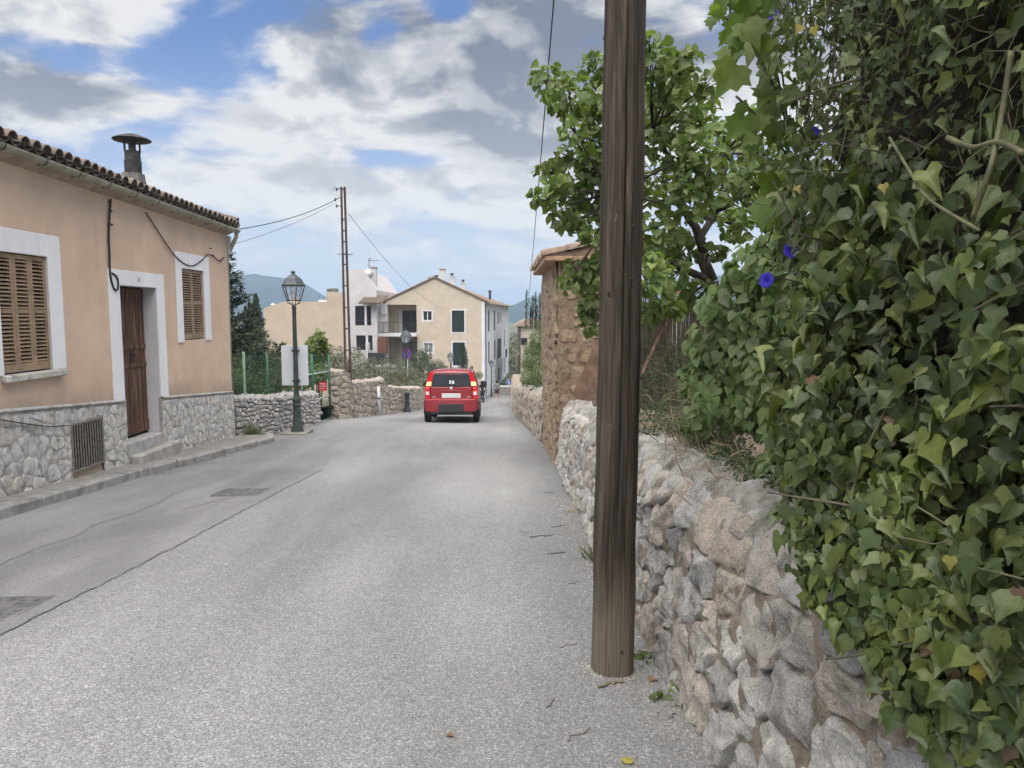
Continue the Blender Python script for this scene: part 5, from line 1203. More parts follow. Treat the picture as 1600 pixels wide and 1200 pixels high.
# row of pale verge tiles up the gable
me = MB().cbox((-.24, -.1, -.035), (.24, .1, .035), .02).mesh('verge_tile', M_TILE2)
for (xa, za, xb, zb2, n) in ((XL - .3, ZE - .02, XA, ZA + .16, 22), (XA, ZA + .16, XR + .4, ZE - .05, 22)):
    for k in range(n): t = (k + .5) / n; link('verge_tile', me, roof, Matrix.Translation((xa + (xb - xa) * t, YF - .08, za + (zb2 - za) * t + .012 * (k % 2))) @ Matrix.Rotation(-math.atan2(zb2 - za, xb - xa), 4, 'Y'))
def chimney(px0, px1, py0, py1, Y, parent, mat, pot=True):
    a, c = at(px0, py1, Y), at(px1, py0, Y); o = MB().box((a.x, Y, a.z - 1.0), (c.x, Y + .6, c.z - .12)).build('chimney', mat, parent)
    MB().box((a.x - .05, Y - .05, c.z - .12), (c.x + .05, Y + .65, c.z)).build('chimney_cap', M_TILE2 if pot else mat, o)
    return o
chimney(687, 695, 420, 440, 71, roof, M_GREYW); c2 = chimney(702.5, 710, 431, 445, 76, roof, M_GREYW, False); c3 = chimney(720, 727, 441, 451, 80, roof, M_GREYW, False); chimney(669.5, 680, 433, 441, 73, roof, M_GREYW)
for (px, py, Y, o, z1) in ((706, 427, 76.3, c2, .3), (723.5, 437, 80.3, c3, .3)):
    p = at(px, py, Y); MB().tube([(p.x, Y, p.z - .4), (p.x, Y, p.z)], .14, 8).build('flue', M_CHIMMETAL, o); MB().tube([(p.x, Y, p.z - .08), (p.x, Y, p.z)], .2, 8).build('flue_cap', M_CHIMMETAL, o)
for (px, py, Y) in ((682, 430, 72.5), (765.5, 454, 82)): p = at(px, py, Y); MB().tube([(p.x, Y, p.z - 1.0), (p.x, Y, p.z)], .13, 8).build('vent_pipe', M_CHIMMETAL, roof); MB().tube([(p.x, Y, p.z - .12), (p.x, Y, p.z)], .2, 8).build('vent_cap', M_CHIMMETAL, roof)
p0 = at(760, 476, 69.5); MB().tube([(XR + .12, YF - .06, ZE - .1), (XR + .12, YF - .06, ZB)], .05, 6).build('downpipe', M_RAIL, apt)
MB().tube([(XR + .47, YF - .1, ZE - .16), (XR2 + .62, YB2, ZE - .16)], .09, 6).build('gutter', M_GUTTER, apt)
# windows, doors and balconies of the front
window_y(apt, *hol[2][:2], *hol[2][2:4], YF, M_FRAMEW, M_WINGLASS, sur=M_WHITE); window_y(apt, *hol[3][:2], *hol[3][2:4], YF, M_FRAMEW, M_CURTAIN, sur=M_WHITE)
shutter_y(apt, *hol[4][:2], *hol[4][2:4], YF); shutter_y(apt, *hol[5][:2], *hol[5][2:4], YF)
for i, g in ((0, M_WINGLASS), (1, M_CURTAIN)):
    x0, z0, x1, z1 = hol[i][:4]; yb_ = YF + 2.2
    rec = MB().quad((x0, yb_, z0), (x1, yb_, z0), (x1, yb_, z1), (x0, yb_, z1)).build('balcony_wall', M_CREAM, apt)
    xa = gx(624); window_y(apt, xa, z0 + .02, x1 - .05, z1 - (.55 if i == 0 else .5), yb_ - .16, M_FRAME, g, .12, 1, None, name='sliding_door')
    MB().box((xa - .32, yb_ - .03, z0), (xa - .05, yb_ - .005, z1 - .45)).build('door_trim', M_WHITE, apt)
    sl = MB().box((gx(586), YF - 1.25, z0 - .30), (gx(652.5), YF - .002, z0 - .02)).build('balcony_slab', M_WHITE, apt)
    railing(sl, gx(587), gx(652), YF - 1.2, z0 - .02, 1.05, 34)
for px in (600, 649): pass
for (x0, x1) in ((gx(602), gx(604.3)), (gx(597.5), gx(599.5))): MB().box((x0, YF - 1.0 if x1 < gx(601) else YF - .2, ZB), (x1, YF - .7 if x1 < gx(601) else YF - .003, 2.44)).build('balcony_post', M_WHITE, apt)
lz = hol[1][1]
# sun lounger and chair on the lower balcony
ch_ = empty('garden_chair', (gx(624), YF - .6, lz), 'dark folding lounger on the lower balcony of the cream building', 'chair')
b = MB(); 
for dy in (0, .5): b.tube([(gx(612), YF - .9 + dy, lz + .1), (gx(624), YF - .9 + dy, lz + .45), (gx(630), YF - .9 + dy, lz + .95)], .03, 5); b.tube([(gx(613), YF - .9 + dy, lz + .6), (gx(622), YF - .9 + dy, lz)], .03, 5); b.tube([(gx(625), YF - .9 + dy, lz + .45), (gx(629), YF - .9 + dy, lz)], .03, 5)
b.build('frame', M_FRAME, ch_); MB().prism([(gx(611), YF - .88, lz + .55), (gx(624), YF - .88, lz + .42), (gx(631), YF - .88, lz + .42), (gx(631), YF - .88, lz + .46), (gx(624), YF - .88, lz + .47), (gx(611), YF - .88, lz + .60)], (0, .48, 0)).build('seat', M_FRAME, ch_)
# white building to the left of it
YW = 67.0; vx = lambda px: at(px, 500, YW).x; vz = lambda py: at(570, py, YW).z
wb = empty('apartment_building', (vx(565), YW, gz(YW)), 'white building with dark framed windows left of the cream gable', 'building')
x0, x1, zt_ = vx(540), vx(589), vz(421)
wh = [(vx(555), vz(508.5), vx(580), vz(478)), (vx(556), vz(547), vx(581.5), vz(524))]
b = MB(); wall_open(b, (x0, YW, ZB), (1, 0, 0), (0, -1, 0), x1 - x0, vz(470) - ZB, [(h[0] - x0, h[1] - ZB, h[2] - x0, h[3] - ZB) for h in wh], .2)
b.add([(x0, YW, vz(470)), (x1, YW, vz(470)), (x1, YW, vz(453)), (vx(568), YW, zt_), (x0, YW, zt_)], [(0, 1, 2, 3, 4)])
b.quad((x1, YW, ZB), (x1, YW + 14, ZB), (x1, YW + 14, vz(453)), (x1, YW, vz(453))); b.quad((x1, YW, vz(453)), (x1, YW + 14, vz(453)), (vx(568), YW + 14, zt_), (vx(568), YW, zt_)); b.quad((x0, YW, zt_), (vx(568), YW, zt_), (vx(568), YW + 14, zt_), (x0, YW + 14, zt_)); b.quad((x0, YW, ZB), (x0, YW, zt_), (x0, YW + 14, zt_), (x0, YW + 14, ZB))
b.build('wall', M_GREYW, wb)
for h in wh:
    w_ = window_y(wb, *h, YW, M_FRAME, M_WINGLASS, .18, 0)
    MB().box((h[0] + (h[2] - h[0]) * .58, YW + .05, h[1]), (h[0] + (h[2] - h[0]) * .72, YW + .12, h[3])).build('curtain', M_WHITEP, w_)
    MB().box((h[0] + .06, YW + .10, h[1] + .42), (h[2] - .06, YW + .13, h[1] + .48)).build('transom', M_FRAME, w_)
b = MB(); tz0, tz1 = vz(474.5), vz(463)                                  # tiled lean-to roof
lt = MB().add([(vx(565), YW - 1.1, tz0), (vx(600), YW - 1.1, tz0), (vx(607), YW + .5, tz1), (vx(573), YW + .5, tz1)], [(0, 1, 2, 3)]).build('lean_to_roof', M_TILE2, wb)
me = MB().tube([(0, 0, 0), (.42, 1.62, .70)], .085, 6).mesh('roof_tile', M_TILE)
for k in range(10): link('roof_tile', me, lt, Matrix.Translation((vx(565.6) + k * .205, YW - 1.16, tz0 + .03)))
MB().box((vx(585), YW + .9, ZB), (vx(603), YW + 1.1, vz(474))).build('link_wall', M_GREYW, wb)
MB().box((vx(594), YW + .6, vz(491)), (vx(601), YW + .88, vz(482))).build('air_conditioner', M_FRAMEW, wb)
MB().box((vx(590), YW - .2, vz(553)), (vx(603), YW + .85, vz(528))).build('balcony_screen', plain('brown_panel', (0.16, 0.07, 0.04), .7), wb)
MB().box((vx(577), YW - 1.4, vz(568)), (vx(603), YW - 1.3, vz(550))).build('terrace_screen', M_FRAME, wb)
MB().box((vx(575), YW - 1.5, vz(573)), (vx(640), YW - 1.2, vz(568))).build('terrace_edge', M_WHITE, wb)
MB().box((vx(575), YW - 1.42, vz(566)), (vx(578), YW - .2, vz(535))).build('terrace_wall', M_WHITE, wb)
for px in (579, 589, 601, 613, 625): MB().box((vx(px) - .05, YW - 1.6, vz(582)), (vx(px) + .05, YW - 1.5, vz(568))).build('fence_post', M_FRAME, wb)
cc = chimney(580, 587.5, 417, 452, YW + 1.5, wb, M_GREYW)
p = at(576, 428, YW + .8); tag(MB().lathe([(.0, 0), (.25, .03), (.42, .12), (.44, .14)], 14, o=p, M=Matrix.Rotation(R_(60), 4, 'X') @ Matrix.Rotation(R_(30), 4, 'Y')).build('satellite_dish', M_GREYW, wb, True), None)
an = empty('antenna', at(577, 445, YW + 1), 'thin television aerial on the white building roof', 'antenna')
b = MB(); b.tube([at(576.5, 450, YW + 1), at(576.5, 403, YW + 1)], .03, 5); b.build('mast', M_WIRE, an)
b = MB(); b.tube([at(574, 407.5, YW + 1), at(592, 406.5, YW + 1)], .025, 4)
for k in range(6): q = at(578 + k * 2.4, 407, YW + 1); b.tube([q - Vector((0, .3, .05)), q + Vector((0, .3, .05))], .012, 4)
b.tube([at(576.5, 408, YW + 1), at(580, 402, YW + 1)], .025, 4); b.tube([at(573, 414.5, YW + 1), at(580, 414.5, YW + 1)], .02, 4); b.build('boom', M_WIRE, an)
# plain beige building farther left
YG = 52.0; ux = lambda px: at(px, 500, YG).x; uz = lambda py: at(480, py, YG).z
bb = empty('beige_building', (ux(480), YG, gz(YG)), 'blank beige building wall behind the green street lamp', 'building')
out_ = [(ux(412), -7), (ux(541), -7), (ux(541), uz(457)), (ux(511), uz(455.5)), (ux(511), uz(471.5)), (ux(441), uz(471.5)), (ux(436), uz(474)), (ux(412), uz(481.5))]
n = len(out_); kb = (YG + 9) / YG
MB().add([(x, YG, z) for x, z in out_] + [(x * kb, YG + 9, z) for x, z in out_], [tuple(range(n)), tuple(range(2 * n - 1, n - 1, -1))] + [(i, (i + 1) % n, n + (i + 1) % n, n + i) for i in range(n)]).build('wall', M_BEIGE, bb)
b = MB(); b.box((ux(511), YG + .1, uz(456)), (ux(514.5), YG + .6, uz(451)));  b.box((ux(517), YG + .1, uz(456.5)), (ux(526.5), YG + .6, uz(450.5))); b.build('roof_parapet', M_CHIM, bb)
MB().box((ux(441), YG + 2, uz(473)), (ux(450), YG + 3, uz(462))).build('roof_hut', M_CREAM, bb)
MB().box((ux(476), YG + 4, uz(472)), (ux(504), YG + 5, uz(467))).build('skylight', M_WHITE, bb)
c_ = MB().box((ux(412), YG + 1.5, uz(481)), (ux(419), YG + 2, uz(477.5))).build('chimney', M_WHITE, bb); MB().lathe([(.12, uz(477.5)), (.22, uz(476)), (.1, uz(474)), (0, uz(473.5))], 10, o=(ux(415.5), YG + 1.7, 0)).build('chimney_cap', M_WHITE, c_, True)
# small house beyond the plastered wall on the right
YR = 80.0; rxp = lambda px: at(px, 500, YR).x; rzp = lambda py: at(815, py, YR).z
rh = empty('small_house', (rxp(825), YR, gz(YR)), 'small cream house with tiled eave beyond the hanging bush on the right', 'house')
MB().box((rxp(811.5), YR, -8), (rxp(860), YR + 9, rzp(511))).build('wall', M_CREAM, rh)
MB().prism([(rxp(803), YR - .5, rzp(510)), (rxp(822), YR - .5, rzp(499)), (rxp(870), YR - .5, rzp(499)), (rxp(870), YR - .5, rzp(511))], (0, 10, 0)).build('roof', M_TILE2, rh)
MB().tube([(rxp(812.5), YR - .1, rzp(511)), (rxp(812.5), YR - .1, -7)], .07, 6).build('downpipe', M_RAIL, rh)
MB().box((rxp(814), YR - .02, rzp(539)), (rxp(824), YR - .004, rzp(528))).build('window', M_WINGLASS, rh)
MB().prism([(rxp(802), YR - 1.4, rzp(556)), (rxp(812), YR - 1.4, rzp(551)), (rxp(812), YR - 1.4, rzp(552.5)), (rxp(802), YR - 1.4, rzp(557.5))], (0, 1.3, 0)).build('awning', M_TILE2, rh)
# low white wall in front of the cream building, right behind the car
tag(MB().box((-4.4, 66.2, gz(66) - .4), (-1.75, 66.45, gz(66) + 1.5)).build('garden_wall', M_WHITE), 'low white garden wall right of the red car before the cream building', 'wall')

# ------------------------------------------------------------------ the red hatchback
CM = Matrix.Translation((-1.43, 20.95, gz(20.95) + .0)) @ Matrix.Rotation(R_(0.6), 4, 'Z') @ Matrix.Rotation(-math.atan(.075), 4, 'X')
car = link('red_car', None, None, CM); tag(car, 'small red hatchback driving away down the middle of the street', 'car')
def cpart(b, name, mat, parent=None, smooth=R_(35)): return link(name, b.mesh(name, mat, smooth), parent or car, CM)
# stations along the car (y), half section as (x, z)
ST = [ # y, zbot, w_sill, w_belt, z_belt, w_roof, z_roof
    (0.00, .34, .66, .690, 1.00, .545, 1.40), (0.05, .30, .735, .745, 1.015, .565, 1.465), (0.16, .28, .765, .772, 1.03, .575, 1.520), (0.45, .25, .778, .780, 1.02, .590, 1.550), (0.95, .22, .785, .785, 1.00, .605, 1.562),
    (1.55, .22, .785, .785, .98, .605, 1.555), (1.95, .22, .785, .783, .965, .595, 1.525), (2.30, .22, .785, .780, .95, .575, 1.40), (2.62, .23, .780, .770, .935, .60, 1.13), (2.78, .24, .775, .76, .925, .64, 1.00), (3.10, .25, .765, .74, .86, .62, .945), (3.40, .27, .72, .70, .76, .58, .84), (3.54, .30, .62, .60, .66, .48, .72)]
rows = []
for (y, zb_, ws, wb_, zbl, wr, zr_) in ST:
    h = [(0, zb_), (ws * .86, zb_), (ws, zb_ + .09), (ws + .008, (zb_ + zbl) / 2), (wb_, zbl), (wr * .35 + wb_ * .65 - .012, zbl * .62 + zr_ * .38), (wr + .03, zr_ - .075), (wr * .90, zr_ - .022), (wr * .5, zr_ - .002), (0, zr_)]
    rows.append([(x, y, z) for x, z in h] + [(-x, y, z) for x, z in h[-2:0:-1]])
b = MB(); n = len(rows[0])
b.add([p for r in rows for p in r], [(i*n+k, i*n+(k+1) % n, (i+1)*n+(k+1) % n, (i+1)*n+k) for i in range(len(rows)-1) for k in range(n)] + [tuple(range(n-1, -1, -1)), tuple((len(rows)-1)*n+k for k in range(n))])
body = cpart(b, 'body', M_CARRED)
def curved(y, pts, th=.012):
    b = MB(); b.prism([(x, y(x, z), z) for x, z in pts], (0, -th, 0)); return b
def yr(x, z): return 0.0 + 0.07 * max(0, (z - 1.0) / .4) * .0 + (0.055 if z > 1.42 else 0)
# rear window, tailgate, bumper
b = MB(); b.add([(-.555, -.018, 1.045), (.555, -.018, 1.045), (.535, -.012, 1.24), (.485, .004, 1.435), (-.485, .004, 1.435), (-.535, -.012, 1.24)], [(0, 1, 2, 5), (5, 2, 3, 4)])
rw = cpart(b, 'rear_window', M_CARGLASS)
cpart(MB().tube([(-.02, -.03, 1.07), (.25, -.03, 1.10)], .009, 5), 'wiper', M_CARBLK, rw)
b = MB(); b.box((-.055, -.026, 1.12), (-.005, -.0235, 1.22)); b.box((.02, -.026, 1.12), (.085, -.0235, 1.21)); cpart(b, 'sticker', M_WHITEP, rw)
tg = cpart(MB().cbox((-.60, -.035, .66), (.60, .02, 1.03), .03), 'tailgate', M_CARRED)
cpart(MB().cbox((-.33, -.050, .895), (.33, -.034, .925), .006), 'handle', M_CARRED, tg)
pl = cpart(MB().cbox((-.27, -.050, .715), (.27, -.036, .845), .006), 'number_plate', M_PLATE, tg)
for s in (-1, 1): cpart(MB().box((s * .602 - .004, -.0365, .66), (s * .602 + .004, -.0335, 1.03)), 'panel_gap', M_CARBLK, tg)
cpart(MB().box((-.60, -.0368, 1.028), (.60, -.0335, 1.040)), 'panel_gap', M_CARBLK, tg); cpart(MB().box((-.62, -.037, .690), (.62, -.030, .700)), 'panel_gap', M_CARBLK, tg)
cpart(MB().lathe([(.045, 0), (.045, .01), (.03, .016), (0, .017)], 16, o=(0, -.036, .985), M=Matrix.Rotation(R_(90), 4, 'X')), 'badge', M_SILVER, tg)
for s in (-1, 1): cpart(MB().box((s * .50 - .055, -.0385, .735), (s * .50 + .055, -.0355, .755)), 'lettering', M_SILVER, tg)
bm_ = [(-.775, .12), (-.765, .0), (-.70, -.075), (-.4, -.105), (.4, -.105), (.70, -.075), (.765, 0), (.775, .12)]
b = MB(); lo = [(x, y, .33 + .05 * (abs(x) > .72)) for x, y in bm_]; m1 = [(x * 1.008, y - .012, .50) for x, y in bm_]; hi = [(x, y, .66) for x, y in bm_]; to = [(x * .97, y + .05, .70) for x, y in bm_]; vv = lo + m1 + hi + to; k8 = len(bm_)
b.add(vv, [(r*k8+i, r*k8+i+1, (r+1)*k8+i+1, (r+1)*k8+i) for r in range(3) for i in range(k8-1)]); bp = cpart(b, 'bumper', M_CARRED)
cpart(MB().cbox((-.36, -.128, .30), (.36, -.10, .545), .02), 'bumper_insert', M_CARBLK, bp)
cpart(MB().cbox((-.60, -.09, .235), (.60, .05, .345), .03), 'valance', M_CARBLK, bp)
cpart(MB().tube([(.30, -.1, .25), (.30, .3, .26)], .03, 8), 'exhaust', M_CARBLK)
for s in (-1, 1):
    cl = cpart(MB().add([(s*.570, -.030, 1.05), (s*.735, .02, 1.05), (s*.705, .015, 1.18), (s*.600, .020, 1.465), (s*.500, .000, 1.455), (s*.55, -.022, 1.20)], [(0, 1, 2, 5), (5, 2, 3, 4)]), 'tail_lamp', M_LIGHTRED)
    cpart(MB().add([(s*.582, -.036, 1.065), (s*.715, .008, 1.065), (s*.690, .004, 1.175), (s*.572, -.030, 1.175)], [(0, 1, 2, 3)]), 'lit_lens', M_LIGHTON, cl)
    l2 = cpart(MB().cbox((s*.605 if s > 0 else -.755, -.03, .68), (.755 if s > 0 else -.605, .04, 1.01), .02), 'lower_lamp', M_LIGHTRED)
    cpart(MB().box((min(s*.63, s*.73), -.036, .80), (max(s*.63, s*.73), -.0305, .90)), 'clear_lens', M_LIGHTCLR, l2)
    rl = cpart(MB().tube([(s*.54, .22, 1.545), (s*.555, .30, 1.60), (s*.565, 1.0, 1.615), (s*.56, 1.8, 1.60), (s*.555, 1.92, 1.545)], .018, 8), 'roof_rail', M_CARBLK)
    # side glass, mirrors, arch trims
    b = MB()
    for (y0, y1) in ((.28, .72), (.80, 1.45), (1.52, 2.25)): b.add([(s*.792, y0, 1.055), (s*.790, y1, 1.03), (s*.668, y1 - (.12 if y1 > 2 else .02), 1.44 if y1 < 2 else 1.36), (s*.668, y0 + .03, 1.45)], [(0, 1, 2, 3)])
    cpart(b, 'side_window', M_CARGLASS)
    mi = cpart(MB().cbox((s*.80, 2.05, 1.0), (s*1.0, 2.16, 1.17), .03), 'mirror', M_CARBLK)
    cpart(MB().tube([(s*.76, 2.12, 1.0), (s*.85, 2.11, 1.05)], .02, 6), 'mirror_arm', M_CARBLK, mi)
    cpart(MB().cbox((s*.778 if s > 0 else -.80, .9, .46), (.80 if s > 0 else -.778, 2.5, .56), .008), 'side_moulding', M_CARBLK)
    for yw in (.46, 2.76):
        Mw = Matrix.Rotation(R_(90), 4, 'Y'); b = MB()
        b.lathe([(.19, -.085), (.27, -.088), (.293, -.07), (.297, 0), (.293, .07), (.27, .088), (.19, .085)], 28, o=(s*.705, yw, .29), M=Mw); wh_ = cpart(b, 'wheel', M_TYRE)
        b = MB(); b.lathe([(.19, .02), (.195, .07), (.15, .05), (.05, .06), (0, .062)], 20, o=(s*.705, yw, .29), M=Matrix.Rotation(R_(90 if s > 0 else -90), 4, 'Y'), cap=False); cpart(b, 'rim', M_RIM, wh_)
        b = MB()
        for k in range(12):
            a = R_(-8 + k * 196 / 12); a2 = R_(-8 + (k + 1) * 196 / 12)
            b.add([(s*.795, yw + .34*math.cos(a), .30 + .34*math.sin(a)), (s*.795, yw + .34*math.cos(a2), .30 + .34*math.sin(a2)), (s*.795, yw + .40*math.cos(a2), .30 + .40*math.sin(a2)), (s*.795, yw + .40*math.cos(a), .30 + .40*math.sin(a))], [(0, 1, 2, 3)])
            b.add([(s*.795, yw + .34*math.cos(a), .30 + .34*math.sin(a)), (s*.795, yw + .34*math.cos(a2), .30 + .34*math.sin(a2)), (s*.70, yw + .34*math.cos(a2), .30 + .34*math.sin(a2)), (s*.70, yw + .34*math.cos(a), .30 + .34*math.sin(a))], [(0, 1, 2, 3)])
        cpart(b, 'arch_trim', M_CARBLK)
cpart(MB().cbox((-.14, .045, 1.452), (.14, .075, 1.482), .008), 'brake_light', mk_glass('brake_light_lens', (.55, .16, .15), 1.0))
cpart(MB().tube([(0, .35, 1.54), (0, .30, 1.60), (.0, .12, 1.80)], .006, 5), 'aerial', M_CARBLK)
cpart(MB().box((-.70, .1, .22), (.70, 3.3, .34)), 'underbody', M_CARBLK)

# ------------------------------------------------------------------ people walking at the bottom of the street
def skin_body(name, joints, edges, parent, mat, sub=2, M=None):
    me = bpy.data.meshes.new(name); bm = bmesh.new(); lay = bm.verts.layers.skin.verify(); vs = []
    for i, (x, y, z, r) in enumerate(joints):
        v = bm.verts.new((x, y, z)); v[lay].radius = (r, r); v[lay].use_root = (i == 0); vs.append(v)
    for a, c in edges: bm.edges.new((vs[a], vs[c]))
    bm.to_mesh(me); bm.free(); me.materials.append(mat); o = link(name, me, parent, M)
    s = o.modifiers.new('skin', 'SKIN'); s.use_smooth_shade = True; u = o.modifiers.new('subdivision', 'SUBSURF'); u.levels = sub; u.render_levels = sub
    return o
def person(label, X, Y, shirt, trousers, rz=0.0, long_legs=False):
    Mp = Matrix.Translation((X, Y, gz(Y))) @ Matrix.Rotation(rz, 4, 'Z'); root = link('person', None, None, Mp); tag(root, label, 'person')
    J = [(0, 0, .95, .13), (0, .01, 1.12, .125), (0, .02, 1.32, .14), (0, .01, 1.44, .10), (0, .02, 1.52, .055), (0, .03, 1.62, .095), (0, .03, 1.70, .085),
         (.09, 0, .90, .095), (.10, .06, .50, .062), (.10, -.02, .09, .045), (.10, .10, .04, .04), (-.09, 0, .90, .095), (-.10, .05, .50, .062), (-.10, -.22, .16, .045), (-.10, -.14, .06, .04),
         (.19, .01, 1.40, .06), (.26, -.05, 1.14, .046), (.25, .07, .92, .036), (.25, .12, .84, .04), (-.19, .01, 1.40, .06), (-.26, .03, 1.14, .046), (-.25, .17, .95, .036), (-.25, .23, .88, .04)]
    E_ = [(0, 1), (1, 2), (2, 3), (3, 4), (4, 5), (5, 6), (0, 7), (7, 8), (8, 9), (9, 10), (0, 11), (11, 12), (12, 13), (13, 14), (3, 15), (15, 16), (16, 17), (17, 18), (3, 19), (19, 20), (20, 21), (21, 22)]
    skin_body('body', J, E_, root, M_SKIN, 2, Mp)
    g = .022
    sh = [0, 1, 2, 3, 15, 16, 19, 20]; m_ = {k: i for i, k in enumerate([1, 2, 3, 15, 16, 19, 20, 0])}
    skin_body('shirt', [(J[k][0], J[k][1], J[k][2], J[k][3] + g) for k in (1, 2, 3, 15, 16, 19, 20, 0)], [(m_[a], m_[c]) for a, c in ((0, 1), (1, 2), (2, 3), (3, 15), (15, 16), (3, 19), (19, 20))], root, shirt, 2, Mp)
    ks = [0, 7, 8, 11, 12] + ([9, 13] if long_legs else []); m_ = {k: i for i, k in enumerate(ks)}; es = [(0, 7), (7, 8), (0, 11), (11, 12)] + ([(8, 9), (12, 13)] if long_legs else [])
    skin_body('trousers', [(J[k][0], J[k][1], J[k][2] + (.05 if k in (8, 12) and not long_legs else 0), J[k][3] + g) for k in ks], [(m_[a], m_[c]) for a, c in es], root, trousers, 2, Mp)
    b = MB(); b.lathe([(.0, 1.50), (.07, 1.53), (.105, 1.60), (.112, 1.68), (.09, 1.76), (.04, 1.795), (0, 1.80)], 14, o=(0, .01, 0)); link('hair', b.mesh('hair', M_HAIR, True), root, Mp)
    for (x, y, z) in ((.10, .04, .0), (-.10, -.18, .05)): b = MB(); b.cbox((x - .05, y - .10, z), (x + .05, y + .16, z + .10), .03); link('shoe', b.mesh('shoe', M_SHOE if not long_legs else M_SHORTS, R_(60)), root, Mp)
    return root
person('person in grey shirt and dark shorts walking away at the bottom of the street', at(776.5, 620, 67.5).x, 67.5, M_SHIRT, M_SHORTS)
person('person in dark clothes half hidden beside the red car', at(754, 620, 60).x, 60, M_SHORTS, M_SHORTS, 0.4, True)
# ------------------------------------------------------------------ leaves
def fan(out, ctr, fold=0.10, curl=0.0):
    V = [(ctr[0], ctr[1], 0.0)] + [(x, y, fold * abs(x) * 2 - curl * max(0, y - ctr[1]) ** 2) for x, y in out]
    n = len(out); return np.array(V, float), np.array([(0, 1 + i, 1 + (i + 1) % n) for i in range(n)], int)
LF_IVY = fan([(0, 0), (.20, -.13), (.38, .0), (.52, .30), (.34, .46), (.19, .68), (0, 1.06), (-.19, .68), (-.34, .46), (-.52, .30), (-.38, .0), (-.20, -.13)], (0, .28), .14, .35)
LF_IVYC = fan([(0, 0), (.16, -.10), (.30, -.05), (.42, .14), (.50, .36), (.30, .46), (.16, .74), (.04, 1.12), (-.14, .70), (-.26, .50), (-.46, .42), (-.40, .12), (-.30, -.08), (-.14, -.06)], (0.02, .30), .26, .75)
LF_HEART = fan([(0, .03), (.22, -.12), (.45, .05), (.47, .32), (.28, .66), (0, 1.0), (-.28, .66), (-.47, .32), (-.45, .05), (-.22, -.12)], (0, .35), .12, .3)
LF_HEART2 = fan([(0, .02), (.20, -.08), (.38, .08), (.36, .34), (.24, .62), (0, 1.1), (-.22, .64), (-.36, .36), (-.38, .06), (-.20, -.08)], (0, .34), .22, .45)
LF_ROUND = fan([(0, 0), (.30, .04), (.50, .30), (.46, .62), (.22, .90), (0, .97), (-.22, .90), (-.46, .62), (-.50, .30), (-.30, .04)], (0, .45), .16, .2)
LF_FIG = fan([(0, 0), (.24, -.03), (.44, .14), (.52, .36), (.40, .56), (.33, .74), (.12, .86), (.02, 1.0), (-.14, .84), (-.30, .76), (-.42, .54), (-.50, .34), (-.42, .12), (-.24, -.03)], (.01, .42), .18, .35)
LF_OVAL = fan([(0, 0), (.20, .25), (.22, .55), (0, 1.0), (-.22, .55), (-.20, .25)], (0, .45), .2, .3)
LF_BROAD = fan([(0, 0), (.16, -.10), (.42, -.04), (.46, .18), (.64, .36), (.42, .44), (.40, .66), (.20, .66), (0, 1.05), (-.20, .66), (-.40, .66), (-.42, .44), (-.64, .36), (-.46, .18), (-.42, -.04), (-.16, -.10)], (0, .32), .10, .5)
LF_BLADE = (np.array([(-.03, 0, 0), (.03, 0, 0), (.022, .5, .03), (-.022, .5, .03), (0, 1, .0)], float), np.array([(0, 1, 2), (0, 2, 3), (3, 2, 4)], int))
LF_SPRIG = (np.array([(0, 0, 0), (.16, .35, .03), (0, 1, 0), (-.16, .35, .03)], float), np.array([(0, 1, 2), (0, 2, 3)], int))
def unit(a): return a / (np.linalg.norm(a, axis=-1, keepdims=True) + 1e-9)
def basis(Nn, Tt):
    Z = unit(np.asarray(Nn, float)); Y = Tt - (np.sum(Tt * Z, -1, keepdims=True)) * Z; Y = unit(Y + 1e-6); X = np.cross(Y, Z); return X, Y, Z
def leaf_cloud(name, P, Nn, Tt, S, tpl, mat, parent, parts=0, rest_name='foliage', cull=True):
    P = np.asarray(P, float); n = len(P)
    if n == 0: return
    S = np.asarray(S, float) * np.ones(n); X, Y, Z = basis(np.asarray(Nn, float), np.asarray(Tt, float)); tv, tf = tpl; X = X * rng.uniform(.72, 1.18, (n, 1)); Z = Z * rng.uniform(.2, 2.2, (n, 1))
    d = np.linalg.norm(P - np.array(EYE), axis=1); order = np.argsort(-(S / d)) if parts else np.arange(n)
    if parts:                                             # those that show largest and lie in the view
        pr = np.array([((p - np.array(EYE)) @ np.array(RGT)) / max(1e-3, (p - np.array(EYE)) @ np.array(FWD)) for p in P]); pu = np.array([((p - np.array(EYE)) @ np.array(UPV)) / max(1e-3, (p - np.array(EYE)) @ np.array(FWD)) for p in P])
        inview = (np.abs(pr) < 0.70) & (np.abs(pu) < 0.53); order = np.concatenate([order[inview[order]], order[~inview[order]]])
        me = np_mesh('leaf', tv, tf, mat, True)
        for i in order[:parts]:
            M = Matrix(((X[i,0]*S[i], Y[i,0]*S[i], Z[i,0]*S[i], P[i,0]), (X[i,1]*S[i], Y[i,1]*S[i], Z[i,1]*S[i], P[i,1]), (X[i,2]*S[i], Y[i,2]*S[i], Z[i,2]*S[i], P[i,2]), (0, 0, 0, 1)))
            link('leaf', me, parent, M)
        order = order[parts:]
    P, X, Y, Z, S = P[order], X[order], Y[order], Z[order], S[order]
    if len(P) == 0: return
    V = P[:, None, :] + S[:, None, None] * (tv[None, :, 0:1] * X[:, None, :] + tv[None, :, 1:2] * Y[:, None, :] + tv[None, :, 2:3] * Z[:, None, :])
    F = tf[None] + (np.arange(len(P)) * len(tv))[:, None, None]
    o = link(rest_name, np_mesh(rest_name, V.reshape(-1, 3), F.reshape(-1, 3), mat, True), parent); tag(o, kind='stuff'); return o
def rv(n, s=1.0): return rng.normal(0, s, (n, 3))
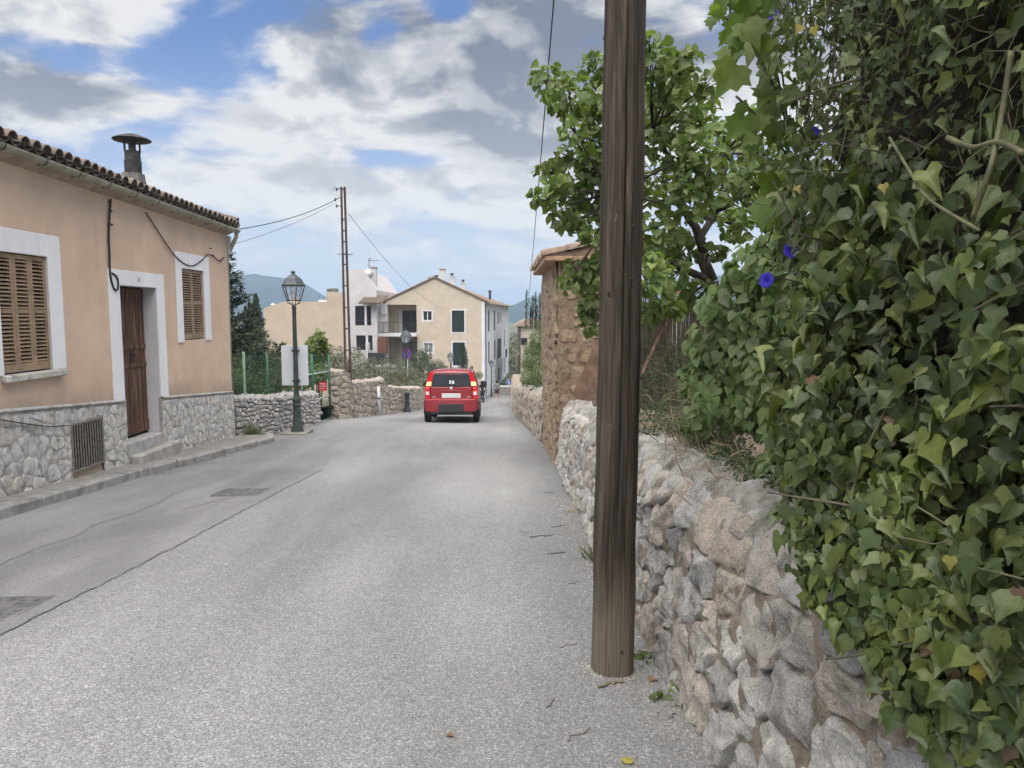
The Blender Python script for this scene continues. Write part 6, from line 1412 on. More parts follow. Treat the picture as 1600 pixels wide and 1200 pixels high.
def in_ball(n, c, r, shell=0.5):
    d = unit(rv(n)); k = rng.random((n, 1)) ** (1 / 3); k = shell + (1 - shell) * k if shell else k
    k = np.where(rng.random((n, 1)) < 0.3, rng.random((n, 1)) ** .5, k); return np.asarray(c) + d * k * np.asarray(r), d

# ------------------------------------------------------------------ ivy hedge in the right foreground
ivy = empty('ivy_hedge', (1.5, 2.2, gz(2.2) + 0.9), 'big dark green ivy hedge hanging over the near end of the stone wall', 'ivy')
def ivy_x(y, z):
    """front of the hedge, towards the road"""
    x = 1.02 + 0.10 * fbm(y * 1.3, z * 1.3, 3, 3) + 0.05 * fbm(y * 4, z * 4, 8, 2)
    if y > 2.5: x += 0.42 * (y - 2.5) ** 1.6                   # rounds back at its far end
    if z < gz(y) + 1.25:                                       # hangs down over the face of the wall
        k = min(1, (gz(y) + 1.25 - z) / 0.2); x = x * (1 - k) + k * (wx(y) - 0.02 + 0.05 * fbm(y * 3, z * 3, 8, 2))
    if z > 2.0: x -= 0.10 * (z - 2.0)                          # leans out over the road above
    return x
def ivy_low(y): return float(np.interp(y, [0.4, 1.55, 1.9, 2.2, 2.45, 2.8, 3.3, 4.0], [0.60, 0.70, 0.80, 0.92, 1.04, 1.12, 1.18, 1.2])) + 0.06 * fbm(y * 3, 2, 2, 3)
P = []; Nn = []; Tt = []; S = []
while len(P) < 19000:
    y = random.uniform(0.55, 3.75); z = random.uniform(0.40, 3.45); lo = ivy_low(y)
    if z < lo: continue
    dp = random.random() ** 1.5 * 0.55
    dens = 0.62 + 0.55 * fbm(y * 1.8, z * 1.8, 12, 3)           # thin places where the inside shows
    if y < 2.0 and z > 1.95: dens -= 0.30
    if y > 2.0 and z > 2.2: dens -= 0.12
    if z < lo + 0.12: dens += 0.2
    if random.random() > dens and dp < 0.22: continue
    x = ivy_x(y, z) + dp
    clump = 0.5 + fbm(y * 2.3, z * 2.3, 31, 2)
    P.append((x + random.gauss(0, .02), y, z)); nx = -0.85 if y < 2.6 else -0.6
    Nn.append((nx + random.gauss(0, .45), -0.45 + random.gauss(0, .45), 0.45 + random.gauss(0, .40))); Tt.append((-0.35 + random.gauss(0, .5), random.gauss(-.1, .7), -0.75 + random.gauss(0, .45)))
    s = random.choice((random.uniform(.022, .05), random.uniform(.035, .075), random.uniform(.04, .085))) * (1.05 if z < 2.0 else 0.80) * (0.7 + 0.5 * clump)
    if y > 2.0 and z > 2.1: s *= 0.75
    if y < 1.5: s *= 0.62
    S.append(s * (1.25 if random.random() < .12 else 1))
P, Nn, Tt, S = map(np.array, (P, Nn, Tt, S))
ex = []                                                  # a thicker curtain where it hangs over the near end of the wall
while len(ex) < 1900:
    y = random.uniform(.8, 2.35); lo = ivy_low(y) - .04; z = lo + abs(random.gauss(0, .28))
    ex.append(((ivy_x(y, z) + random.uniform(-.06, .05), y, z), (-.9 + random.gauss(0, .4), -.4 + random.gauss(0, .4), .4 + random.gauss(0, .35)), (random.gauss(-.2, .5), random.gauss(-.1, .6), -.9), random.uniform(.024, .062)))
P = np.concatenate([P, [e[0] for e in ex]]); Nn = np.concatenate([Nn, [e[1] for e in ex]]); Tt = np.concatenate([Tt, [e[2] for e in ex]]); S = np.concatenate([S, [e[3] for e in ex]])
dd = np.linalg.norm(P - np.array(EYE), axis=1); ok_ = dd > 1.15; P, Nn, Tt, S, dd = P[ok_], Nn[ok_], Tt[ok_], S[ok_], dd[ok_]; S = np.minimum(S, .036 * dd)
kk = rng.random(len(P)) < .68
k2 = kk & (rng.random(len(P)) < .45); kk_ = kk & ~k2
leaf_cloud('leaf', P[k2], Nn[k2], Tt[k2], S[k2], LF_IVYC, M_IVY, ivy, 90, 'foliage_curled'); leaf_cloud('leaf', P[kk_], Nn[kk_], Tt[kk_], S[kk_], LF_IVY, M_IVY, ivy, 120); leaf_cloud('leaf', P[~kk], Nn[~kk], Tt[~kk], S[~kk] * .95, LF_HEART2, M_IVY, ivy, 90, 'foliage_rounded')
# yellowed and brown leaves
def few(pts, mat, size, tpl=LF_IVY):
    me = np_mesh('leaf', tpl[0], tpl[1], mat, True)
    for (px, py) in pts:
        # first place along the bearing that lies on the hedge front
        d = ray(px, py); k = 0.9
        while k < 4 and (EYE + d * k).x < ivy_x(min(max((EYE + d * k).y, .5), 3.7), (EYE + d * k).z) - 0.03: k += 0.01
        p = EYE + d * k; s = size * random.uniform(.8, 1.2); X, Y, Z = basis(np.array([[-.6 + random.gauss(0, .3), -.7, .3 + random.gauss(0, .3)]]), np.array([[random.gauss(0, .5), 0, -1.0]]))
        link('leaf', me, ivy, Matrix(((X[0,0]*s, Y[0,0]*s, Z[0,0]*s, p.x), (X[0,1]*s, Y[0,1]*s, Z[0,1]*s, p.y), (X[0,2]*s, Y[0,2]*s, Z[0,2]*s, p.z), (0, 0, 0, 1))))
few([(1252, 40), (1272, 42), (1380, 288), (1525, 1040), (1432, 985), (1485, 870), (1245, 292)], M_IVYY, .034)
few([(1490, 1045), (1590, 920), (1470, 1010), (1580, 1165), (1450, 1010), (1390, 650), (1265, 590)], M_IVYB, .035)
# woody stems and twigs inside and on the hedge
b = MB()
for k in range(380):
    y = random.uniform(.7, 3.6); z = random.uniform(ivy_low(y), 3.3); x = ivy_x(y, z) + random.uniform(-.02, .35)
    if k < 300: y = random.uniform(1.3, 3.2); z = random.uniform(1.7, 3.2); x = ivy_x(y, z) + random.uniform(-.03, .22)
    d = Vector((random.gauss(-.1, .35), random.gauss(0, .7), random.gauss(.1, .6))).normalized() * random.uniform(.06, .26); q = Vector((random.gauss(0, .02), random.gauss(0, .02), random.gauss(0, .02))); r = random.uniform(.0008, .0022)
    b.tube([Vector((x, y, z)), Vector((x, y, z)) + d * .5 + q, Vector((x, y, z)) + d], [r, r * .85, r * .6], 5, cap=False)
tag(b.build('twigs', M_STEMG, ivy, True), kind='stuff')
b = MB()
for k in range(420):
    y = random.uniform(.7, 3.5); z = random.uniform(ivy_low(y), 3.3); x = ivy_x(y, z) + random.uniform(.05, .5)
    d = Vector((random.gauss(0, .3), random.gauss(0, .8), random.gauss(.2, .6))).normalized() * random.uniform(.1, .5); r = random.uniform(.002, .006)
    b.tube([Vector((x, y, z)), Vector((x, y, z)) + d * .5 + Vector((random.gauss(0, .03),) * 3), Vector((x, y, z)) + d], [r, r * .8, r * .5], 5, cap=False)
tag(b.build('inner_twigs', M_TWIGD, ivy, True), kind='stuff')
def on_hedge(px, py, off=-.05):
    d = ray(px, py); k = 0.8
    while k < 4.2 and (EYE + d * k).x < ivy_x(min(max((EYE + d * k).y, .5), 3.7), (EYE + d * k).z) + off: k += 0.01
    return EYE + d * k
for pts, r in (([(1398, 620), (1384, 640), (1370, 668), (1352, 705), (1345, 725), (1335, 760), (1330, 780), (1327, 812)], .010), ([(1400, 838), (1425, 843), (1460, 850), (1480, 845)], .006), ([(1430, 790), (1455, 805), (1482, 822)], .006), ([(1520, 340), (1548, 260), (1565, 180), (1580, 80)], .016), ([(1480, 215), (1520, 230), (1560, 222), (1600, 240)], .016), ([(1390, 215), (1420, 265), (1450, 310), (1530, 360)], .010), ([(1290, 1030), (1330, 1026), (1380, 1012), (1440, 1000)], .006), ([(1500, 870), (1530, 888), (1560, 895), (1600, 905)], .006)):
    P_ = [on_hedge(x, y) for x, y in pts]; cable(P_, r * .38, 'runner', ivy, M_TWIG if r < .0056 else M_STEMG)
# added dark backing sheet: blocks the sky and darkens gaps between the leaves
def backing_pt(y, z): return (ivy_x(min(y, 3.4), max(z, 1.2)) + 0.30 + 0.10 * fbm(y * 2.5, z * 2.5, 17, 4) + 0.05 * fbm(y * 9, z * 9, 3, 3) + 1.2 * max(0, y - 3.2) ** 2, y, z)
link('dark_backing', grid_mesh('dark_backing', backing_pt, np.linspace(.4, 3.7, 70), np.linspace(.6, 2.9, 60), plain('backing_dark_brown', (0.035, 0.028, 0.018), 0.95, var=0.6, scale=30, bmp=1.0, bscale=60)), ivy)
# the dead trunk the ivy climbs
cable([(1.75, 2.1, gz(2.1) + .7), (1.70, 2.0, 1.4), (1.55, 1.9, 2.2), (1.35, 1.9, 2.9), (1.2, 1.6, 3.6)], .07, 'trunk', ivy, M_BARK, 10)
cable([(1.70, 2.0, 1.5), (1.6, 1.5, 2.0), (1.3, 1.1, 2.5), (1.2, .8, 3.0)], .04, 'limb', ivy, M_BARK, 8); cable([(1.62, 2.0, 1.9), (1.5, 2.6, 2.5), (1.4, 3.0, 3.1)], .035, 'limb', ivy, M_BARK, 8)
P, d = in_ball(13000, (2.05, 2.0, 2.2), (.66, 1.85, 1.7), .0); leaf_cloud('leaf', P, rv(len(P)), rv(len(P)), rng.uniform(.04, .075, len(P)), LF_IVY, M_IVY, ivy, 0, 'inner_foliage')

# ------------------------------------------------------------------ bindweed with violet-blue flowers, next along the wall
vine = empty('bindweed', (1.55, 4.1, gz(4.1) + 1.0), 'bright green heart-leaved bindweed with violet blue trumpet flowers', 'climbing plant')
P = []; Nn = []; 
for (px, py, r, Y, n) in ((1180, 420, 42, 4.3, 150), (1230, 440, 45, 4.0, 170), (1150, 480, 45, 4.5, 170), (1200, 500, 50, 4.2, 190), (1120, 540, 45, 4.7, 160), (1170, 560, 50, 4.3, 180), (1220, 580, 50, 3.9, 180), (1100, 600, 40, 4.8, 120), (1140, 620, 45, 4.4, 130), (1200, 640, 40, 4.0, 120), (1250, 380, 35, 4.0, 100), (1210, 385, 25, 4.2, 60), (1260, 500, 45, 3.8, 120), (1110, 480, 20, 4.8, 30), (1090, 655, 25, 4.6, 40), (1240, 690, 40, 3.6, 90), (1205, 740, 30, 3.55, 45)):
    c = at(px, py, Y); q, d = in_ball(n, c, np.array((1, 1.5, 1)) * r * Y / FPX, .5); P.append(q); Nn.append(d)
P = np.concatenate(P); d = np.concatenate(Nn); n = len(P)
leaf_cloud('leaf', P, d * .5 + np.array((-.4, -.55, .5)) + rv(n, .32), np.array((-.2, -.2, -.8)) + rv(n, .4), rng.uniform(.045, .092, n), LF_HEART, M_VINE, vine, 300)
def flower(px, py, Y, s, face):
    c = at(px, py, Y); M = Matrix.Translation(c) @ Vector(face).to_track_quat('Z', 'Y').to_matrix().to_4x4() @ Matrix.Scale(s, 4)
    b = MB(); V = []; n = 20; prof = [(.10, -.9), (.13, -.5), (.22, -.15), (.55, .08), (.92, .14), (1.0, .10)]
    for (r, z) in prof:
        for k in range(n): a = 2 * math.pi * k / n; w_ = 1 + .06 * math.cos(5 * a) * (r > .4); V.append((r * w_ * math.cos(a), r * w_ * math.sin(a), z + .04 * math.cos(5 * a) * r))
    b.add(V, [(i*n+k, i*n+(k+1) % n, (i+1)*n+(k+1) % n, (i+1)*n+k) for i in range(5) for k in range(n)], 0)
    f = link('flower', b.mesh('flower', M_FLOWER, True), vine, M); b = MB(); b.lathe([(.05, -1.5), (.11, -1.0), (.12, -.7)], 8); link('flower_tube', b.mesh('flower_tube', M_FTUBE, True), f, M)
for a in ((1238, 391, 2.95, .034, (-.3, -1, .35)), (1198, 438, 3.45, .037, (-.8, -.7, .15)), (1272, 206, 2.9, .020, (-.5, -1, .1)), (1209, 24, 3.0, .022, (-.7, -.6, .5)), (1197, 121, 3.05, .014, (-1, -.5, 0))): flower(*a)
for pts in (((1235, 395, 3.7), (1180, 440, 4.1), (1120, 480, 4.6)), ((1260, 420, 3.7), (1210, 500, 4.0), (1140, 600, 4.4)), ((1200, 380, 4.0), (1220, 300, 3.6), (1230, 200, 3.2), (1215, 60, 3.0))): cable([at(*p) for p in pts], .004, 'stem', vine, M_STEMG)
# broad lobed vine leaves hanging at the far edge of the hedge
bv = empty('broad_leaf_vine', at(1200, 380, 3.1), 'large lime green lobed leaves hanging high against the sky', 'climbing plant')
me = np_mesh('leaf', LF_BROAD[0], LF_BROAD[1], M_BIGV, True)
BVL = ((1165, 65, .18), (1150, 130, .20), (1185, 95, .17), (1200, 40, .16), (1215, 130, .17), (1195, 190, .18), (1160, 215, .14), (1225, 220, .16), (1215, 300, .17), (1205, 340, .19), (1185, 240, .13), (1240, 60, .14), (1240, 270, .14), (1172, 25, .15), (1225, 170, .15), (1250, 330, .13), (1125, 30, .10), (1115, 55, .09), (1140, 20, .12), (1145, 80, .10), (1262, 120, .13), (1248, 10, .13), (1270, 240, .12), (1285, 300, .12))
for (px, py, s) in BVL + tuple((a + random.uniform(-14, 26), c + random.uniform(-28, 28), d * random.uniform(.6, .95)) for a, c, d in BVL + BVL):
    Y = random.uniform(2.85, 3.3); p = at(px + random.uniform(-4, 4), py - 28, Y); X, Yv, Z = basis(np.array([[-.55 + random.gauss(0, .35), -.75 + random.gauss(0, .2), .25 + random.gauss(0, .3)]]), np.array([[-.45 + random.gauss(0, .3), random.gauss(0, .3), -1.0]])); s *= .70
    link('leaf', me, bv, Matrix(((X[0,0]*s, Yv[0,0]*s, Z[0,0]*s, p.x), (X[0,1]*s, Yv[0,1]*s, Z[0,1]*s, p.y), (X[0,2]*s, Yv[0,2]*s, Z[0,2]*s, p.z), (0, 0, 0, 1))))
for pts in (((1260, 380, 3.2), (1235, 250, 3.15), (1215, 120, 3.1), (1180, 30, 3.05), (1170, -60, 3.0)), ((1235, 250, 3.15), (1190, 190, 3.1), (1150, 150, 3.05)), ((1225, 170, 3.1), (1170, 60, 3.0), (1120, 20, 3.0))): cable([at(*p) for p in pts], .005, 'stem', bv, M_STEMG)

# ------------------------------------------------------------------ low shrubs and dry stalks on the wall top
sb_ = empty('low_shrub', at(1050, 690, 6.0), 'small leaved grey green shrub spilling over the wall right of the pole', 'shrub')
P = []
for (px, py, r, Y, n) in ((1020, 600, 40, 6.6, 700), (1060, 640, 40, 6.2, 700), (1025, 660, 35, 6.0, 600), (1075, 590, 35, 6.8, 500), (1050, 560, 35, 7.0, 420), (1040, 700, 25, 5.6, 350), (1090, 700, 30, 5.0, 350), (1130, 730, 30, 4.4, 330), (1180, 765, 28, 3.8, 260), (1100, 550, 25, 6.6, 200), (1010, 530, 22, 7.2, 160), (1150, 690, 30, 4.4, 280), (1015, 690, 18, 5.7, 150), (1160, 735, 30, 3.9, 340), (1205, 770, 26, 3.4, 300), (1235, 785, 22, 3.1, 240), (1120, 700, 28, 4.7, 300), (1075, 665, 26, 5.6, 300), (1180, 745, 30, 3.55, 360), (1130, 715, 24, 4.2, 260), (1225, 760, 26, 3.2, 280), (1095, 690, 22, 4.9, 220)):
    q, d = in_ball(n, at(px, py, Y), np.array((1, 1.6, 1)) * r * Y / FPX, .2); P.append(q)
P = np.concatenate(P); n = len(P); leaf_cloud('leaf', P, rv(n) + np.array((-.3, -.4, .6)), rv(n) + np.array((0, 0, .3)), rng.uniform(.018, .040, n), LF_OVAL, M_SHRUB, sb_, 0)
b = MB()
for k in range(160):
    px, py, Y = random.uniform(1005, 1130), random.uniform(560, 720), random.uniform(5, 6.8); p = at(px, py, Y); d = Vector((random.gauss(0, .6), random.gauss(0, .4), random.uniform(.1, 1))).normalized() * random.uniform(.08, .3); b.tube([p, p + d * .6, p + d], [.003, .0025, .0012], 4, cap=False)
tag(b.build('stems', M_TWIGD, sb_, True), kind='stuff')
dry = empty('dry_stalks', at(1110, 690, 4.7), 'tangle of dry brown stalks on the wall top below the bindweed', 'dry plant')
b = MB()
for k in range(520):
    px, py, Y = random.gauss(1105, 30), random.gauss(672, 32), random.uniform(4.4, 5.1)
    if k > 300: px, py, Y = random.uniform(1060, 1260), random.uniform(700, 800), random.uniform(3.4, 4.6)
    p = at(px, py, Y); d = Vector((random.gauss(0, 1), random.gauss(0, .7), random.gauss(-.1, .6))).normalized() * random.uniform(.06, .24); r = random.uniform(.0010, .0026)
    b.tube([p, p + d * .5 + Vector((random.gauss(0, .02), 0, random.gauss(0, .03))), p + d], [r, r, r * .6], 4, cap=False)
tag(b.build('stalks', M_STRAW, dry, True), kind='stuff')
for pts in (((1070, 770, 4.2), (1095, 740, 4.3), (1105, 700, 4.5), (1092, 660, 4.7)), ((1135, 790, 3.8), (1150, 745, 3.9), (1200, 735, 3.8)), ((1100, 760, 4.0), (1140, 770, 3.9), (1165, 800, 3.6))): cable([at(*p) for p in pts], .004, 'long_stalk', dry, M_TWIG)
me = np_mesh('leaf', LF_IVY[0], LF_IVY[1], M_IVYY, True); p = at(1187, 748, 3.5); link('leaf', me, dry, Matrix.Translation(p) @ Matrix.Rotation(R_(70), 4, 'X') @ Matrix.Rotation(R_(170), 4, 'Z') @ Matrix.Scale(.055, 4))

# ------------------------------------------------------------------ leafy tree behind the pole
tree = empty('broadleaf_tree', (2.0, 7.0, gz(7) + 1.1), 'leafy green tree with rounded leaves overhanging the wall behind the pole', 'tree')
BL = [(858, 130, 27), (888, 150, 33), (912, 178, 32), (895, 200, 18), (930, 108, 26), (843, 118, 14), (935, 150, 30), (925, 210, 22),
      (853, 265, 16), (850, 305, 22), (880, 325, 28), (900, 275, 32), (925, 250, 26), (915, 345, 30), (872, 290, 20), (935, 300, 32), (935, 370, 26), (890, 345, 18),
      (905, 425, 27), (928, 450, 26), (925, 505, 16), (885, 447, 15), (938, 410, 26), (920, 480, 18), (880, 240, 14),
      (1025, 95, 32), (1050, 130, 40), (1020, 175, 42), (1072, 100, 24), (1090, 165, 34), (1050, 215, 48), (1098, 235, 42), (1140, 250, 34), (1110, 130, 18), (1172, 285, 36), (1030, 290, 44), (1080, 300, 46), (1130, 310, 40), (1205, 300, 30), (1025, 370, 42), (1070, 380, 34), (1015, 430, 38), (1055, 440, 34), (1100, 455, 22), (1150, 350, 26), (1195, 235, 24), (1170, 190, 22), (1205, 160, 20), (1125, 205, 20), (965, 150, 35), (965, 250, 38), (965, 350, 40), (965, 440, 34), (1180, 330, 24), (1015, 70, 18), (1120, 395, 14), (1085, 470, 20), (1040, 480, 26), (1000, 490, 20), (1215, 350, 18), (1230, 270, 28)]
P = []; Nn = []; CL = []
for i, (px, py, r) in enumerate(BL):
    Y = 6.6 + 0.9 * math.sin(i * 2.4) + random.uniform(-.3, .3)
    if px < 945: Y = 6.3 + random.uniform(-.5, .4)
    c = at(px, py, Y); rr = r * Y / FPX; CL.append((c, rr)); n = int(78 * (r / 30) ** 2) + 8; rr *= .92
    q, d = in_ball(n, c, (rr, rr * 1.3, rr), .35); P.append(q); Nn.append(d)
P = np.concatenate(P); d = np.concatenate(Nn); n = len(P)
leaf_cloud('leaf', P, d * .35 + np.array((-.15, -.35, .5)) + rv(n, .55), d * .6 + np.array((0, -.1, -.7)) + rv(n, .45), rng.choice([.045, .06, .07, .08, .095], n) * rng.uniform(.85, 1.15, n), LF_FIG, M_TREE, tree, 300, 'crown')
# limbs: trunk, forks, then a branch to each clump of leaves
T0 = Vector((2.05, 7.0, gz(7) + .8)); nodes = [at(1112, 440, 7.0), at(1100, 395, 7.0), at(1075, 340, 6.9), at(1120, 330, 7.0), at(1060, 270, 6.9), at(1130, 240, 7.0), at(1000, 380, 6.7), at(960, 300, 6.5), at(1020, 200, 6.8), at(1170, 290, 6.9)]
b = MB(); b.tube([T0, at(1125, 520, 7.0), nodes[0]], [.085, .075, .065], 10)
for (i, j, r0, r1) in ((0, 1, .065, .05), (1, 2, .048, .035), (1, 3, .045, .03), (2, 4, .034, .024), (3, 5, .03, .02), (0, 6, .04, .028), (6, 7, .028, .018), (4, 8, .022, .014), (3, 9, .026, .016)):
    a, c = nodes[i], nodes[j]; m_ = a.lerp(c, .5) + Vector((random.gauss(0, .05), random.gauss(0, .05), random.gauss(0, .05))); b.tube([a, m_, c], [r0, (r0 + r1) / 2, r1], 8)
b.build('trunk', M_BARK, tree, True)
b = MB()
for (c, rr) in CL:
    k = min(nodes, key=lambda q: (q - c).length); m_ = k.lerp(c, .55) + Vector((random.gauss(0, .06), random.gauss(0, .06), random.gauss(-.03, .06))); b.tube([k, m_, c], [.015, .010, .004], 5, cap=False)
    for _ in range(4): e = c + Vector((random.gauss(0, 1), random.gauss(0, 1), random.gauss(0, 1))) * rr * .5; b.tube([m_.lerp(c, .6), c.lerp(e, .5), e], [.006, .004, .002], 4, cap=False)
tag(b.build('branches', M_BARK, tree, True), kind='stuff')

# ------------------------------------------------------------------ bushes and trees farther off
def bush(name, label, cat, blobs, leaf, dens, mat, tpl=LF_OVAL, stem=True, up=.3, group=None, shell=.35, flat=1.4):
    P = []; D = []
    for (px, py, r, Y) in blobs:
        rr = r * Y / FPX; n = int(dens * 5.5 * (rr / leaf) ** 2); q, d = in_ball(n, at(px, py, Y), (rr, rr * flat, rr), shell); P.append(q); D.append(d)
    P = np.concatenate(P); D = np.concatenate(D); n = len(P); c0 = at(*blobs[0][:2], blobs[0][3])
    lowest = P[np.argmin(P[:, 2])]; zb_ = min(lowest[2], gz(c0.y) + .4)
    root = empty(name, (c0.x, c0.y, zb_), label, cat, group)
    leaf_cloud('leaf', P, D * .5 + rv(n, .5) + np.array((0, -.2, .4)), D * .5 + rv(n, .5) + np.array((0, 0, up)), rng.uniform(.7, 1.3, n) * leaf, tpl, mat, root, 0, 'crown')
    b = MB(); base = Vector((c0.x, c0.y, zb_ - .4))
    for (px, py, r, Y) in blobs:
        c = at(px, py, Y); s0 = Vector((base.x * .6 + c.x * .4, base.y * .6 + c.y * .4, min(base.z, c.z - .3))); b.tube([s0, s0.lerp(c, .5) + Vector((random.gauss(0, .05), 0, 0)), c], [.03, .02, .008], 6, cap=False)
    b.build('trunk', M_BARK, root, True); return root
bush('hanging_bush', 'bright green bush hanging over the farther wall left of the orange hut', 'bush', [(838, 560, 22, 21), (828, 590, 16, 22), (842, 530, 16, 21), (832, 545, 14, 23), (845, 590, 18, 19.5), (838, 612, 10, 20), (846, 510, 9, 22), (824, 570, 10, 25), (822, 600, 8, 24)], .05, 5.0, M_GREENB, up=-.3)
bush('far_trees', 'hazy green trees beyond the end of the street', 'trees', [(800, 545, 12, 115), (806, 530, 10, 120), (798, 575, 12, 110), (803, 590, 12, 100), (797, 560, 10, 105), (806, 570, 10, 108), (795, 605, 8, 95), (801, 612, 8, 92)], .45, 4, M_OLIVE)
sp = empty('spiky_plants', at(833, 500, 40), 'tall thin flower spikes rising behind the small house roof', 'plants')
for (px, py0, py1, wd) in ((822, 455, 500, 2.0), (832, 462, 500, 1.4), (836, 458, 500, 1.0), (843, 460, 500, 1.6), (829, 480, 500, 1.2), (838, 478, 500, 1.3), (846, 470, 500, 1.5)):
    Y = 44; n = 160; t = rng.random(n); c0, c1 = np.array(at(px, py1 + 12, Y)), np.array(at(px + .8, py0, Y)); Pp = c0 + (c1 - c0) * t[:, None] + rv(n, 1) * (wd * Y / FPX * .5) * (1 - t[:, None] * .8)
    o = leaf_cloud('leaf', Pp, rv(n), rv(n, .3) + np.array((0, 0, 1.0)), np.full(n, .16), LF_SPRIG, M_CONIF, sp, 0, 'spike'); del o['kind']
    MB().tube([c0, c1], [.03, .008], 5).build('stalk', M_STEMG, sp)
def cypress(label, px, py, Y, rpx, py_b, name='cypress_tree', group=None, n=2600, mat=None, leaf=.11):
    top = at(px, py, Y); bot = at(px, py_b, Y); H = top.z - bot.z; R = rpx * Y / FPX; t = rng.random(n) ** .8; a = rng.random(n) * 6.283
    prof = np.minimum(1, (1 - t) * 1.9) ** .75 * np.minimum(1, .55 + t * 2); rad = R * prof * (.55 + .45 * np.sqrt(rng.random(n))) * (1 + .22 * np.sin(a * 3 + t * 19) + .15 * np.sin(t * 47))
    P = np.stack([bot.x + rad * np.cos(a), Y + rad * np.sin(a), bot.z + t * H], 1); D = np.stack([np.cos(a), np.sin(a), np.zeros(n)], 1)
    root = empty(name, (bot.x, Y, bot.z), label, 'tree', group); leaf_cloud('leaf', P, D + rv(n, .4), np.array((0, 0, 1.0)) + D * .35 + rv(n, .25), rng.uniform(.7, 1.3, n) * leaf, LF_SPRIG, mat or M_CONIF, root, 0, 'crown')
    MB().tube([(bot.x, Y, bot.z - .3), (bot.x, Y, bot.z + H * .8)], [.09, .02], 7).build('trunk', M_BARK, root, True); return root
cypress('tallest dark cypress left of the beige building', 404, 463, 27, 15, 600, leaf=.13)
cypress('smaller pointed cypress between the conifer and tallest cypress', 394, 474, 28, 10, 600, leaf=.12, n=1500)
cypress('short pointed cypress top close to the feathery conifer', 388, 482, 27, 10, 600, leaf=.12, n=1300)
cypress('narrow clipped cypress before the cream building, right of the green shutter', 724, 538, 63, 7, 585, leaf=.18, n=1500, mat=M_CONIF)
# feathery conifer by the house corner
con = empty('conifer_tree', (-7.32, 20, gz(20)), 'feathery dark conifer rising behind the corner of the peach house', 'tree')
top = at(354, 380, 20); cxn, zb0, zt0 = top.x, gz(20) - .2, top.z
MB().tube([(cxn, 20, zb0), (cxn, 20, zt0 - .1)], [.10, .012], 8).build('trunk', M_BARK, con, True)
P = []; T = []; b = MB(); zz = zb0 + 1.0
while zz < zt0 - .05:
    fr = (zt0 - zz) / (zt0 - zb0); ln = .10 + 1.75 * fr ** 1.05
    for k in range(7 if fr > .15 else 4):
        a = random.uniform(0, 6.283); l = ln * random.uniform(.6, 1.12); d = Vector((math.cos(a), math.sin(a), 0)); p0 = Vector((cxn, 20, zz + random.uniform(-.08, .08))); pts = [p0 + d * l * t + Vector((0, 0, l * (.10 * t + .30 * t * t - .12))) for t in (0, .35, .7, 1)]
        b.tube(pts, [.012, .009, .006, .003], 4, cap=False); m = int(46 * l) + 12
        for _ in range(m):
            t = random.random() ** .7; q = pts[0].lerp(pts[3], t); q.z = pts[0].z + l * (.10 * t + .30 * t * t - .12); P.append(q + Vector((random.gauss(0, .03), random.gauss(0, .03), random.gauss(0, .025)))); T.append(d * .8 + Vector((random.gauss(0, .55), random.gauss(0, .55), .35)))
    zz += .13 + .09 * fr
tag(b.build('branches', M_BARK, con, True), kind='stuff'); n = len(P); leaf_cloud('leaf', np.array(P), rv(n, .5) + np.array((0, -.2, 1.0)), np.array(T), rng.uniform(.10, .20, n), LF_SPRIG, M_CONIF, con, 0, 'crown')
bush('dark_conifer', 'dark bushy evergreen filling the corner behind the wire fence', 'tree', [(375, 540, 26, 23), (372, 575, 28, 21.5), (395, 560, 24, 23), (400, 590, 22, 22), (385, 520, 20, 24), (408, 535, 16, 25), (368, 605, 22, 20)], .11, 4.5, M_CONIF, LF_SPRIG, up=.6)
bush('allotment_shrub', 'yellowish green shrub behind the fence left of the white board', 'shrub', [(420, 570, 24, 20.5), (405, 590, 22, 20), (432, 560, 18, 21), (425, 600, 20, 19.8), (440, 545, 10, 22), (395, 605, 18, 19.6), (450, 605, 18, 20.4)], .065, 4.5, M_SHRUB)
bush('allotment_shrub', 'low mid green shrub right behind the near end of the wire fence', 'shrub', [(385, 600, 18, 19.0), (372, 590, 16, 18.6), (410, 608, 16, 19.2), (436, 590, 18, 20.6), (455, 575, 14, 21.2), (470, 600, 14, 21.4), (380, 570, 16, 19.6)], .06, 4.0, M_GREENB)
bush('allotment_shrub', 'leafy small fig-like tree above the green gate', 'tree', [(493, 540, 15, 25), (500, 530, 10, 25), (488, 560, 16, 25), (502, 555, 12, 25), (495, 585, 18, 24.5), (478, 590, 16, 24), (497, 522, 5, 25), (508, 545, 8, 25)], .12, 4.0, M_TREE, LF_ROUND)
bush('allotment_shrub', 'olive green shrub between the gate and the lattice pole', 'shrub', [(522, 555, 17, 27), (535, 570, 15, 27), (513, 575, 14, 26), (545, 585, 12, 27), (528, 585, 15, 26.5)], .08, 4.2, M_OLIVE)
ag = empty('dark_agave', at(435, 542, 21), 'small dark spiky plant left of the white board top', 'plant')
P = np.array([tuple(at(435, 543, 21))] * 26); T = np.array([(math.cos(k) * 1.0, math.sin(k * 1.7) * .6, random.uniform(-.1, .8)) for k in range(26)]); leaf_cloud('leaf', P, rv(26), T, rng.uniform(.22, .34, 26), (LF_SPRIG[0] * np.array((.5, 1, 1)), LF_SPRIG[1]), M_CONIF, ag, 26)
MB().tube([at(435, 543, 21), at(436, 600, 21)], .03, 5).build('stem', M_BARK, ag)
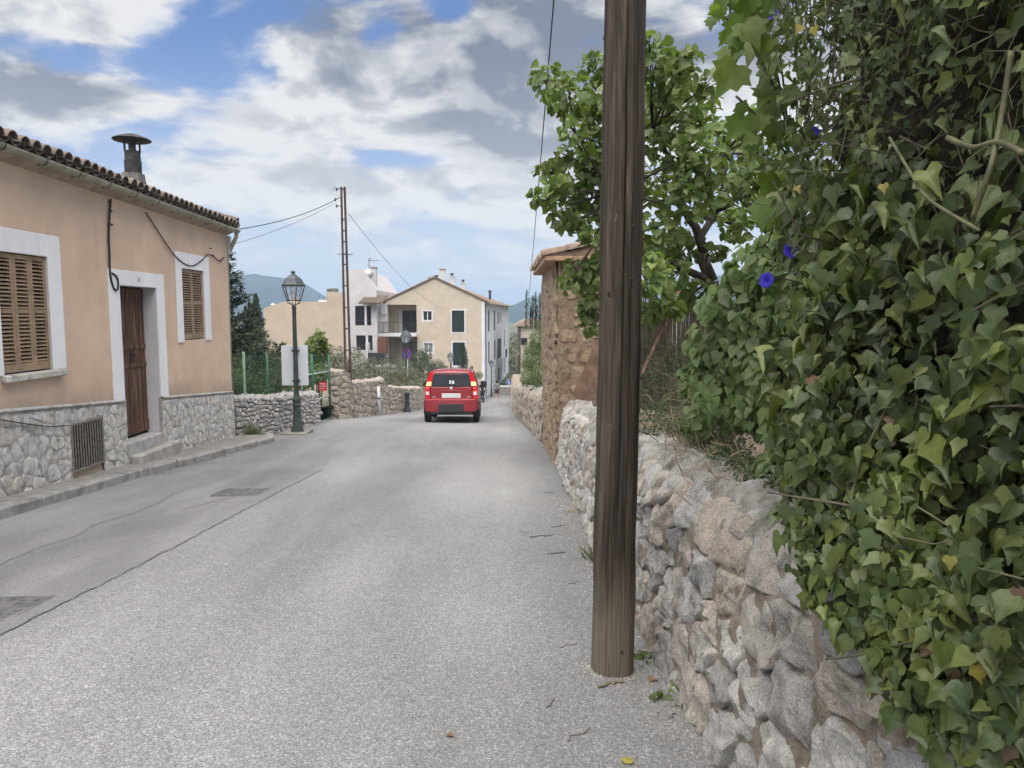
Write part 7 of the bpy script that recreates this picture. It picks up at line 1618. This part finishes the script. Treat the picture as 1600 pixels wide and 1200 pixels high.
bush('roadside_scrub', 'long grey green scrub behind the brown rubble wall', 'shrub', [(560, 570, 18, 30), (575, 585, 18, 30), (595, 590, 16, 31), (615, 580, 18, 34), (560, 590, 14, 28), (640, 590, 16, 37), (630, 572, 14, 40), (600, 572, 12, 38), (655, 595, 14, 38), (580, 568, 10, 36), (645, 605, 12, 36), (555, 550, 9, 31), (610, 602, 14, 33)], .085, 3.6, M_OLIVE)
bush('roadside_scrub', 'pale olive stalky bush by the blue and red sign', 'shrub', [(622, 595, 12, 32), (632, 605, 10, 32), (640, 580, 9, 34), (612, 610, 8, 31)], .07, 3.6, M_GRASS, LF_BLADE)
bush('dark_shrub', 'dark shrub in front of the lower balcony, left of the car roof', 'shrub', [(655, 562, 15, 52), (664, 555, 11, 53), (662, 578, 15, 50), (648, 580, 14, 50), (672, 572, 9, 52), (640, 588, 12, 48)], .13, 4.0, M_CONIF)
bush('round_bush', 'rounded clipped bush above the roof of the red car', 'bush', [(684, 574, 12, 60), (693, 578, 9, 60), (676, 580, 9, 59), (686, 588, 12, 58)], .13, 5.0, M_SHRUB)
bush('round_bush', 'small clipped bush right of the red car roof', 'bush', [(749, 586, 6, 65), (744, 589, 5, 65)], .12, 5.0, M_GREENB)
bush('street_end_hedge', 'dark green hedge behind the low end wall and arrow sign', 'hedge', [(790, 600, 7, 76), (798, 602, 8, 76), (804, 598, 8, 77), (793, 607, 6, 75), (802, 606, 6, 75.5)], .15, 5.0, M_GREENB)
# grass and weeds at the foot of walls and kerb
def tuft(label, X, Y, n, h, mat=None, tpl=LF_BLADE, cat='weed', grp='weeds at the foot of walls and kerb', z=None, sp_=.04):
    z = rz_road(X, Y) if z is None else z; root = empty('weed', (X, Y, z), label, cat, grp)
    P = np.array([(X, Y, z)]) + rv(n, 1) * np.array((sp_, sp_, .004)); leaf_cloud('leaf', P, rv(n, 1.0) + np.array((0, -.4, .5)), rv(n, .5) + np.array((-.2, 0, .8)), rng.uniform(.6, 1.2, n) * h, tpl, mat or M_GRASS, root, 0, 'blades')
tuft('small green weed at the wall foot right of the pole base', .775, 3.92, 12, .055, M_VINE, LF_HEART); tuft('low green weed at the wall foot nearest the camera', .825, 3.42, 12, .06, M_VINE, LF_HEART); tuft('grass tuft at the wall foot just left of the pole', .775, 6.05, 60, .16)
P0 = at(375, 668, 16.35); tuft('dark grass clump at the foot of the house corner', -5.55, 16.35, 120, .30, M_SHRUB, LF_BLADE, z=pav_z(-5.6, 16.3), sp_=.10)
for (y, lb) in ((12.4, 'grass in the kerb gutter nearest the doorstep'), (13.2, 'grass in the kerb gutter right of the doorstep'), (14.3, 'grass in the kerb gutter below the small window'), (11.0, 'grass in the kerb gutter below the cellar vent')): tuft(lb, kx(y) + .05, y, 70, .07, M_SHRUB, sp_=.14)
# ------------------------------------------------------------------ twigs and leaves lying on the road
def litter_twig(px, py, ln, ang, r, mat=None):
    r *= .65; ln *= .75
    d = ray(px, py); k = 1.0
    while k < 40 and (EYE + d * k).z > rz_road((EYE + d * k).x, (EYE + d * k).y): k += .01
    p = EYE + d * k; pts = []
    for i in range(6): t = i / 5 - .5; x = p.x + ln * t * math.cos(ang) + random.gauss(0, ln * .07); y = p.y + ln * t * math.sin(ang) + random.gauss(0, ln * .07); pts.append((x, y, rz_road(x, y) + r * .8 + .004 * random.random()))
    o = cable(pts, r, 'fallen_twig', None, mat or M_TWIGD, 5); return tag(o, 'small twig lying on the asphalt beside the stone wall', 'twig', 'twigs fallen on the road by the wall')
for a in ((845, 838, .35, .5, .006), (870, 865, .22, .3, .007), (872, 823, .18, .2, .006), (820, 832, .15, -.8, .004), (858, 770, .2, .2, .005), (895, 912, .16, .9, .004), (860, 1100, .14, 1.1, .004), (905, 1150, .20, .8, .003), (885, 1010, .16, .5, .003), (850, 700, .25, .3, .005), (1050, 1120, .10, 1.0, .003), (1065, 1030, .12, .7, .003)): litter_twig(*a)
o = litter_twig(955, 1072, .20, .55, .011, mk_wood('twig_greenish', (.10, .09, .05), (.19, .165, .10), (.28, .24, .16), .5, 30)); o['label'] = 'thick curved twig lying at the foot of the wooden pole'; del o['group']
def litter_leaf(px, py, s, mat, lb):
    d = ray(px, py); k = 1.0
    while k < 40 and (EYE + d * k).z > rz_road((EYE + d * k).x, (EYE + d * k).y): k += .01
    p = EYE + d * k; o = link('fallen_leaf', np_mesh('fallen_leaf', LF_IVY[0] * s, LF_IVY[1], mat, True), None, Matrix.Translation((p.x, p.y, rz_road(p.x, p.y) + .006)) @ Matrix.Rotation(random.uniform(0, 6), 4, 'Z') @ Matrix.Rotation(R_(8), 4, 'X')); return tag(o, lb, 'leaf')
litter_leaf(890, 799, .09, M_IVYY, 'yellow fallen leaf on the road left of the wall'); litter_leaf(980, 1196, .05, M_IVYY, 'yellow fallen leaf at the bottom edge of the road'); litter_leaf(1022, 1062, .06, M_IVYB, 'brown curled leaf between the pole foot and the wall'); litter_leaf(700, 1150, .04, M_IVYB, 'brown scrap of leaf alone on the asphalt in the middle foreground')
# loose grit collected along the foot of the wall
n = 2600; yy = rng.uniform(2.2, 9.0, n) ; P = np.array([(wx(y) - .02 - abs(rng.normal(0, .13)), y, 0) for y in yy]); aa = rng.random(500) * 6.283; ra = .112 + np.abs(rng.normal(0, .05, 500)); P = np.concatenate([P, np.stack([PB.x + ra * np.cos(aa), PB.y + ra * np.sin(aa), aa * 0], 1)]); n = len(P); P[:, 2] = [rz_road(p[0], p[1]) + .002 for p in P]
GR_T = (np.array([(-.5, -.5, -.3), (.5, -.4, -.3), (.4, .5, -.3), (-.4, .4, -.3), (0, 0, .5)], float), np.array([(0, 1, 4), (1, 2, 4), (2, 3, 4), (3, 0, 4)], int))
gr_ = leaf_cloud('grit', P, np.array((0, 0, 1.0)) + rv(n, .3), rv(n), rng.uniform(.004, .013, n), GR_T, M_DRY, None, 0, 'gravel'); tag(gr_, 'loose grit and gravel along the foot of the stone wall', 'gravel', kind='stuff')

# ------------------------------------------------------------------ the air over the valley
hm_ = bpy.data.materials.new('haze'); hm_.use_nodes = True; t = hm_.node_tree; t.nodes.clear()
vo = t.nodes.new('ShaderNodeVolumePrincipled'); vo.inputs['Color'].default_value = (0.54, 0.75, 1.0, 1); vo.inputs['Density'].default_value = 0.00048; vo.inputs['Anisotropy'].default_value = 0.0
oo = t.nodes.new('ShaderNodeOutputMaterial'); t.links.new(vo.outputs[0], oo.inputs['Volume'])
hz_ = MB().box((-3500, -3500, -45), (3500, 3500, 100)).build('haze', hm_); tag(hz_, kind='stuff'); hz_.display_type = 'WIRE'
